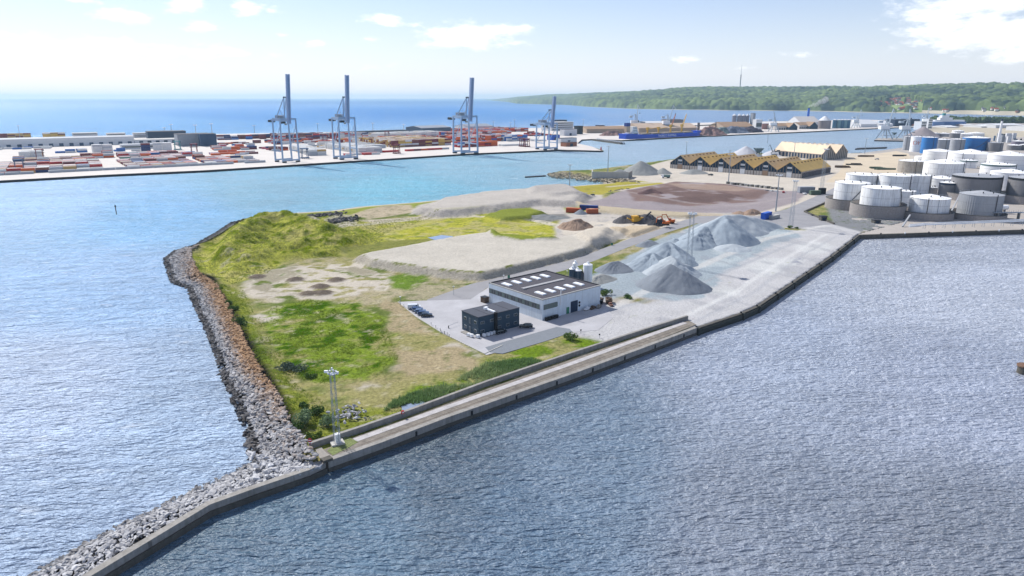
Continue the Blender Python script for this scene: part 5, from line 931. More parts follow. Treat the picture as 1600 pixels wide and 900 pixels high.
def harbour_crane(px, py, ytop, label, jib=(8, 0), m=cranegrey, dirx=1, base=1.0):
    """mobile or portal slewing crane: portal, tower, cab, lattice jib"""
    p = at(px, py); h = zat(ytop, p.y)-2.2; t_ = thing('harbour_crane', label, 'crane', p, 0, 'slewing harbour cranes'); s = h*.16*base
    for sx_ in (-1, 1):
        for sy_ in (-1, 1): b = MB(); b.bar((sx_*s, sy_*s, 0), (sx_*s*.35, sy_*s*.35, h*.30), h*.022); b.build('leg', m, t_)
    b = MB(); b.box((0, 0, h*.31), (s*1.3, s*1.3, h*.03)); b.build('portal_beam', m, t_); b = MB(); b.box((0, 0, h*.12), (s*1.7, s*.25, h*.02)); b.build('tie_beam', m, t_)
    b = MB(); b.box((-dirx*s*.3, 0, h*.39), (s*1.6, s, h*.12)); b.build('machine_house', white, t_); b = MB(); b.box((dirx*s*.65, s*.3, h*.41), (s*.4, s*.4, h*.07)); b.build('cab', glass, t_)
    b = MB(); b.bar((-dirx*s*.2, 0, h*.4), (0, 0, h*.68), h*.02); b.bar((dirx*s*.4, 0, h*.4), (0, 0, h*.68), h*.016); b.bar((-dirx*s*.9, 0, h*.6), (0, 0, h*.68), h*.012); b.build('mast', m, t_); b = MB(); b.box((-dirx*s*1.1, 0, h*.58), (s*.7, s*.6, h*.07)); b.build('counterweight', m, t_)
    jx_ = dirx*jib[0]*mpp(p); a = Vector((dirx*s*.4, 0, h*.42)); c = Vector((jx_, 0, h)); b = MB(); n = 9
    for sy_ in (-1, 1): b.bar(a+Vector((0, sy_*s*.22, 0)), c+Vector((0, sy_*s*.05, 0)), h*.010); b.bar(a+Vector((0, sy_*s*.22, h*.05)), c+Vector((0, sy_*s*.05, h*.01)), h*.008)
    for i in range(n): q0, q1 = a.lerp(c, i/n), a.lerp(c, (i+1)/n); w0, w1 = s*.22*(1-i/n*.75), s*.22*(1-(i+1)/n*.75); b.bar(q0+Vector((0, -w0, 0)), q1+Vector((0, w1, h*.03)), h*.006); b.bar(q0+Vector((0, w0, h*.04)), q1+Vector((0, -w1, 0)), h*.006)
    b.build('jib', m, t_); b = MB(); tip = c+Vector((dirx*h*.09, 0, -h*.14)); b.bar(c, tip, h*.012); b.bar(tip, tip-Vector((0, 0, h*.14)), h*.003); b.build('fly_jib', m, t_); b = MB(); b.bar(tip-Vector((0, 0, h*.14)), tip-Vector((0, 0, h*.18)), h*.018); b.build('grab', dark, t_)
    return t_
harbour_crane(1209, 248, 226, 'dark mobile crane beside the hopper behind the sheds', (8, 0), mat('dark_crane', lin(64, 78, 88), .6, .1, 1), -1, base=1.6)
lightcrane = mat('crane_white_grey', lin(196, 208, 218, .75), .5, .08, .3)
harbour_crane(992, 207, 164, 'tall mobile crane at the stern of the blue ship', (2.5, 0), lightcrane, 1); harbour_crane(1042, 208, 165, 'tall mobile crane midships of the blue ship', (8, 0), lightcrane, 1)
harbour_crane(1208.5, 206, 174, 'white portal crane on the far quay by the brown roofed sheds', (-3, 0), lightcrane, 1, 1.3); harbour_crane(1337, 200, 171.5, 'white portal crane beside the blue green silos', (5, 0), lightcrane, 1, 1.1)
harbour_crane(1381.5, 217.2, 170.5, 'left portal crane on the small crane quay', (8, 0), lightcrane, 1, 1.2); harbour_crane(1414, 217.5, 171, 'right portal crane on the small crane quay', (1, 0), lightcrane, 1, 1.2); harbour_crane(1445, 199, 169, 'slim crane left of the white ferry', (1, 0), lightcrane, 1)

# ------------------------------------------------------------------ CONTAINER TERMINAL
U0 = at(0, 282, 2.4); UD = (at(320, 266, 2.4)-U0).normalized(); UD2 = (at(870, 234, 2.4)-at(320, 266, 2.4)).normalized()
tang = math.atan2(UD.y, UD.x); tang2 = math.atan2(UD2.y, UD2.x)
def sts(pa, pb, ytop, label, cab_out=38, rust=0):
    a, b_ = at(*pa, 2.4), at(*pb, 2.4); mid_ = (a+b_)/2; an = math.atan2(b_.y-a.y, b_.x-a.x); hw = (b_-a).length/2; g = hw*2*.86; s = hw*2/28.0
    ht = zat(ytop, mid_.y)-2.4; hp = ht*.50; t_ = thing('container_crane', label, 'crane', mid_, an, 'ship-to-shore gantry cranes with raised booms'); m = cranegrey; lw = 1.45*s
    for sx_ in (-1, 1):
        for yy in (0, g): b = MB(); b.bar((sx_*hw, yy, 1.6), (sx_*hw*.93, yy, hp), lw, r2=lw*.9); b.build('leg', m, t_)
        for yy in (0, g):
            b = MB(); b.box((sx_*hw*.82, yy, 1.0), (hw*.5, 1.6*s, 1.5)); bo_ = b.build('bogie', dark, t_); b = MB(); [b.box((sx_*hw*.82+k*hw*.11, yy, .45), (.9, .9, .9)) for k in (-1.8, -.6, .6, 1.8)]; b.build('wheels', black, bo_)
        b = MB(); b.box((sx_*hw*.95, g/2, hp*.26), (1.3*s, g, 1.6*s)); b.build('side_tie', m, t_)
        b = MB(); b.bar((sx_*hw*.94, g, hp*.30), (sx_*hw*.93, 0, hp*.88), .5*s, 6); b.build('diagonal_brace', m, t_)
        b = MB(); b.box((sx_*hw*.9, g/2, hp), (1.7*s, g+3*s, 2.2*s)); b.build('top_side_beam', m, t_)
    for yy in (0, g): b = MB(); b.box((0, yy, 2.9), (hw*2, 1.7*s, 2.2*s)); b.build('sill_beam', m, t_); b = MB(); b.box((0, yy, hp+.004), (hw*1.8, 1.8*s, 2.5*s)); b.build('portal_beam', m, t_)
    bl = g*2.35
    for sx_ in (-1, 1): b = MB(); b.box((sx_*2.4*s, bl/2-3*s, hp-2.6*s), (1.0*s, bl+2*s, 2.2*s)); b.build('back_girder', m, t_)
    b = MB(); b.box((0, g*1.05, hp+2.6*s), (9*s, 13*s, 5.2*s)); b.build('machine_house', greyclad, t_)
    b = MB(); b.box((0, bl-3*s, hp-4.2*s), (8*s, 9*s, 3.4*s)); b.build('stored_spreader_platform', dark, t_)
    b = MB(); b.box((-1*s, g*.62, hp-5.6*s), (6*s, 7*s, 3*s)); b.build('trolley', dark, t_); b = MB(); b.box((2*s, g*.48, hp-8*s), (2.6*s, 3*s, 3*s)); cbn = b.build('cab', white, t_); b = MB(); b.box((2*s, g*.48-.1, hp-8*s), (2.7*s, 2.9*s, 1.4*s)); b.build('window', glass, cbn)
    za = ht*.74; ap = (0, g*.12, za)
    for sx_ in (-1, 1):
        b = MB(); b.bar((sx_*hw*.35, 0, hp+1), (sx_*2*s, g*.12, za), .95*s, 6); b.build('mast_leg', m, t_)
        b = MB(); b.bar((sx_*2.2*s, g*.12, za), (sx_*hw*.45, g*1.0, hp+1), .8*s, 6); b.build('back_stay', m, t_)
        b = MB(); b.bar((sx_*hw*.4, g*.55, hp+(za-hp)*.5), (sx_*hw*.38, g*.1, hp+2), .4*s, 6); b.build('mast_strut', m, t_)
    b = MB(); b.box((0, g*.12, za+.6*s), (5.5*s, 2.4*s, 2.2*s)); b.build('mast_head', dark, t_)
    lean = R(6.5); L_ = (ht-hp+7*s)/math.cos(lean); bmx = MB(); dirv = Vector((0, -math.sin(lean), math.cos(lean))); st = Vector((0, -3.2*s, hp-7*s)); 
    bx_ = MB(); W_ = 5.6*s; D_ = 3.4*s; n_ = Vector((0, math.cos(lean), math.sin(lean))); 
    for (x0, x1, nm) in ((-W_/2, -W_/2+1.5*s, 'boom_girder'), (W_/2-1.5*s, W_/2, 'boom_girder')):
        b = MB(); P0 = [st+Vector((x, 0, 0))+n_*q_ for x, q_ in ((x0, -D_/2), (x1, -D_/2), (x1, D_/2), (x0, D_/2))]; b.add(P0+[p+dirv*L_ for p in P0], [(3, 2, 1, 0), (4, 5, 6, 7), (0, 1, 5, 4), (1, 2, 6, 5), (2, 3, 7, 6), (3, 0, 4, 7)]); b.build(nm, craneboom, t_)
    b = MB(); P0 = [st+Vector((x, 0, 0))+n_*q_ for x, q_ in ((-W_/2+1.5*s, -D_*.1), (W_/2-1.5*s, -D_*.1), (W_/2-1.5*s, D_*.2), (-W_/2+1.5*s, D_*.2))]; b.add([p+dirv*1 for p in P0]+[p+dirv*(L_-.5) for p in P0], [(3, 2, 1, 0), (4, 5, 6, 7), (0, 1, 5, 4), (1, 2, 6, 5), (2, 3, 7, 6), (3, 0, 4, 7)]); b.build('boom_deck', craneboom, t_)
    b = MB(); e_ = st+dirv*L_*.55; [b.bar((sx_*2*s, g*.1, za), e_+Vector((sx_*2*s, 1.5*s, 0)), .3*s) for sx_ in (-1, 1)]; b.build('forestay', m, t_)
    return t_
sts((442.3, 254.6), (468, 252.8), 116, 'container crane nearest to the camera, leftmost of the four')
sts((532, 249.8), (558.5, 248.3), 117.5, 'second container crane from the left, boom upright')
sts((721, 241.2), (746.5, 239.9), 121.5, 'third container crane from the left, boom leaning to the water')
sts((850, 234.6), (870.5, 233.6), 150.5, 'smallest and farthest container crane at the end of the quay')

CC_ = {'maroon': (120, 34, 48), 'red': (205, 40, 40), 'orange': (232, 104, 36), 'white': (236, 236, 234), 'pale grey': (196, 200, 206), 'navy blue': (24, 46, 110), 'blue': (50, 110, 190), 'tan': (206, 168, 100), 'brown': (140, 84, 66), 'green': (60, 130, 110), 'pink': (214, 110, 130), 'yellow': (226, 186, 80)}
cmat = {k: mat('container_'+k.replace(' ', '_'), lin(*v, .8), .6, .12, .4, streak=.1) for k, v in CC_.items()}
cnames = list(CC_); CL, CW, CH = 12.2, 2.44, 2.7
ctop_glare = {k: mat('container_roof_'+k.replace(' ', '_'), mixc(lin(*v, .8), (.66, .65, .64), .38), .6, .15, .5) for k, v in CC_.items()}  # top faces mixed paler, sun glare painted into the container colour
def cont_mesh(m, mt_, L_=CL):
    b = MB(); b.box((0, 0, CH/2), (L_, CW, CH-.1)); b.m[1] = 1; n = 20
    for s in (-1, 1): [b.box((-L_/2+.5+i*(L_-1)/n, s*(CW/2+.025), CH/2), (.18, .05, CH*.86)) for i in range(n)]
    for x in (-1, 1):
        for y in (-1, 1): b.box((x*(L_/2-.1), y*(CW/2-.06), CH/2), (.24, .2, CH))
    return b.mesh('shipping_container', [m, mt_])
cme = {k: cont_mesh(v, ctop_glare[k]) for k, v in cmat.items()}
lots = []   # x, y, z, angle, colour, size on screen, place phrase, tier, tiers
def tri_(p, k): return p
def block(pxa, pya, pxb, pyb, rows, pal, tiers, place, pitch=None, density=.93, ang=None, gap=.45, along_len=None, tier_noise=True, solid=False):
    """container rows parallel to the quay: first row from (pxa, pya) to (pxb, pyb), rows going inland"""
    a, b_ = at(pxa, pya, 2.4), at(pxb, pyb, 2.4); d = (b_-a); L_ = d.length; d.normalize(); n = Vector((-d.y, d.x, 0)); an = math.atan2(d.y, d.x); nc = int(L_/(CL+gap)); pitch = pitch or 4.2
    for r_ in range(rows):
        for c in range(nc):
            if random.random() > density: continue
            p = a+d*(c+.5)*(CL+gap)+n*(r_*pitch+CW/2); nn = vnoise(np.array([p.x+p.y*.3]), np.array([p.y]), 38, 8)[0]; t_ = tiers if solid else max(1, min(tiers, int(round(nn*(tiers+1)))))
            if random.random() < .12: t_ = max(1, t_-1)
            base = random.choices(pal[0], pal[1])[0]
            for k in range(t_):
                colr = base if random.random() < .35 else random.choices(pal[0], pal[1])[0]
                lots.append([p.x, p.y, 2.42+k*CH, an, colr, 0, place, k, t_, r_, c])
MIX = (['maroon', 'red', 'orange', 'white', 'pale grey', 'navy blue', 'blue', 'tan', 'brown', 'green', 'pink'], [22, 14, 8, 12, 20, 5, 4, 7, 6, 1, 2]); GRY = (['pale grey', 'red', 'maroon', 'white'], [16, 2, 1, 2]); RED = (['red', 'orange', 'maroon', 'white', 'pale grey', 'blue'], [10, 10, 7, 4, 3, 2]); WHT = (['white', 'pale grey', 'tan'], [14, 3, 1]); YEL = (['tan', 'yellow', 'maroon', 'brown', 'white'], [8, 7, 5, 4, 5]); MAR = (['maroon', 'navy blue', 'brown', 'red'], [8, 4, 3, 2])
random.seed(21)
block(-40, 276, 418, 252.5+1, 1, GRY, 1, 'in the front row along the quay', density=.97)
block(-60, 275.6, 178, 264.3, 25, MIX, 2, 'in the block at the left end of the terminal', pitch=4.6, density=.9)
block(20, 254, 150, 248.5, 9, MIX, 2, 'in the second block behind the left end', pitch=5, density=.6)
block(200, 263, 318, 257, 24, MIX, 2, 'in the block left of the first crane', pitch=5, density=.8)
block(188, 249, 330, 243, 13, MIX, 2, 'behind the block left of the first crane', pitch=5, density=.7)
block(110, 249, 182, 246, 8, MIX, 3, 'between the white reefer stack and the left block', pitch=5, density=.7)
block(322, 257, 418, 252.4, 22, RED if False else MIX, 2, 'in the block beside the first crane', pitch=4.6, density=.85)
block(330, 243, 410, 240, 6, RED, 2, 'in the red rows behind the first crane', pitch=6, density=.7)
block(482, 243.5, 520, 242, 28, WHT, 3, 'in the long white stacks between the first two cranes', pitch=4.6, density=.95, solid=True); block(560, 240, 600, 238, 28, WHT, 3, 'in the white stacks right of the second crane', pitch=4.6, density=.95, solid=True)
block(588, 239, 706, 232.8, 2, RED, 1, 'in the front row between the second and third cranes', density=.85)
block(612, 230.5, 708, 226, 26, YEL, 4, solid=True, place= 'in the yellow and white stacks between the second and third cranes', pitch=4.8, density=.9)
block(585, 216, 700, 211, 12, WHT, 3, solid=True, place= 'in the pale stacks before the grey hangar', pitch=6, density=.8)
block(716, 230.5, 784, 227.5, 4, RED, 3, solid=True, place= 'in the orange rows right of the third crane', pitch=5, density=.95)
block(714, 223.5, 790, 220, 14, RED, 4, solid=True, place= 'in the mixed stacks right of the third crane', pitch=5, density=.85); block(785, 228.5, 832, 226.5, 3, WHT, 1, 'in the low pale row left of the fourth crane', pitch=5)
block(792, 221, 832, 219, 16, (['white', 'blue', 'pale grey', 'orange', 'maroon'], [5, 3, 4, 2, 2]), 4, 'in the tall white and blue stacks left of the fourth crane', pitch=5, density=.9, solid=True)
block(735, 209, 830, 205, 16, RED, 3, solid=True, place= 'in the far orange rows left of the fourth crane', pitch=7, density=.8); block(836, 221, 862, 220, 8, WHT, 3, 'in the pale stacks behind the fourth crane', pitch=5)
block(146, 241.5, 181, 240, 4, WHT, 5, 'in the tall white reefer stack', pitch=3, solid=True, density=1); block(240, 238, 271, 237, 4, WHT, 5, 'in the second tall white stack', pitch=3, solid=True, density=1); block(221, 238.5, 238, 238, 3, (['maroon', 'navy blue', 'red'], [3, 3, 1]), 5, 'in the dark stack left of the second white stack', pitch=3, solid=True, density=1)
block(86, 239.5, 118, 238.5, 3, (['blue', 'white'], [7, 1]), 2, 'in the low blue row before the long warehouse', pitch=4); block(183, 237, 199, 236, 3, (['blue'], [1]), 2, 'in the blue group right of the reefer stack', pitch=4); block(122, 238.5, 143, 237.5, 3, (['blue', 'white'], [5, 2]), 3, 'in the blue group left of the reefer stack', pitch=4)
block(0, 217.8, 54, 216.4, 3, (['tan', 'brown', 'maroon', 'yellow', 'navy blue'], [7, 3, 6, 2, 1]), 4, 'in the tan and maroon stacks at the sea side, left', pitch=3, solid=True, density=1); block(68, 216.3, 110, 215, 3, YEL, 4, 'in the yellow stacks behind the long warehouse', pitch=3, solid=True, density=1)
block(374, 217.5, 440, 215, 3, MAR, 3, 'in the dark stacks behind the first crane', pitch=4, solid=True, density=.95); block(400, 224, 420, 223, 3, MAR, 2, 'near the white roof left of the first crane', pitch=5); block(441, 216.8, 462, 216, 3, (['navy blue', 'maroon'], [3, 1]), 4, 'in the navy stacks behind the first crane', pitch=3, solid=True, density=1); block(466, 216.6, 490, 216, 3, (['maroon'], [1]), 4, 'in the maroon stacks between the first two cranes', pitch=3, solid=True, density=1); block(493, 216.4, 506, 216, 3, (['maroon', 'red'], [1, 2]), 4, 'in the small red stack left of the second crane', pitch=3, solid=True, density=1)
block(520, 217.5, 600, 214.5, 8, (['white', 'maroon', 'red', 'pale grey', 'navy blue'], [6, 4, 3, 3, 1]), 4, solid=True, place= 'in the stacks behind the second crane', pitch=6, density=.8)
block(335, 236, 410, 233.5, 9, MIX, 2, 'in the middle rows left of the first crane', pitch=9, density=.6); block(30, 247, 75, 245.5, 6, WHT, 3, 'in the white blocks at the far left', pitch=6, solid=True, density=.8); block(350, 228, 405, 226, 6, MIX, 1, 'in the scattered rows near the grey hangar', pitch=12, density=.5)
block(425, 236, 470, 234, 10, MIX, 2, 'in the rows seen through the first crane', pitch=7, density=.7); block(505, 232, 600, 228, 9, WHT, 2, 'in the pale rows behind the white stacks', pitch=9, density=.7); block(430, 226, 540, 222, 8, (['white', 'maroon', 'orange', 'pale grey', 'red', 'navy blue'], [6, 3, 2, 3, 3, 1]), 2, 'in the rows behind the first crane', pitch=11, density=.6)
block(610, 219, 700, 215.5, 7, (['maroon', 'tan', 'white', 'orange', 'red'], [4, 3, 4, 2, 3]), 2, 'in the rows behind the yellow stacks', pitch=9, density=.7); block(-60, 236, 80, 232, 3, (['white', 'blue', 'pale grey'], [5, 2, 3]), 1, 'in the trailer rows before the long warehouse', pitch=14, density=.6); block(205, 236.5, 238, 235.5, 2, (['white', 'blue'], [3, 1]), 2, 'in the group behind the dark stack', pitch=6)
block(540, 243.5, 600, 241, 3, (['maroon', 'white', 'red'], [2, 3, 2]), 1, 'in the low rows right of the second crane', pitch=6); block(425, 219.5, 520, 217.5, 9, (['maroon', 'red', 'white', 'brown', 'navy blue'], [5, 3, 3, 2, 2]), 4, solid=True, place= 'in the far rows behind the first two cranes', pitch=8, density=.75); block(340, 219, 425, 217, 8, (['maroon', 'navy blue', 'white', 'blue'], [4, 3, 3, 2]), 3, 'in the far rows right of the grey hangar', pitch=8, density=.7); block(540, 224, 605, 221, 12, (['white', 'maroon', 'orange', 'pale grey', 'tan'], [4, 3, 2, 3, 2]), 3, 'in the rows left of the yellow stacks', pitch=6, density=.8)
block(705, 216.5, 800, 212.5, 10, RED, 4, solid=True, place= 'in the orange and red rows below the white hangar', pitch=7, density=.85); block(836, 213, 862, 211, 7, RED, 3, 'in the red group behind the fourth crane', pitch=6, density=.8); block(560, 233.5, 604, 231, 6, WHT, 3, 'in the pale group left of the yellow stacks', pitch=5, density=.85)
acc, cell = {}, {}                                                   # no two blocks share ground
for l in lots:
    key = (l[6], l[9], l[10])
    if key in acc: continue
    ci, cj = int(l[0]//9), int(l[1]//9); ok_ = all(o_[2] == l[6] or (o_[0]-l[0])**2+(o_[1]-l[1])**2 > 74 for a in (-1, 0, 1) for b_ in (-1, 0, 1) for o_ in cell.get((ci+a, cj+b_), ()))
    acc[key] = ok_
    if ok_: cell.setdefault((ci, cj), []).append((l[0], l[1], l[6]))
lots = [l for l in lots if acc[(l[6], l[9], l[10])]]
cen = Vector((0, 0, H))
front = {}
for l in lots: front.setdefault((l[6], l[7]), []).append(l[9])
for l in lots:
    p = Vector(l[:3]); sz = 1/(p-cen).length; top = l[7] == l[8]-1; l[5] = sz*(1.0 if (l[9] == 0) else (.85 if top else .45))*(1 if visible(p) else .01)
lots.sort(key=lambda l: -l[5])
seen = {}; 
for l in lots: seen[(l[6], l[9], l[10], l[7])] = l[4]
TIER = {0: 'lowest', 1: 'second up', 2: 'third up', 3: 'fourth up', 4: 'fifth up'}
colsc = {}
for l in lots[:300]:
    lf, rt = seen.get((l[6], l[9], l[10]-1, l[7])), seen.get((l[6], l[9], l[10]+1, l[7]))
    nb = 'at the row end' if not (lf or rt) else ('between %s and %s ones' % (lf, rt) if lf and rt else 'beside a %s one' % (lf or rt))
    pl_ = l[6].replace('in the ', '', 1).replace(' of the terminal', ''); od = ['front', 'second', 'third', 'fourth', 'fifth', 'sixth', 'seventh', 'eighth', 'ninth', 'tenth'][min(l[9], 9)]; cs_ = [q[10] for q in lots if q[6] == l[6] and q[9] == l[9]] if (l[6], l[9]) not in colsc else colsc[(l[6], l[9])]; colsc[(l[6], l[9])] = cs_
    fr3 = (l[10]-min(cs_))/max(1, max(cs_)-min(cs_)); pos = 'left end' if fr3 < .12 else ('left part' if fr3 < .38 else ('centre' if fr3 < .62 else ('right part' if fr3 < .88 else 'right end')))
    cand = ['%s%s container %s, %s of %s row, %s' % ('topmost ' if l[8] > 1 and l[7] == l[8]-1 else '', l[4], nb, pos, od, pl_), '%s container %s, %s row, %s' % (l[4], nb, od, pl_), '%s container, %s of %s row, %s' % (l[4], pos, od, pl_), '%s container, %s row, %s' % (l[4], od, pl_)]
    lab = [c_ for c_ in cand if len(c_.split()) <= 16][0]
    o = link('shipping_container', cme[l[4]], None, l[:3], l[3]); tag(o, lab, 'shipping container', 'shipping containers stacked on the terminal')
b = MB()
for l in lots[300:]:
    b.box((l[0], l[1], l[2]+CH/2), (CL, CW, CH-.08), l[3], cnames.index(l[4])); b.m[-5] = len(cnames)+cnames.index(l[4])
o = stuff(b.build('shipping_containers', [cmat[k] for k in cnames]+[ctop_glare[k] for k in cnames]), 'mass of mixed shipping containers filling the rear rows of the terminal', 'containers')
print('containers', len(lots))
# straddle carriers
def straddle(px, py, m, label):
    p = at(px, py, 2.42); t_ = thing('straddle_carrier', label, 'straddle carrier', p, tang2, 'straddle carriers of the terminal')
    for sx_ in (-1, 1):
        for y in (-1, 1): b = MB(); b.bar((sx_*4, y*2.3, .8), (sx_*3.4, y*2.3, 13), .5); b.build('leg', m, t_)
    for y in (-1, 1): b = MB(); b.box((0, y*2.3, .9), (11, .8, 1.1)); sl_ = b.build('wheel_beam', m, t_); b = MB(); [b.box((-4.2+k*2.8, y*2.3, .5), (1.3, .7, 1.0)) for k in range(4)]; b.build('wheels', black, sl_)
    b = MB(); [b.box((0, y*2.3, 13), (10, .9, 1.1)) for y in (-1, 1)]; b.box((0, 0, 13.1), (7, 4.2, .8)); b.build('top_frame', m, t_); b = MB(); b.box((0, 0, 8.5), (11, 2, .7)); b.build('spreader', dark, t_); b = MB(); b.box((5, 2.2, 11.6), (1.5, 1.5, 1.8)); b.build('cab', glass, t_)
stb = mat('carrier_blue', lin(90, 120, 160), .5, .1, 1); str_ = mat('carrier_red', lin(150, 50, 66), .5, .1, 1)
for px, py, m_, lab in ((31.5, 268, stb, 'blue straddle carrier in the front left block'), (63, 249, str_, 'red straddle carrier at the white blocks on the left'), (304, 239, str_, 'red straddle carrier right of the dark hangar'), (476.5, 247.5, stb, 'blue straddle carrier parked right of the first crane'), (620, 240, str_, 'dark red straddle carrier near the second crane'), (816, 229, str_, 'red straddle carrier left one before the tall stacks'), (823, 229.5, str_, 'red straddle carrier right one before the tall stacks'), (455, 222, stb, 'blue straddle carrier among the stacks behind the first crane'), (508, 222, str_, 'red straddle carrier left of the second crane'), (605, 216, str_, 'red straddle carrier beside the yellow stacks'), (278, 234, mat('carrier_teal', lin(90, 170, 180), .5, .1, 1), 'teal straddle carrier beside the second white stack')):
    straddle(px, py, m_, lab)
# terminal buildings
DT = dict
fb_('terminal_warehouse', 'long white warehouse with dark blue doors at the left of the terminal', 'warehouse', -60, 172, 230, 217.5, 60, whiteclad, greyclad, tang, doors=20, dm=mat('door_blue_grey', lin(60, 84, 120), .6, .1, .5))
fb_('office_building', 'white low office building behind the long warehouse', 'building', 119, 148, 214.5, 208, 30, whiteclad, pale_conc, tang, windows=2); fb_('office_building', 'white three floor office block with dark window bands behind the long warehouse', 'building', 172, 194, 221, 208.5, 25, whiteclad, pale_conc, tang, windows=3)
fb_('office_building', 'white banded building left of the dark navy block', 'building', 213, 238, 215, 208, 26, whiteclad, pale_conc, tang, windows=3); fb_('cold_store', 'long low white cold store before the dark navy block', 'warehouse', 190, 278, 224.5, 218.5, 40, whiteclad, pale_conc, tang, doors=9)
fb_('navy_store', 'dark navy flat block at the sea side of the terminal', 'warehouse', 239, 285, 217, 205.5, 40, navy, roofdark, tang); fb_('grey_hangar', 'grey hangar with dark open end left of the first crane', 'hangar', 285, 326, 228, 210, 45, greyclad, roofgrey, tang); fb_('hangar_annex', 'dark blue annex at the right end of the grey hangar', 'building', 317, 337, 228.5, 209.5, 30, mat('annex_navy', lin(50, 80, 120), .6, .1, .5), roofgrey, tang)
fb_('terminal_shed', 'white shed with small windows right of the long warehouse', 'shed', 196, 236, 233, 226, 30, whiteclad, greyclad, tang, windows=1); fb_('dark_hangar', 'slate hangar with a sloping grey roof left of the third crane', 'hangar', 661, 703, 208.5, 199.5, 60, mat('hangar_slate', lin(90, 110, 134), .7, .1, .3), greyclad, tang2+.1, roof='gable', ytop2=196); fb_('white_hangar', 'white hangar with grey pitched roof right of the third crane', 'hangar', 733, 770, 205, 197.5, 60, whiteclad, greyclad, tang2, roof='gable', ytop2=193.5)
fb_('sea_wall_shed', 'long low navy shed on the sea side behind the second crane', 'shed', 548, 660, 208.3, 204.3, 25, navy, roofdark, tang2); fb_('ferry_office', 'white stepped building with window bands behind the fourth crane', 'building', 861, 897, 204, 191, 40, whiteclad, pale_conc, tang2, windows=4); fb_('ferry_office', 'white upper block with a dark funnel behind the fourth crane', 'building', 872, 886, 200, 187.5, 20, navy, roofdark, tang2)
for xl, xr, yb, yt, m_, lab in ((881, 902, 212, 202, whiteclad, 'white cube building right of the fourth crane'), (903, 911, 210, 197, dark, 'dark tower block at the inner harbour mouth'), (876, 902, 224, 216, whiteclad, 'pale low shed by the fourth crane foot'), (884, 902, 229, 222.5, mat('brick_low', lin(180, 120, 90), .8, .1, .3), 'brick red low shed with dark roof by the quay end'), (862, 875, 219, 211, bluep, 'blue box shed behind the fourth crane'), (936, 945, 207, 196, navy, 'dark navy control cabin on the ship berth')):
    fb_('port_building', lab, 'building', xl, xr, yb, yt, 14, m_, roofgrey, tang2, doors=1)
t_ = thing('harbour_beacon', 'small red beacon on the tip of the stone mole', 'beacon', at(939, 235, 1.6)); b = MB(); b.cyl((0, 0), 0, 5, 1.2, .8, 10); b.build('tower', redp, t_); b = MB(); b.cyl((0, 0), 5, 6.5, .8, .8, 10); b.build('lantern', white, t_)
jb = thing('fender_berth', 'dark berth with a row of white fenders ahead of the ship', 'berth', at(929, 218.5, 1.5)); o0 = at(929, 218.5, 0); e = at(971, 224, 0)-o0; b = MB(); strip(b, [(0, 0), (e.x, e.y)], 9, -1.4, 1.6); b.build('deck', conc_dark, jb)
for k in range(14): p = e*((k+.5)/14); b = MB(); b.cyl((p.x+3.2, p.y-4.6), -.5, 3.2, 1.7, n=10); b.build('fender', white, jb)
# ship ------------------------------------------------------
def text_mesh(body, size, ext=.05):
    c = bpy.data.curves.new('lettering', 'FONT'); c.body = body; c.size = size; c.extrude = ext; c.align_x = 'CENTER'; c.align_y = 'CENTER'; o = bpy.data.objects.new('tmp', c); scn.collection.objects.link(o)
    bpy.context.view_layer.update(); me = bpy.data.meshes.new_from_object(o.evaluated_get(bpy.context.evaluated_depsgraph_get())); bpy.data.objects.remove(o); return me
sa, sb = at(972, 219, 0), at(1091, 213.3, 0); dv = sb-sa; SL = dv.length; sang = math.atan2(dv.y, dv.x); ship = thing('cargo_ship', 'blue hulled bulk ship with yellow deck cranes moored at the far quay', 'ship', ((sa.x+sb.x)/2, (sa.y+sb.y)/2, 0), sang)
BW = 26; FB = 9.5; n = 40; secs = []
def hull(z0, z1, m, nm, fl=1.0):
    b = MB(); pts = []
    for i in range(n+1):
        s = i/n; x = (s-.5)*SL; wd = 1.0
        if s > .86: wd = math.sqrt(max(0, 1-((s-.86)/.14)**2))
        if s < .08: wd = .72+.28*math.sin(s/.08*math.pi/2)
        pts.append((x, wd))
    vs = []; 
    for zz, k in ((z0, .96 if z0 < 1 else 1), (z1, 1.0)):
        rake = 3.5*(zz/FB)
        for x, wd in pts: vs += [(x+(rake if x > SL*.36 else 0)*(x-SL*.36)/(SL*.14), -wd*BW/2*k, zz), (x+(rake if x > SL*.36 else 0)*(x-SL*.36)/(SL*.14), wd*BW/2*k, zz)]
    m_ = 2*(n+1); fs = []
    for i in range(n): fs += [(2*i, 2*i+2, m_+2*i+2, m_+2*i), (2*i+3, 2*i+1, m_+2*i+1, m_+2*i+3), (m_+2*i, m_+2*i+2, m_+2*i+3, m_+2*i+1)]
    fs += [(1, 0, m_, m_+1), (2*n, 2*n+1, m_+2*n+1, m_+2*n)]; b.add(vs, fs); return b.build(nm, m, ship)
hull(-3, 2.4, hullred, 'antifouling'); hull(2.4, FB, hullblue, 'hull')
b = MB(); b.box((SL*.465, 0, FB+1.6), (SL*.06, BW*.62, 3.2), 0, 0, .98); b.build('forecastle', hullblue, ship); b = MB(); b.box((-SL*.43, 0, FB+1.2), (SL*.13, BW*.92, 2.4)); b.build('poop_deck', hullblue, ship)
for k in range(5): b = MB(); b.box((-SL*.24+k*SL*.14, 0, FB+1.3), (SL*.11, BW*.66, 2.4)); b.build('hatch_cover', mat('hatch_buff', lin(200, 180, 150), .7, .1, .3), ship)
b = MB(); [b.box((-SL*.385, 0, FB+2.4+3*k), (SL*.075-1.6*k, BW*(.8-.05*k), 2.9)) for k in range(5)]; ah = b.build('accommodation', white, ship)
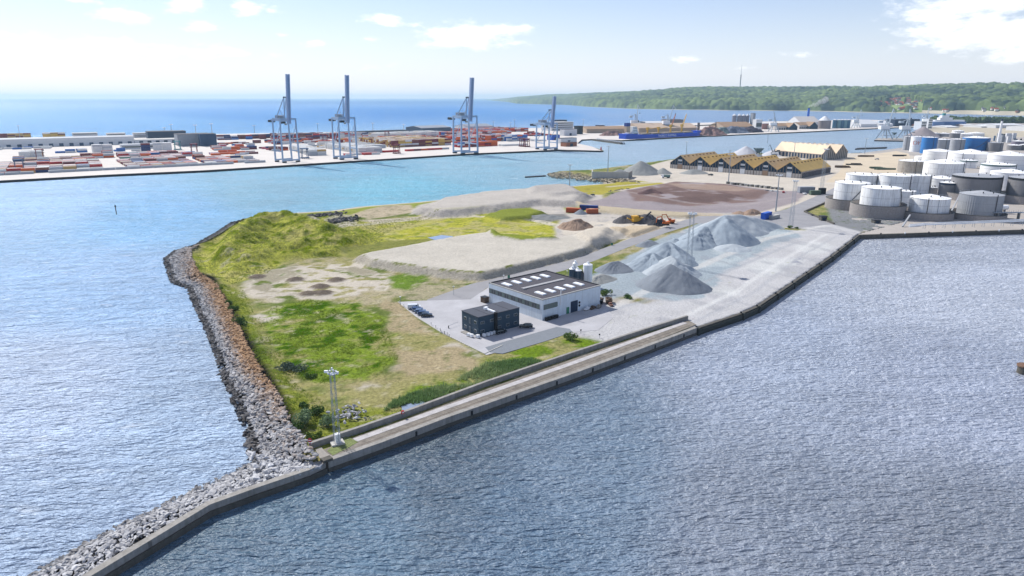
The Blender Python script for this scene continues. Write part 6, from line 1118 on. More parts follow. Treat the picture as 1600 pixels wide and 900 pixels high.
for k in range(5): b = MB(); b.box((-SL*.385+(SL*.075-1.6*k)/2+.05, 0, FB+3+3*k), (.15, BW*.6, .9)); b.box((-SL*.385, -BW*(.8-.05*k)/2-.05, FB+3+3*k), (SL*.05, .15, .9)); b.build('window', glass, ah)
b = MB(); b.box((-SL*.445, 0, FB+11), (9, 7, 12)); b.build('funnel_casing', mat('funnel_buff', lin(226, 196, 160), .6, .1, .4), ship); b = MB(); b.box((-SL*.445, 0, FB+20), (9.5, 7.5, 6.5)); b.build('funnel', darkblue, ship)
for k, (xx, el_, h_) in enumerate(((-.20, .1, 9), (-.06, .1, 9), (.10, 1.15, 13), (.25, 1.15, 13))):
    b = MB(); b.cyl((SL*xx, -2), FB, FB+h_, 1.9, 1.6, 12); b.box((SL*xx, -2, FB+h_+2), (4.6, 4.6, 5)); c_ = b.build('deck_crane', yellow, ship)
    b = MB(); a = Vector((SL*xx+1.5, -2, FB+h_+1)); e = a+Vector((math.cos(el_)*26, 0, math.sin(el_)*26)); [b.bar(a+Vector((0, s*1.2, 0)), e+Vector((0, s*.5, 0)), .55) for s in (-1, 1)]; b.build('jib', yellow if k != 2 else mat('jib_red_tan', lin(200, 120, 90), .6, .1, .4), c_)
me = text_mesh('THORCO SHIPPING', 6.2); me.materials.append(white); tx = link('lettering', me, ship, (-SL*.02+6, -BW/2-.1, FB*.62)); tx.rotation_euler = (math.pi/2, 0, 0)
b = MB(); b.bar((SL*.47, 0, FB+3), (SL*.47, 0, FB+14), .35, 6); b.build('foremast', white, ship)

# far port
TN = mat('tan_bank', lin(204, 182, 160), .95, .16, .05); scr = mat('scrap_heap_brown', lin(150, 120, 116), .95, .6, .12, bump=.8, bscale=.3); scr2 = mat('scrap_heap_blue', lin(120, 130, 150), .95, .6, .12, bump=.8, bscale=.3)
fa = math.atan2((at(1240, 206)-at(1091, 212.5)).y, (at(1240, 206)-at(1091, 212.5)).x)
def far(nm, lab, cat, xl, xr, yb, yt, dp, wm, rm=None, roof='flat', y2=None, **k): return fb_(nm, lab, cat, xl, xr, yb, yt, dp, wm, rm, fa*.35, roof, y2, **k)
far('bulk_shed', 'very long low tan shed left of the blue ship stern', 'shed', 916, 985, 208, 201.5, 60, TN, brownroof, 'gable', 197.2); far('bulk_store', 'long tan bulk store behind the blue ship', 'shed', 996, 1093, 209, 200, 90, TN, mat('bulk_roof_tan', lin(214, 190, 168), .95, .16, .05), 'gable', 192.5)
far('white_roof_hall', 'long white roofed hall behind the bulk store', 'hall', 1007, 1043, 198, 192, 40, whiteclad, whiteclad, 'gable', 189.5); far('grey_hall', 'tall dark grey hall right of the white roofed hall', 'hall', 1044, 1068, 198, 187, 50, mat('slate_grey_wall', lin(140, 132, 134), .8, .1, .1), roofgrey)
far('port_shed', 'dark low hall left of the white roofed hall', 'hall', 1000, 1008, 199, 190.5, 30, greyclad, roofdark)
far('tan_roof_shed', 'wide tan roofed shed before the grain silos', 'shed', 1130, 1180, 205, 198, 80, TN, brownroof, 'gable', 190.5); far('white_tower_house', 'white elevator tower right of the tan roofed shed', 'tower', 1180, 1190, 205, 187, 16, whiteclad, whiteclad, windows=1); far('port_shed', 'low white and red sheds right of the elevator tower', 'shed', 1190, 1204, 202, 193, 30, mat('pale_red', lin(200, 150, 140), .8, .1, .3), whiteclad)
for xl, xr, yb, lab in ((1150, 1157, 199, 'leftmost grain silo of the row'), (1158, 1164.5, 199, 'second grain silo of the row'), (1165, 1171.5, 199, 'third grain silo of the row'), (1172, 1177, 199, 'last grain silo of the row')):
    a, c = at(xl, yb), at(xr, yb); h = zat(181, a.y)-2.2; t_ = thing('grain_silo', lab+' beyond the scrap yard', 'silo', (a+c)/2+Vector((0, 40, 0)), 0, 'row of grain silos beyond the scrap yard'); r_ = (c-a).length/2; b = MB(); b.cyl((0, 0), 0, h, r_, n=16); b.build('shell', mat('silo_grey', lin(150, 150, 164), .5, .1, .2, metal=.2), t_); b = MB(); b.cyl((0, 0), h, h+4, r_, r_*.2, n=16); b.build('roof', whiteclad, t_)
far('elevator_tower', 'grey elevator tower at the right end of the grain silos', 'tower', 1175, 1179, 198.5, 177, 14, greyclad, roofgrey)
for i, (xl, xr, y_, lab) in enumerate(((1212, 1247, 203, 'left brown roofed shed with dark gable by the portal crane'), (1247.5, 1279, 201.5, 'right brown roofed shed with dark gable by the portal crane'))):
    far('gabled_port_shed', lab, 'shed', xl, xr-8, y_, y_-6, 45, pan, brownroof, 'gable', y_-10.5, doors=7); fb_('gable_front', lab.replace('shed with dark gable', 'shed, its dark gable house'), 'shed', xr-14, xr, y_+.4, y_-5, 22, bluegable, brownroof, fa*.35, 'gable', y_-10.6, ridge='x') if False else None
    a, c = at(xr-14, y_+.3), at(xr, y_+.3); h0, h1 = zat(y_-4.5, a.y)-2.2, zat(y_-10.8, a.y)-2.2; W = (c-a).length; t_ = thing('gable_hall', 'dark gabled front hall of the '+lab.replace(' with dark gable', ''), 'shed', a, fa*.35); b = MB(); b.prism([(0, 0), (W, 0), (W, 30), (0, 30)], 0, h0); b.add([(0, 0, h0), (W, 0, h0), (W/2, 0, h1), (0, 30, h0), (W, 30, h0), (W/2, 30, h1)], [(0, 1, 2), (5, 4, 3)]); b.build('wall', bluegable, t_); b = MB(); b.add([(-1, -1, h0-.5), (W/2, -1, h1+.3), (W+1, -1, h0-.5), (-1, 31, h0-.5), (W/2, 31, h1+.3), (W+1, 31, h0-.5)], [(0, 1, 4, 3), (1, 2, 5, 4), (3, 4, 1, 0), (4, 5, 2, 1)][:2]); b.build('roof', brownroof, t_)
far('salt_hall', 'steep white roofed hall beneath the plume chimney', 'hall', 1248, 1282, 199, 191, 60, whiteclad, mat('salt_white', lin(240, 232, 226), .8, .05, .2), 'gable', 182)
t_ = thing('plume_chimney', 'blue chimney behind the steep white hall', 'chimney', at(1261.3, 194)); h = zat(169, at(1261.3, 194).y)-2.2; b = MB(); b.cyl((0, 0), 0, h, 4, 3, 12); b.build('shaft', bluep, t_); b = MB(); b.cyl((0, 0), h, h+1, 3.4, 3.4, 12); b.build('rim', dark, t_)
pz = Vector((at(1261.3, 194).x, at(1261.3, 194).y, h+2)); sm = []
for i in range(26): s = i/26; sm.append((pz.x+s*42+random.gauss(0, 3), pz.y+random.gauss(0, 3), pz.z+3+s*14+random.gauss(0, 2), 8+10*s, (.8, .8, .82)))
stm = bpy.data.materials.new('steam'); stm.use_nodes = True; tt_ = stm.node_tree; tt_.nodes.remove(tt_.nodes['Principled BSDF']); vv = tt_.nodes.new('ShaderNodeVolumePrincipled'); vv.inputs['Density'].default_value = .06; vv.inputs['Color'].default_value = (.96, .96, .98, 1); tt_.links.new(vv.outputs[0], tt_.nodes['Material Output'].inputs['Volume'])
bms = bmesh.new()
for k in range(9): bmesh.ops.create_icosphere(bms, subdivisions=2, radius=3+k*.9, matrix=Matrix.Translation((k*6, random.gauss(0, 1), 4+k*2.6+random.gauss(0, 1.5))))
for v in bms.verts: v.co += Vector((random.gauss(0, .6), random.gauss(0, .6), random.gauss(0, .6)))
mes = bpy.data.meshes.new('smoke'); bms.to_mesh(mes); mes.materials.append(stm); stuff(link('smoke', mes, None, pz), 'white steam drifting right from the blue chimney', 'steam')
def silo1(nm, lab, px, yb, yt, rpx, m_, roofm=whiteclad, g=None, cat='silo', coneh=.22):
    p = at(px, yb); r_ = rpx*mpp(p); h = zat(yt, p.y)-2.2; t_ = thing(nm, lab, cat, p+Vector((0, r_, 0)), 0, g); b = MB(); b.cyl((0, 0), 0, h, r_, n=20); b.build('shell', m_, t_); b = MB(); b.cyl((0, 0), h, h+r_*coneh*2, r_*1.02, r_*.15, n=20); b.build('roof', roofm, t_)
silo1('big_silo', 'broad grey silo with conical white roof by the far quay', 1291.5, 201.5, 188.5, 9.5, mat('silo_brown_grey', lin(168, 158, 158), .7, .1, .1), coneh=.35); b = MB(); p = at(1291.5, 201)
for i, (px, m_) in enumerate(((1304.5, 'a'), (1311, 'b'), (1316, 'a'), (1321, 'b'), (1326, 'a'))):
    silo1('blue_silo', ['leftmost teal silo of the far quay group', 'pale teal silo second from the left', 'teal silo in the middle of the group', 'pale teal silo fourth from the left', 'rightmost teal silo beside the portal crane'][i], px, 200.5, 187.5, 3.1, mat('silo_teal', lin(80, 130, 160), .6, .1, .2) if m_ == 'a' else mat('silo_teal_pale', lin(140, 180, 190), .6, .1, .2), g='teal silos on the far quay')
far('port_shed', 'wide white roofed shed right of the teal silos', 'shed', 1343, 1372, 199, 194, 60, whiteclad, whiteclad, 'gable', 187.5); far('port_shed', 'second wide white roofed shed near the slim crane', 'shed', 1372, 1396, 198.6, 194, 60, whiteclad, whiteclad, 'gable', 189); far('covered_berth', 'dark navy covered berth left of the ferry', 'hall', 1396, 1418, 197.5, 187, 40, navy, roofdark); far('covered_berth', 'dark navy hull beside the ferry berth', 'hall', 1421, 1437, 196.8, 186.5, 40, navy, roofdark); far('brick_store', 'reddish low store under the navy covered berth', 'shed', 1428, 1439, 197, 194, 20, mat('far_red', lin(200, 110, 90), .8, .1, .3), roofgrey)
far('port_building', 'white tower building left of the ferry', 'building', 1438, 1447, 203, 190, 25, whiteclad, pale_conc, windows=3); far('port_building', 'second white tower building left of the ferry', 'building', 1449, 1456, 201, 186, 20, whiteclad, pale_conc, windows=4); far('port_building', 'low white long building before the ferry', 'building', 1456, 1476, 198, 190, 20, mat('ferry_blue_white', lin(130, 160, 210), .6, .1, .3), whiteclad)
fa_, fb2 = at(1462, 197.5, 2.2), at(1498, 196.5, 2.2); fer = thing('white_ferry', 'white ferry with pale blue hull laid up behind the tank farm', 'ship', (fa_+fb2)/2); FLn = (fb2-fa_).length; b = MB(); b.prism([(-FLn/2, -10), (FLn*.38, -10), (FLn/2, 0), (FLn*.38, 10), (-FLn/2, 10)], 0, zat(190.5, fa_.y)-2.2); b.build('hull', mat('ferry_blue', lin(96, 140, 205), .5, .1, .2), fer)
b = MB(); z0 = zat(190.5, fa_.y)-2.2; b.box((0, 0, z0+2.5), (FLn*.8, 17, 5)); b.box((-FLn*.1, 0, z0+8), (FLn*.34, 15, 7)); b.box((-FLn*.12, 0, z0+14), (FLn*.2, 12, 7)); b.build('superstructure', white, fer); b = MB(); b.box((-FLn*.14, 0, z0+20), (7, 6, 7)); b.build('funnel', mat('funnel_teal', lin(60, 160, 160), .5, .1, .4), fer)
for i, (xl, xr, yb, yt, m_, lab) in enumerate(((1552, 1602, 200, 193, whiteclad, 'broad white arched hall at the right edge beyond the sand'), (1510, 1530, 198, 194, mat('tan_box', lin(220, 200, 190), .8, .1, .3), 'low pinkish sheds left of the white arched hall'), (1532, 1552, 199.5, 195, whiteclad, 'low white shed left of the broad arched hall'), (1478, 1500, 199.5, 196, whiteclad, 'long low white roof right of the ferry'), (1602, 1650, 205, 196, whiteclad, 'white hall cut by the right edge of the view'))):
    far('far_hall', lab, 'hall', xl, xr, yb, yt+2.5, 60, m_, whiteclad, 'gable', yt)
for i in range(70):
    px = random.uniform(1440, 1600); py = random.uniform(183.6, 185.2); p = at(px, py, .5); o = None
    if i < 46:
        if i == 0:
            sb_ = thing('sailing_boat', 'small white sailing boat moored in the far marina', 'boat', p, 1.5, 'sailing boats in the far marina'); b = MB(); b.prism([(-6, -1.8), (3, -1.8), (7, 0), (3, 1.8), (-6, 1.8)], 0, 1.8); b.build('hull', white, sb_); b = MB(); b.bar((0, 0, 1.8), (0, 0, 15), .35); b.build('mast', white, sb_)
        else: dup(sb_, p, random.uniform(0, 3), 'small white sailing boat moored in the far marina')
heap('scrap_heap', 'brown scrap heap right of the blue ship bow', [(1100, 211), (1112, 210), (1120, 209.6)], [16, 19, 12], .6, scr, n=50, rough=4); heap('scrap_heap', 'blue green scrap heap near the middle of the far quay', [(1124, 208.6), (1131, 208)], [13, 13], .6, mat('scrap_green', lin(130, 150, 150), .95, .6, .12, bump=.8, bscale=.3), n=40, rough=4); heap('scrap_heap', 'purple grey scrap heap right of the blue green one', [(1142, 208), (1156, 207.4)], [15, 15], .6, scr2, n=40, rough=4); heap('scrap_heap', 'dark scrap heap ending the far scrap yard', [(1166, 207), (1176, 206.6)], [12, 14], .6, mat('scrap_dark', lin(86, 80, 96), .95, .6, .12, bump=.8, bscale=.3), n=40, rough=4)
heap('bulk_heap', 'dark brown heap at the left berth by the mobile crane', [(948, 212), (962, 211)], [8, 10], .5, scr, n=40, rough=3)
cv = thing('belt_conveyor', 'long dark belt conveyor crossing the far scrap yard', 'conveyor', at(1082, 205)); o0 = at(1082, 205, 0); b = MB(); e = at(1152, 203, 0)-o0; b.bar((0, 0, zat(195.5, o0.y)-2), (e.x, e.y, zat(194, o0.y)-2), 1.6); b.build('belt', dark, cv)
for k in (.12, .5, .8): b = MB(); b.box((e.x*k, e.y*k, 10), (5, 5, 20)); b.build('tower', mat('conv_tower', lin(120, 110, 110), .8, .2, .2), cv)
# wide grey pile near the small crane quay, conical
heap('bulk_heap', 'grey conical heap right of the small crane quay', [(1441, 214.5)], [22], .62, mat('pile_grey', lin(170, 160, 162), .95, .12, .1), n=40)

# ------------------------------------------------------------------ TANK FARM
def tank(lab, xl, xr, yb, yt, m_, rm=None, cone=.10, rail=True, stair=None, bund=None, band=None, nm='storage_tank', ribs=False):
    px = (xl+xr)/2; f0 = at(px, yb, 2.14); r_ = (xr-xl)/2*mpp(f0)
    for _ in range(3): c = Vector((f0.x, f0.y, 2.14))+Vector((f0.x, f0.y, 0)).normalized()*r_; r_ = (xr-xl)/2*mpp((c.x, c.y, 12))
    h = zat(yt, f0.y)-2.14; t_ = thing(nm, lab, 'tank', c, 0, 'storage tanks of the tank farm'); ns = 48
    b = MB(); b.cyl((0, 0), 0, h, r_, n=ns, caps=False)
    if ribs: [b.bar((r_*math.cos(a), r_*math.sin(a), 0), (r_*math.cos(a), r_*math.sin(a), h), .12, 4) for a in np.arange(0, 6.28, 6.28/60)]
    me = b.mesh('shell', m_, False); o = link('shell', me, t_); me.polygons.foreach_set('use_smooth', [len(p.vertices) == 4 and not ribs for p in me.polygons])
    b = MB(); b.cyl((0, 0), h-.05, h+r_*cone*2, r_*1.01, r_*.04, n=ns); b.build('roof', rm or clean_tank, t_)
    b = MB(); [b.add([((r_+d)*math.cos(a), (r_+d)*math.sin(a), z) for a in np.arange(0, 6.28, 6.2832/ns) for z, d in ((h-.35, .05), (h-.05, .22))], [(2*i, (2*i+2) % (2*ns), (2*i+3) % (2*ns), 2*i+1) for i in range(ns)])]; b.build('top_rim', m_ if not band else band, t_)
    if band: b = MB(); b.cyl((0, 0), h-1.6, h-.4, r_+.12, n=ns, caps=False); b.build('wind_girder', band, t_)
    if rail: b = MB(); n = 30; [b.bar((r_*math.cos(a), r_*math.sin(a), h), (r_*math.cos(a), r_*math.sin(a), h+1.1), .04) for a in np.arange(0, 6.28, 6.2832/n)]; [b.bar((r_*math.cos(a), r_*math.sin(a), h+1.1), (r_*math.cos(a+6.2832/n), r_*math.sin(a+6.2832/n), h+1.1), .05) for a in np.arange(0, 6.28, 6.2832/n)]; b.build('railing', steel, t_)
    if stair is not None:
        a0, a1 = stair; b = MB(); n = 22
        for i in range(n): A0, A1 = a0+(a1-a0)*i/n, a0+(a1-a0)*(i+1)/n; z0, z1 = h*i/n, h*(i+1)/n; b.bar(((r_+.5)*math.cos(A0), (r_+.5)*math.sin(A0), z0+.3), ((r_+.5)*math.cos(A1), (r_+.5)*math.sin(A1), z1+.3), .34)
        b.build('stair', MT['stair_dark'] if 'stair_dark' in MT else mat('stair_dark', lin(110, 110, 116), .7, .1, 1), t_)
    for a in (0.3, 2.2, 4.2, 5.2): b = MB(); b.cyl((r_*.55*math.cos(a), r_*.55*math.sin(a)), h+r_*cone*.7, h+r_*cone*.9+1.0, .35, n=6); b.build('roof_vent', dark, t_)
    if rail and stair is None:                                        # ladder cage, level pipe and a nozzle on the side seen
        a = -1.57+random.uniform(-.9, .9); b = MB(); b.bar(((r_+.35)*math.cos(a), (r_+.35)*math.sin(a), .3), ((r_+.35)*math.cos(a), (r_+.35)*math.sin(a), h+.9), .28, 6); b.build('ladder', MT['stair_dark'] if 'stair_dark' in MT else mat('stair_dark', lin(110, 110, 116), .7, .1, 1), t_)
        a += .5; b = MB(); b.bar(((r_+.3)*math.cos(a), (r_+.3)*math.sin(a), .3), ((r_+.3)*math.cos(a), (r_+.3)*math.sin(a), h), .14, 6); b.build('pipe', steel, t_)
    b = MB(); ns3 = 40
    for q_ in (.34, .67): [b.bar(((r_+.02)*math.cos(6.2832*i/ns3), (r_+.02)*math.sin(6.2832*i/ns3), h*q_), ((r_+.02)*math.cos(6.2832*(i+1)/ns3), (r_+.02)*math.sin(6.2832*(i+1)/ns3), h*q_), .07) for i in range(ns3)]
    b.build('plate_seams', mat('seam_grey', lin(150, 150, 152), .7, .1, 1), t_)
    if bund:
        R_, hb = (bund[1]-bund[0])/2*mpp((c.x, c.y, 6)), bund[2]; cx_ = ((bund[0]+bund[1])/2-px)*mpp(c); w_ = thing('tank_bund_wall', bund[3], 'wall', c+Vector((cx_, 0, 0)), 0, 'round stone walls around the tanks'); ns2 = 56; vs = []
        for i in range(ns2): a = 2*math.pi*i/ns2; vs += [(q_*math.cos(a), q_*math.sin(a), z) for q_, z in ((R_*1.01, 0), (R_, hb), (R_-.7, hb), (R_-.7, 0))]
        b = MB(); b.add(vs, [(4*i+k, 4*((i+1) % ns2)+k, 4*((i+1) % ns2)+k+1, 4*i+k+1) for i in range(ns2) for k in range(3)]); b.build('stone_ring', stone_wall, w_)
        b = MB(); [b.add([(q_*math.cos(a), q_*math.sin(a), hb+z) for a in np.arange(0, 6.2831, 2*math.pi/ns2) for q_, z in ((R_+.12, .02), (R_+.12, .3), (R_-.85, .3))][:3*ns2], [(3*i+k, 3*((i+1) % ns2)+k, 3*((i+1) % ns2)+k+1, 3*i+k+1) for i in range(ns2) for k in range(2)])]; b.build('coping', mat('coping_dark', lin(100, 104, 104), .9, .2, .6), w_)
    return c, r_, h
Z6 = lambda X, Y: (1270+X/4.736, 190+Y/4.736)
def tk(lab, X0, X1, Yb, Yt, m_, **k): a, b_ = Z6(X0, Yb), Z6(X1, Yt); return tank(lab, a[0], b_[0], a[1], b_[1], m_, **k)
def bnd(X0, X1, hb, lab): return (Z6(X0, 0)[0], Z6(X1, 0)[0], hb, lab)
tk('weathered white tank left in the front row with a diagonal stair', 150, 388, 655, 462, white_tank, stair=(-2.4, -1.2), bund=bnd(100, 425, 7.2, 'round stone wall around the leftmost front tank'), cone=.05)
tk('white streaked tank in the front with dark stair on its right', 345, 610, 712, 500, white_tank, stair=(-.2, -.95), bund=bnd(284, 655, 8.2, 'tall round stone wall nearest to the lane corner'), cone=.05)
tk('short white tank with a shallow cone roof, third in the front row', 712, 975, 728, 576, white_tank, cone=.09, bund=bnd(655, 1008, 4.6, 'low round stone wall around the short white tank'))
tk('pale corrugated tank with conical roof, right in the front row', 1076, 1356, 730, 550, lgrey_tank, cone=.09, ribs=True, rm=lgrey_tank, bund=bnd(1010, 1390, 3.6, 'low round stone wall around the corrugated tank'))
tk('narrow dirty white tank right of the streaked front tank', 603, 736, 640, 518, white_tank, cone=.03)
tk('dirty white tank in the second row, left of two touching ones', 478, 712, 560, 405, white_tank, cone=.05); tk('tall streaked tank behind the narrow one in the second row', 700, 846, 560, 402, white_tank, cone=.05)
tk('flat topped old white tank behind the leftmost front tank', 238, 476, 540, 400, white_tank, cone=.04, rm=white_tank); tk('small grey tank between the second row and the dark tank', 838, 912, 545, 488, lgrey_tank, cone=.05)
tk('dark shelled tank with bright white roof beside the big dark one', 926, 1045, 572, 456, grey_tank, cone=.08, band=navy); tk('low white domed tank behind the dark shelled one', 845, 1035, 500, 424, clean_tank, cone=.08)
tk('big dark grey tank with black rim band and pale roof', 1025, 1342, 590, 412, grey_tank, cone=.05, rm=lgrey_tank, band=dark, bund=bnd(975, 1386, 5.5, 'round stone wall around the big dark grey tank'))
tk('white tank with brown stained right side', 632, 822, 382, 296, rusty_tank, cone=.06); tk('wide white tank with shallow cone in the middle of the farm', 822, 1087, 430, 312, white_tank, cone=.09, rm=clean_tank)
tk('dark grey tank with black rim cut by the right edge', 1437, 1700, 610, 425, grey_tank, cone=.05, rm=lgrey_tank, band=dark, bund=bnd(1385, 1760, 6, 'round stone wall at the right edge of the view')); tk('large bright white tank left of the right edge', 1308, 1566, 540, 382, clean_tank, cone=.08)
tk('white tank with a greenish girder below its roof', 1245, 1462, 420, 322, clean_tank, cone=.06, band=mat('girder_green', lin(110, 140, 140), .7, .1, 1)); tk('broad white tank with two rings far right', 1300, 1552, 358, 252, clean_tank, cone=.11)
tk('broad white tank with shallow cone behind the green girder one', 1010, 1287, 330, 240, clean_tank, cone=.10); tk('white tank right behind the low drum', 820, 1026, 300, 222, clean_tank, cone=.07); tk('very big blue tank with a dark diagonal stair', 1108, 1284, 215, 122, blue_tank, cone=.06, rm=clean_tank, stair=(-2.35, -1.05))
tk('white tank left of the very big blue one', 1013, 1110, 215, 132, lgrey_tank, cone=.04); tk('white round edged tank in the back row centre', 895, 1006, 205, 134, lgrey_tank, cone=.05); tk('tall blue tank beside the tank with orange letters', 797, 902, 238, 118, blue_tank, cone=.05, rm=clean_tank)
ok = tk('white tank painted with orange letters in the back row', 718, 806, 224, 112, clean_tank, cone=.04); tk('grey narrow tank leftmost of the back row', 664, 722, 212, 112, lgrey_tank, cone=.04)
okc, okr, okh = ok; me = text_mesh('OK', okr*.95, .06)
phi = math.atan2(-okc.y, -okc.x)
for v in me.vertices: a = phi+v.co.x/okr; rr = okr+.05+abs(v.co.z)*.5; v.co = (rr*math.cos(a), rr*math.sin(a), okh*.58+v.co.y)
me.materials.append(mat('letters_orange', lin(236, 110, 70, .9), .5, .05, 1)); oko = [o for o in scn.objects if o.get('label', '').startswith('white tank painted with orange')][0]; link('lettering', me, oko)
tk('low white drum tank before the back row', 760, 902, 286, 262, clean_tank, cone=.04, rail=False); tk('white tank with pipes and green girder in the middle', 1090, 1203, 345, 290, clean_tank, cone=.08, band=MT['girder_green']); tk('grey low tank right of the big blue one', 1290, 1392, 222, 158, grey_tank, cone=.04, rm=lgrey_tank)
for X0, X1, Yb, Yt, m_, lab in ((865, 932, 112, 86, lgrey_tank, 'small pale tank leftmost in the far row'), (930, 1008, 112, 88, lgrey_tank, 'second small pale tank in the far row'), (1013, 1082, 122, 86, grey_tank, 'small grey square shouldered tank in the far row'), (1034, 1112, 86, 68, clean_tank, 'white tank farthest back behind the far row'), (1072, 1172, 120, 92, clean_tank, 'white domed tank in the far row'), (1150, 1258, 108, 86, clean_tank, 'broad white tank behind the very big blue one'), (1440, 1532, 212, 176, grey_tank, 'low grey tank near the chimney, left'), (1528, 1612, 212, 172, grey_tank, 'low grey tank near the chimney, right'), (1475, 1560, 172, 146, mat('tank_mauve', lin(150, 142, 160), .6, .1, .3), 'mauve tank behind the low grey pair')):
    tk(lab, X0, X1, Yb, Yt, m_, cone=.07, rail=False)
chp = at(1559.5, 223); ch = thing('white_chimney', 'slim white chimney with dark top behind the tank farm', 'chimney', chp); h = zat(185.5, chp.y)-2.2; b = MB(); b.cyl((0, 0), 0, h-4, 2.6, 1.7, 14); b.build('shaft', clean_tank, ch); b = MB(); b.cyl((0, 0), h-4, h, 1.7, 1.6, 14); b.build('dark_cap', navy, ch)
pl = thing('process_plant', 'blue grey pipe and vessel plant at the right edge behind the tanks', 'plant', at(1585, 222)); random.seed(9)
for k in range(26): x_, y_ = random.uniform(-24, 30), random.uniform(-20, 40); hh = random.uniform(5, 16); b = MB(); (b.box((x_, y_, hh/2), (random.uniform(3, 9), random.uniform(3, 8), hh)) if k % 2 else b.cyl((x_, y_), 0, hh, random.uniform(1, 2.6), n=10)); b.build('vessel' if k % 2 == 0 else 'plant_block', [mat('plant_blue', lin(110, 140, 170), .6, .15, .3), greyclad, dark, whiteclad][k % 4], pl)
# pipes along the quay edge
pipe = thing('quay_pipeline', 'long white pipes on trestles along the quay in front of the tanks', 'pipeline', at(1420, 352)); o0 = at(1420, 352, 0)
ppts = [at(1421, 354, 4.0)-o0, at(1445, 351.5, 4.6)-o0, at(1550, 347.5, 5)-o0, at(1650, 343.5, 5)-o0]
for dz, dy in ((0, 0), (.9, .6), (0, 1.4)): b = MB(); [b.bar(Vector((p.x, p.y+dy, p.z+dz)), Vector((q_.x, q_.y+dy, q_.z+dz)), .28, 8) for p, q_ in zip(ppts[:-1], ppts[1:])]; b.build('pipe', white, pipe)
for k in range(15): s = ppts[1].lerp(ppts[3], k/14); b = MB(); [b.bar((s.x, s.y+dy, 2), (s.x, s.y+dy, s.z+.2), .12) for dy in (-.3, 1.7)]; b.box((s.x, s.y+.7, s.z-.35), (.2, 2.4, .2)); b.build('trestle', steel, pipe)
for (xa, ya, xb, yb, z0, z1, lab) in ((1410, 354, 1422, 336, 2.4, 8.5, 'slanted gangway tube rising to the short white tank'), (1485, 333, 1499, 306, 4, 13, 'slanted gangway tube rising to the corrugated tank')):
    a, c = at(xa, ya, z0), at(xb, yb, z1); t_ = thing('sloping_gangway', lab, 'gangway', (a.x, a.y, 2.2)); b = MB(); b.bar((0, 0, z0-2.2), (c.x-a.x, c.y-a.y, z1-2.2), .6); b.build('tube', lgrey_tank, t_); b = MB(); b.bar((0, 0, 0), (0, 0, z0-2.0), .3); b.build('foot', steel, t_)
pa = thing('horizontal_vessel', 'white lying tank on saddles right of the corrugated tank', 'tank', at(1559, 333)); b = MB(); b.bar((-6, 0, 4), (6, 0, 4), 1.7, 14); b.build('vessel', clean_tank, pa); b = MB(); [b.box((x, 0, 1.6), (.6, 2.6, 3.2)) for x in (-4, 4)]; b.build('saddle', concrete, pa)
rb = thing('pipe_bridge', 'blue grey pipe bridge at the right edge before the tanks', 'bridge', at(1590, 345)); b = MB(); b.box((0, 0, 5.5), (34, 2.4, .4)); b.build('deck', steel, rb); b = MB(); [b.bar((-15+k*3, y_, 5.7), (-15+k*3, y_, 7), .07) for k in range(11) for y_ in (-1.1, 1.1)]; b.build('railing', MT['plant_blue'], rb); b = MB(); [b.box((x, 0, 2.6), (.6, 2, 5.2)) for x in (-14, 0, 14)]; b.build('pier', concrete, rb)
lw, q_ = wallthing('low_stone_wall', 'low dark stone wall at the corner of the tank lane', [at(1293, 316, 2.2), at(1257, 331.5, 2.2), at(1303, 350.5, 2.2)], .9, 0, 3.2, conc_dark)
# low walls, pipes and small huts between the tanks
for (xl, xr, yb, yt, lab) in ((1366, 1376, 349, 345, 'rubble and brick hut between the first two round walls'), (1283, 1292, 345, 339, 'dark hut left of the leftmost round wall'), (1552, 1558, 318, 312, 'small white cabin beside the big dark tank')): fb_('pump_hut', lab, 'hut', xl, xr, yb, yt, 4, conc_dark if 'dark' in lab or 'rubble' in lab else white, roofdark, 0, doors=1)
# wood stacks and beams on the sand yard
for (px, py, lab, m_) in ((1320, 262, 'dark stack of old timber on the sand yard', wood), (1336, 258, 'long pile of dark concrete beams on the sand yard', conc_dark), (1365, 263, 'green and grey barge like stack on the sand yard', MT['skip_green']), (1380, 265, 'second green stack on the sand yard', MT['skip_green']), (1352, 245, 'dark timber row near the water on the sand yard', wood), (1402, 244, 'dark scrap row on the sandy shore left of the tanks', dark)):
    t_ = thing('material_stack', lab, 'stack', at(px, py, 2.25), random.uniform(-.2, .3)); 
    for k in range(6): b = MB(); b.box((random.uniform(-7, 7), random.uniform(-3, 3), .8+k*.15), (random.uniform(7, 14), 1.2, random.uniform(1, 2)), random.uniform(-.15, .15)); b.build('beam', m_, t_)
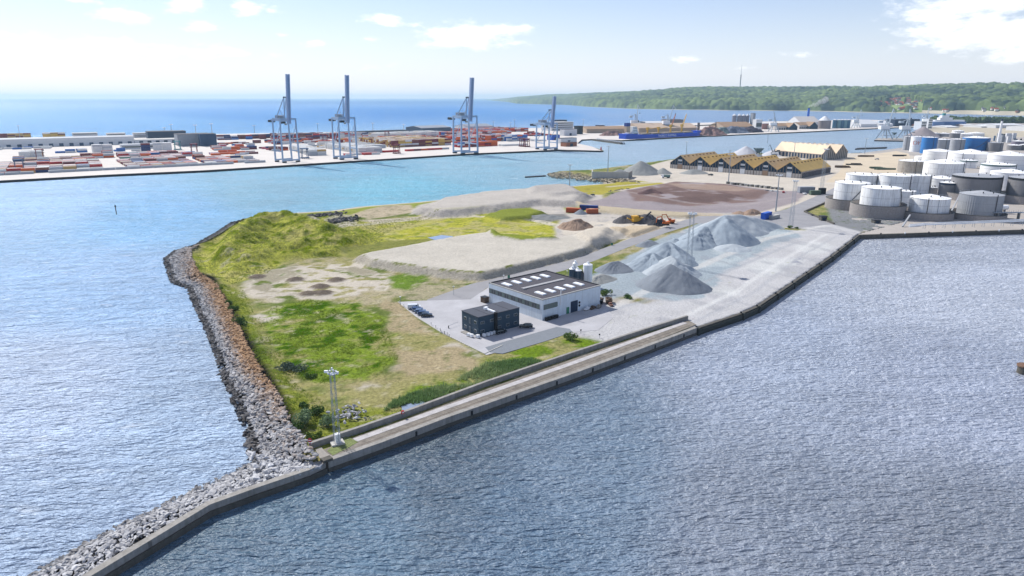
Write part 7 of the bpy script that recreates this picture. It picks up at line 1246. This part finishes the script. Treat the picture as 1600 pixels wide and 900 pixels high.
# dolphin at the right edge and the channel mark
dp = thing('mooring_dolphin', 'round brown mooring dolphin cut by the right edge of the view', 'dolphin', at(1600, 583, 0)); b = MB(); b.cyl((0, 0), -3, 2.2, 2.0, 1.9, 20); b.build('pile', conc_dark, dp); b = MB(); b.cyl((0, 0), 2.2, 2.6, 2.2, 2.2, 20); b.build('cap', mat('rust_cap', lin(140, 110, 90), .9, .3, 1), dp)
cmk = thing('channel_mark', 'thin mark standing in the open water left of the dunes', 'beacon', at(182, 335, 0)); b = MB(); b.bar((0, 0, -1), (0, 0, 5.5), .3, 8); b.build('post', dark, cmk); b = MB(); b.cyl((0, 0), 5.5, 7, .7, .1, 8); b.build('topmark', dark, cmk)
for i, s in enumerate(np.linspace(.12, .92, 7)):
    p = along([at(1343, 368, 2.45), at(1620, 360, 2.45)], float(s)*.999); t_ = thing('mooring_bollard', 'squat mooring bollard on the quay edge before the tanks', 'bollard', p+Vector((0, .8, 0)), 0, 'bollards on the tank quay'); b = MB(); b.cyl((0, 0), 0, .7, .3, .3, 10); b.build('stem', white if i % 2 else dark, t_); b = MB(); b.cyl((0, 0), .7, .95, .5, .45, 10); b.build('head', white if i % 2 else dark, t_)

# ------------------------------------------------------------------ BUSHES AND GRASS
def bush(px, py, r_, h_, m_, label, n=900, g='bushes near the lattice mast'):
    p = at(px, py); p.z = ground_z(p.x, p.y)-.1; t_ = thing('bush', label, 'bush', p, 0, g); b = MB()
    cs = [(random.gauss(0, r_*.42), random.gauss(0, r_*.36), h_*random.uniform(.35, .68), random.uniform(.34, .55)) for _ in range(7)]
    for _ in range(n):
        c = random.choice(cs); v = Vector((random.gauss(0, 1), random.gauss(0, 1), random.gauss(0, 1))).normalized()*random.uniform(.75, 1.05); q_ = Vector((c[0]+v.x*r_*c[3], c[1]+v.y*r_*c[3], max(.1, c[2]+v.z*h_*c[3]*.85))); s = random.uniform(.12, .26)
        a = Vector((random.gauss(0, 1), random.gauss(0, 1), random.gauss(0, .6))).normalized(); u = a.orthogonal().normalized(); w2 = a.cross(u); b.add([q_+u*s, q_+w2*s*.7, q_-u*s, q_-w2*s*.7], [(0, 1, 2, 3)])
    b.build('foliage', m_, t_); b = MB(); [b.bar((0, 0, 0), (c[0]*.8, c[1]*.8, c[2]), .06, 5, r2=.03) for c in cs]; b.build('stem', bark, t_)
random.seed(3)
for a in ((477, 663, 2.6, 3.4, leafgrey, 'largest pale green bush left of the near mast', 1500), (513, 665, 2.2, 3.0, leafgrey, 'round pale bush just left of the near mast', 1200), (497, 649, 1.8, 2.4, leaf1, 'dark low bush behind the two pale ones', 900), (465, 672, 1.7, 1.8, leaf1, 'dark green bush by the boulder crest', 700), (490, 684, 1.8, 1.4, leaf2, 'light green scrub nearest to the parapet end', 700), (474, 640, 1.3, 1.4, leaf1, 'small dark bush above the largest one', 500),
          (452, 578, 4.5, 2.0, mat('leaves_blue_grey', (.13, .17, .12), .8, .3, .8), 'wide low grey bush above the boulder crest', 1600), (484, 591, 2.0, 1.0, leaf2, 'small vivid green shrub right of the wide grey bush', 600), (376, 512, 2.6, 2.4, leaf1, 'dark bush on the boulder crest, lowest of three', 900), (363, 489, 2.0, 1.8, leaf1, 'dark bush on the boulder crest, middle of three', 700), (357, 480, 1.6, 1.6, leaf1, 'dark bush on the boulder crest, topmost of three', 500), (342, 457, 1.4, 1.2, leaf1, 'tiny dark bush between boulders and dunes', 400),
          (946, 462, 2.4, 2.6, leaf2, 'green bush behind the right corner of the hall', 900), (979, 466, 2.0, 1.6, leaf1, 'low green bush on the verge right of the hall', 600), (893, 530, 2.4, 2.6, leaf2, 'green bush at the right tip of the gravel strip', 900), (1233, 356, 1.8, 1.6, leaf1, 'small bush at the foot of the junction mast', 400), (1245, 357, 1.4, 1.2, leaf1, 'small bush right of the junction mast foot', 300)):
    bush(a[0], a[1], a[2], a[3], a[4], a[5], a[6])
tuft = []
for s in range(6):
    r = random.Random(s); vs, fs = [], []
    for k in range(9):
        a = r.uniform(0, 6.28); x, y = r.gauss(0, .22), r.gauss(0, .22); w_ = r.uniform(.05, .1); hh = r.uniform(.5, 1.0); lx, ly = r.gauss(0, .25), r.gauss(0, .25); o_ = len(vs); vs += [(x-math.cos(a)*w_, y-math.sin(a)*w_, 0), (x+math.cos(a)*w_, y+math.sin(a)*w_, 0), (x+lx, y+ly, hh)]; fs.append((o_, o_+1, o_+2))
    me = bpy.data.meshes.new('tuft'); me.from_pydata(vs, [], fs); tuft.append(me)
def blade_mat(name):
    m = attr_mat(name, var=.1, scale=1, bump=0); t = m.node_tree; p = t.nodes['Principled BSDF']; tr = t.nodes.new('ShaderNodeBsdfTranslucent'); a = [l.from_socket for l in t.links if l.to_node == p and l.to_socket.name == 'Base Color'][0]; t.links.new(a, tr.inputs[0]); mx = t.nodes.new('ShaderNodeMixShader'); mx.inputs[0].default_value = .5; t.links.new(p.outputs[0], mx.inputs[1]); t.links.new(tr.outputs[0], mx.inputs[2]); t.links.new(mx.outputs[0], t.nodes['Material Output'].inputs[0]); return m
def scatter_grass(name, regs, n, hmin, hmax, cols, label, zone):
    P_ = []; polys = [S22(l) for l in regs]; xs_ = [p.x for q_ in polys for p in q_]; ys_ = [p.y for q_ in polys for p in q_]; x = rng.uniform(min(xs_), max(xs_), n*4); y = rng.uniform(min(ys_), max(ys_), n*4); k = np.zeros(x.shape, bool)
    for q_ in polys: k |= inside(x, y, q_)
    k &= fbm(x, y, 9, 3, 15)+rng.uniform(-.15, .15, x.shape) > zone; x, y = x[k][:n], y[k][:n]; g_ = fbm(x, y, 14, 3, 44)
    for a, c, gg in zip(x, y, g_): z = ground_z(a, c); P_.append((a, c, z-.08, random.uniform(hmin, hmax), mixc(cols[0], cols[1], min(1, max(0, (gg-.3)*2.2+random.uniform(-.3, .3))))))
    return stuff(scatter(name, P_, tuft, blade_mat(name+'_blades'), tilt=.2), label, 'grass')
scatter_grass('meadow_grass', [edge_green, meadow], 20000, .25, .75, ((.13, .19, .02), (.30, .34, .07)), 'rough green meadow grass between the boulders and the yard', .44)
scatter_grass('reeds', [[(600, 642), (612, 628), (650, 612), (700, 600), (720, 606), (670, 630), (640, 630), (620, 636)], [(715, 592), (760, 568), (830, 560), (850, 566), (800, 586), (760, 600), (722, 610)]], 2600, .6, 1.5, ((.13, .22, .08), (.30, .36, .17)), 'grey green reeds around the ponds beside the parapet wall', .3)
scatter_grass('strip_weeds', [[(500, 716), (600, 668), (760, 612), (1000, 528), (1075, 503), (1075, 507), (1000, 534), (760, 620), (600, 680)], [(560, 706), (700, 650), (900, 579), (1000, 541), (1000, 546), (900, 584), (700, 655)], [(640, 640), (760, 596), (900, 548), (1000, 516), (1000, 520), (900, 553), (760, 602), (640, 647)]], 1800, .2, .5, ((.12, .16, .05), (.24, .22, .11)), 'weeds growing along the parapet and in the rail strip', .5)
scatter_grass('dune_grass', [dunes], 11000, .3, .9, ((.20, .23, .05), (.36, .36, .14)), 'long olive dune grass on the hummocks', .36)

# ------------------------------------------------------------------ HAZE
if HAZE:
    b = MB(); b.box((3000, 9000, 90), (64000, 40000, 206)); o = stuff(b.build('haze', None or bpy.data.materials.new('haze')), 'thin pale sea haze over the harbour and the bay', 'haze'); m_ = o.data.materials[0]; m_.use_nodes = True; t = m_.node_tree; t.nodes.remove(t.nodes['Principled BSDF']); v = t.nodes.new('ShaderNodeVolumePrincipled'); v.inputs['Density'].default_value = HAZE; v.inputs['Color'].default_value = (.58, .82, 1, 1); v.inputs['Anisotropy'].default_value = .3
    t.links.new(v.outputs[0], t.nodes['Material Output'].inputs['Volume'])
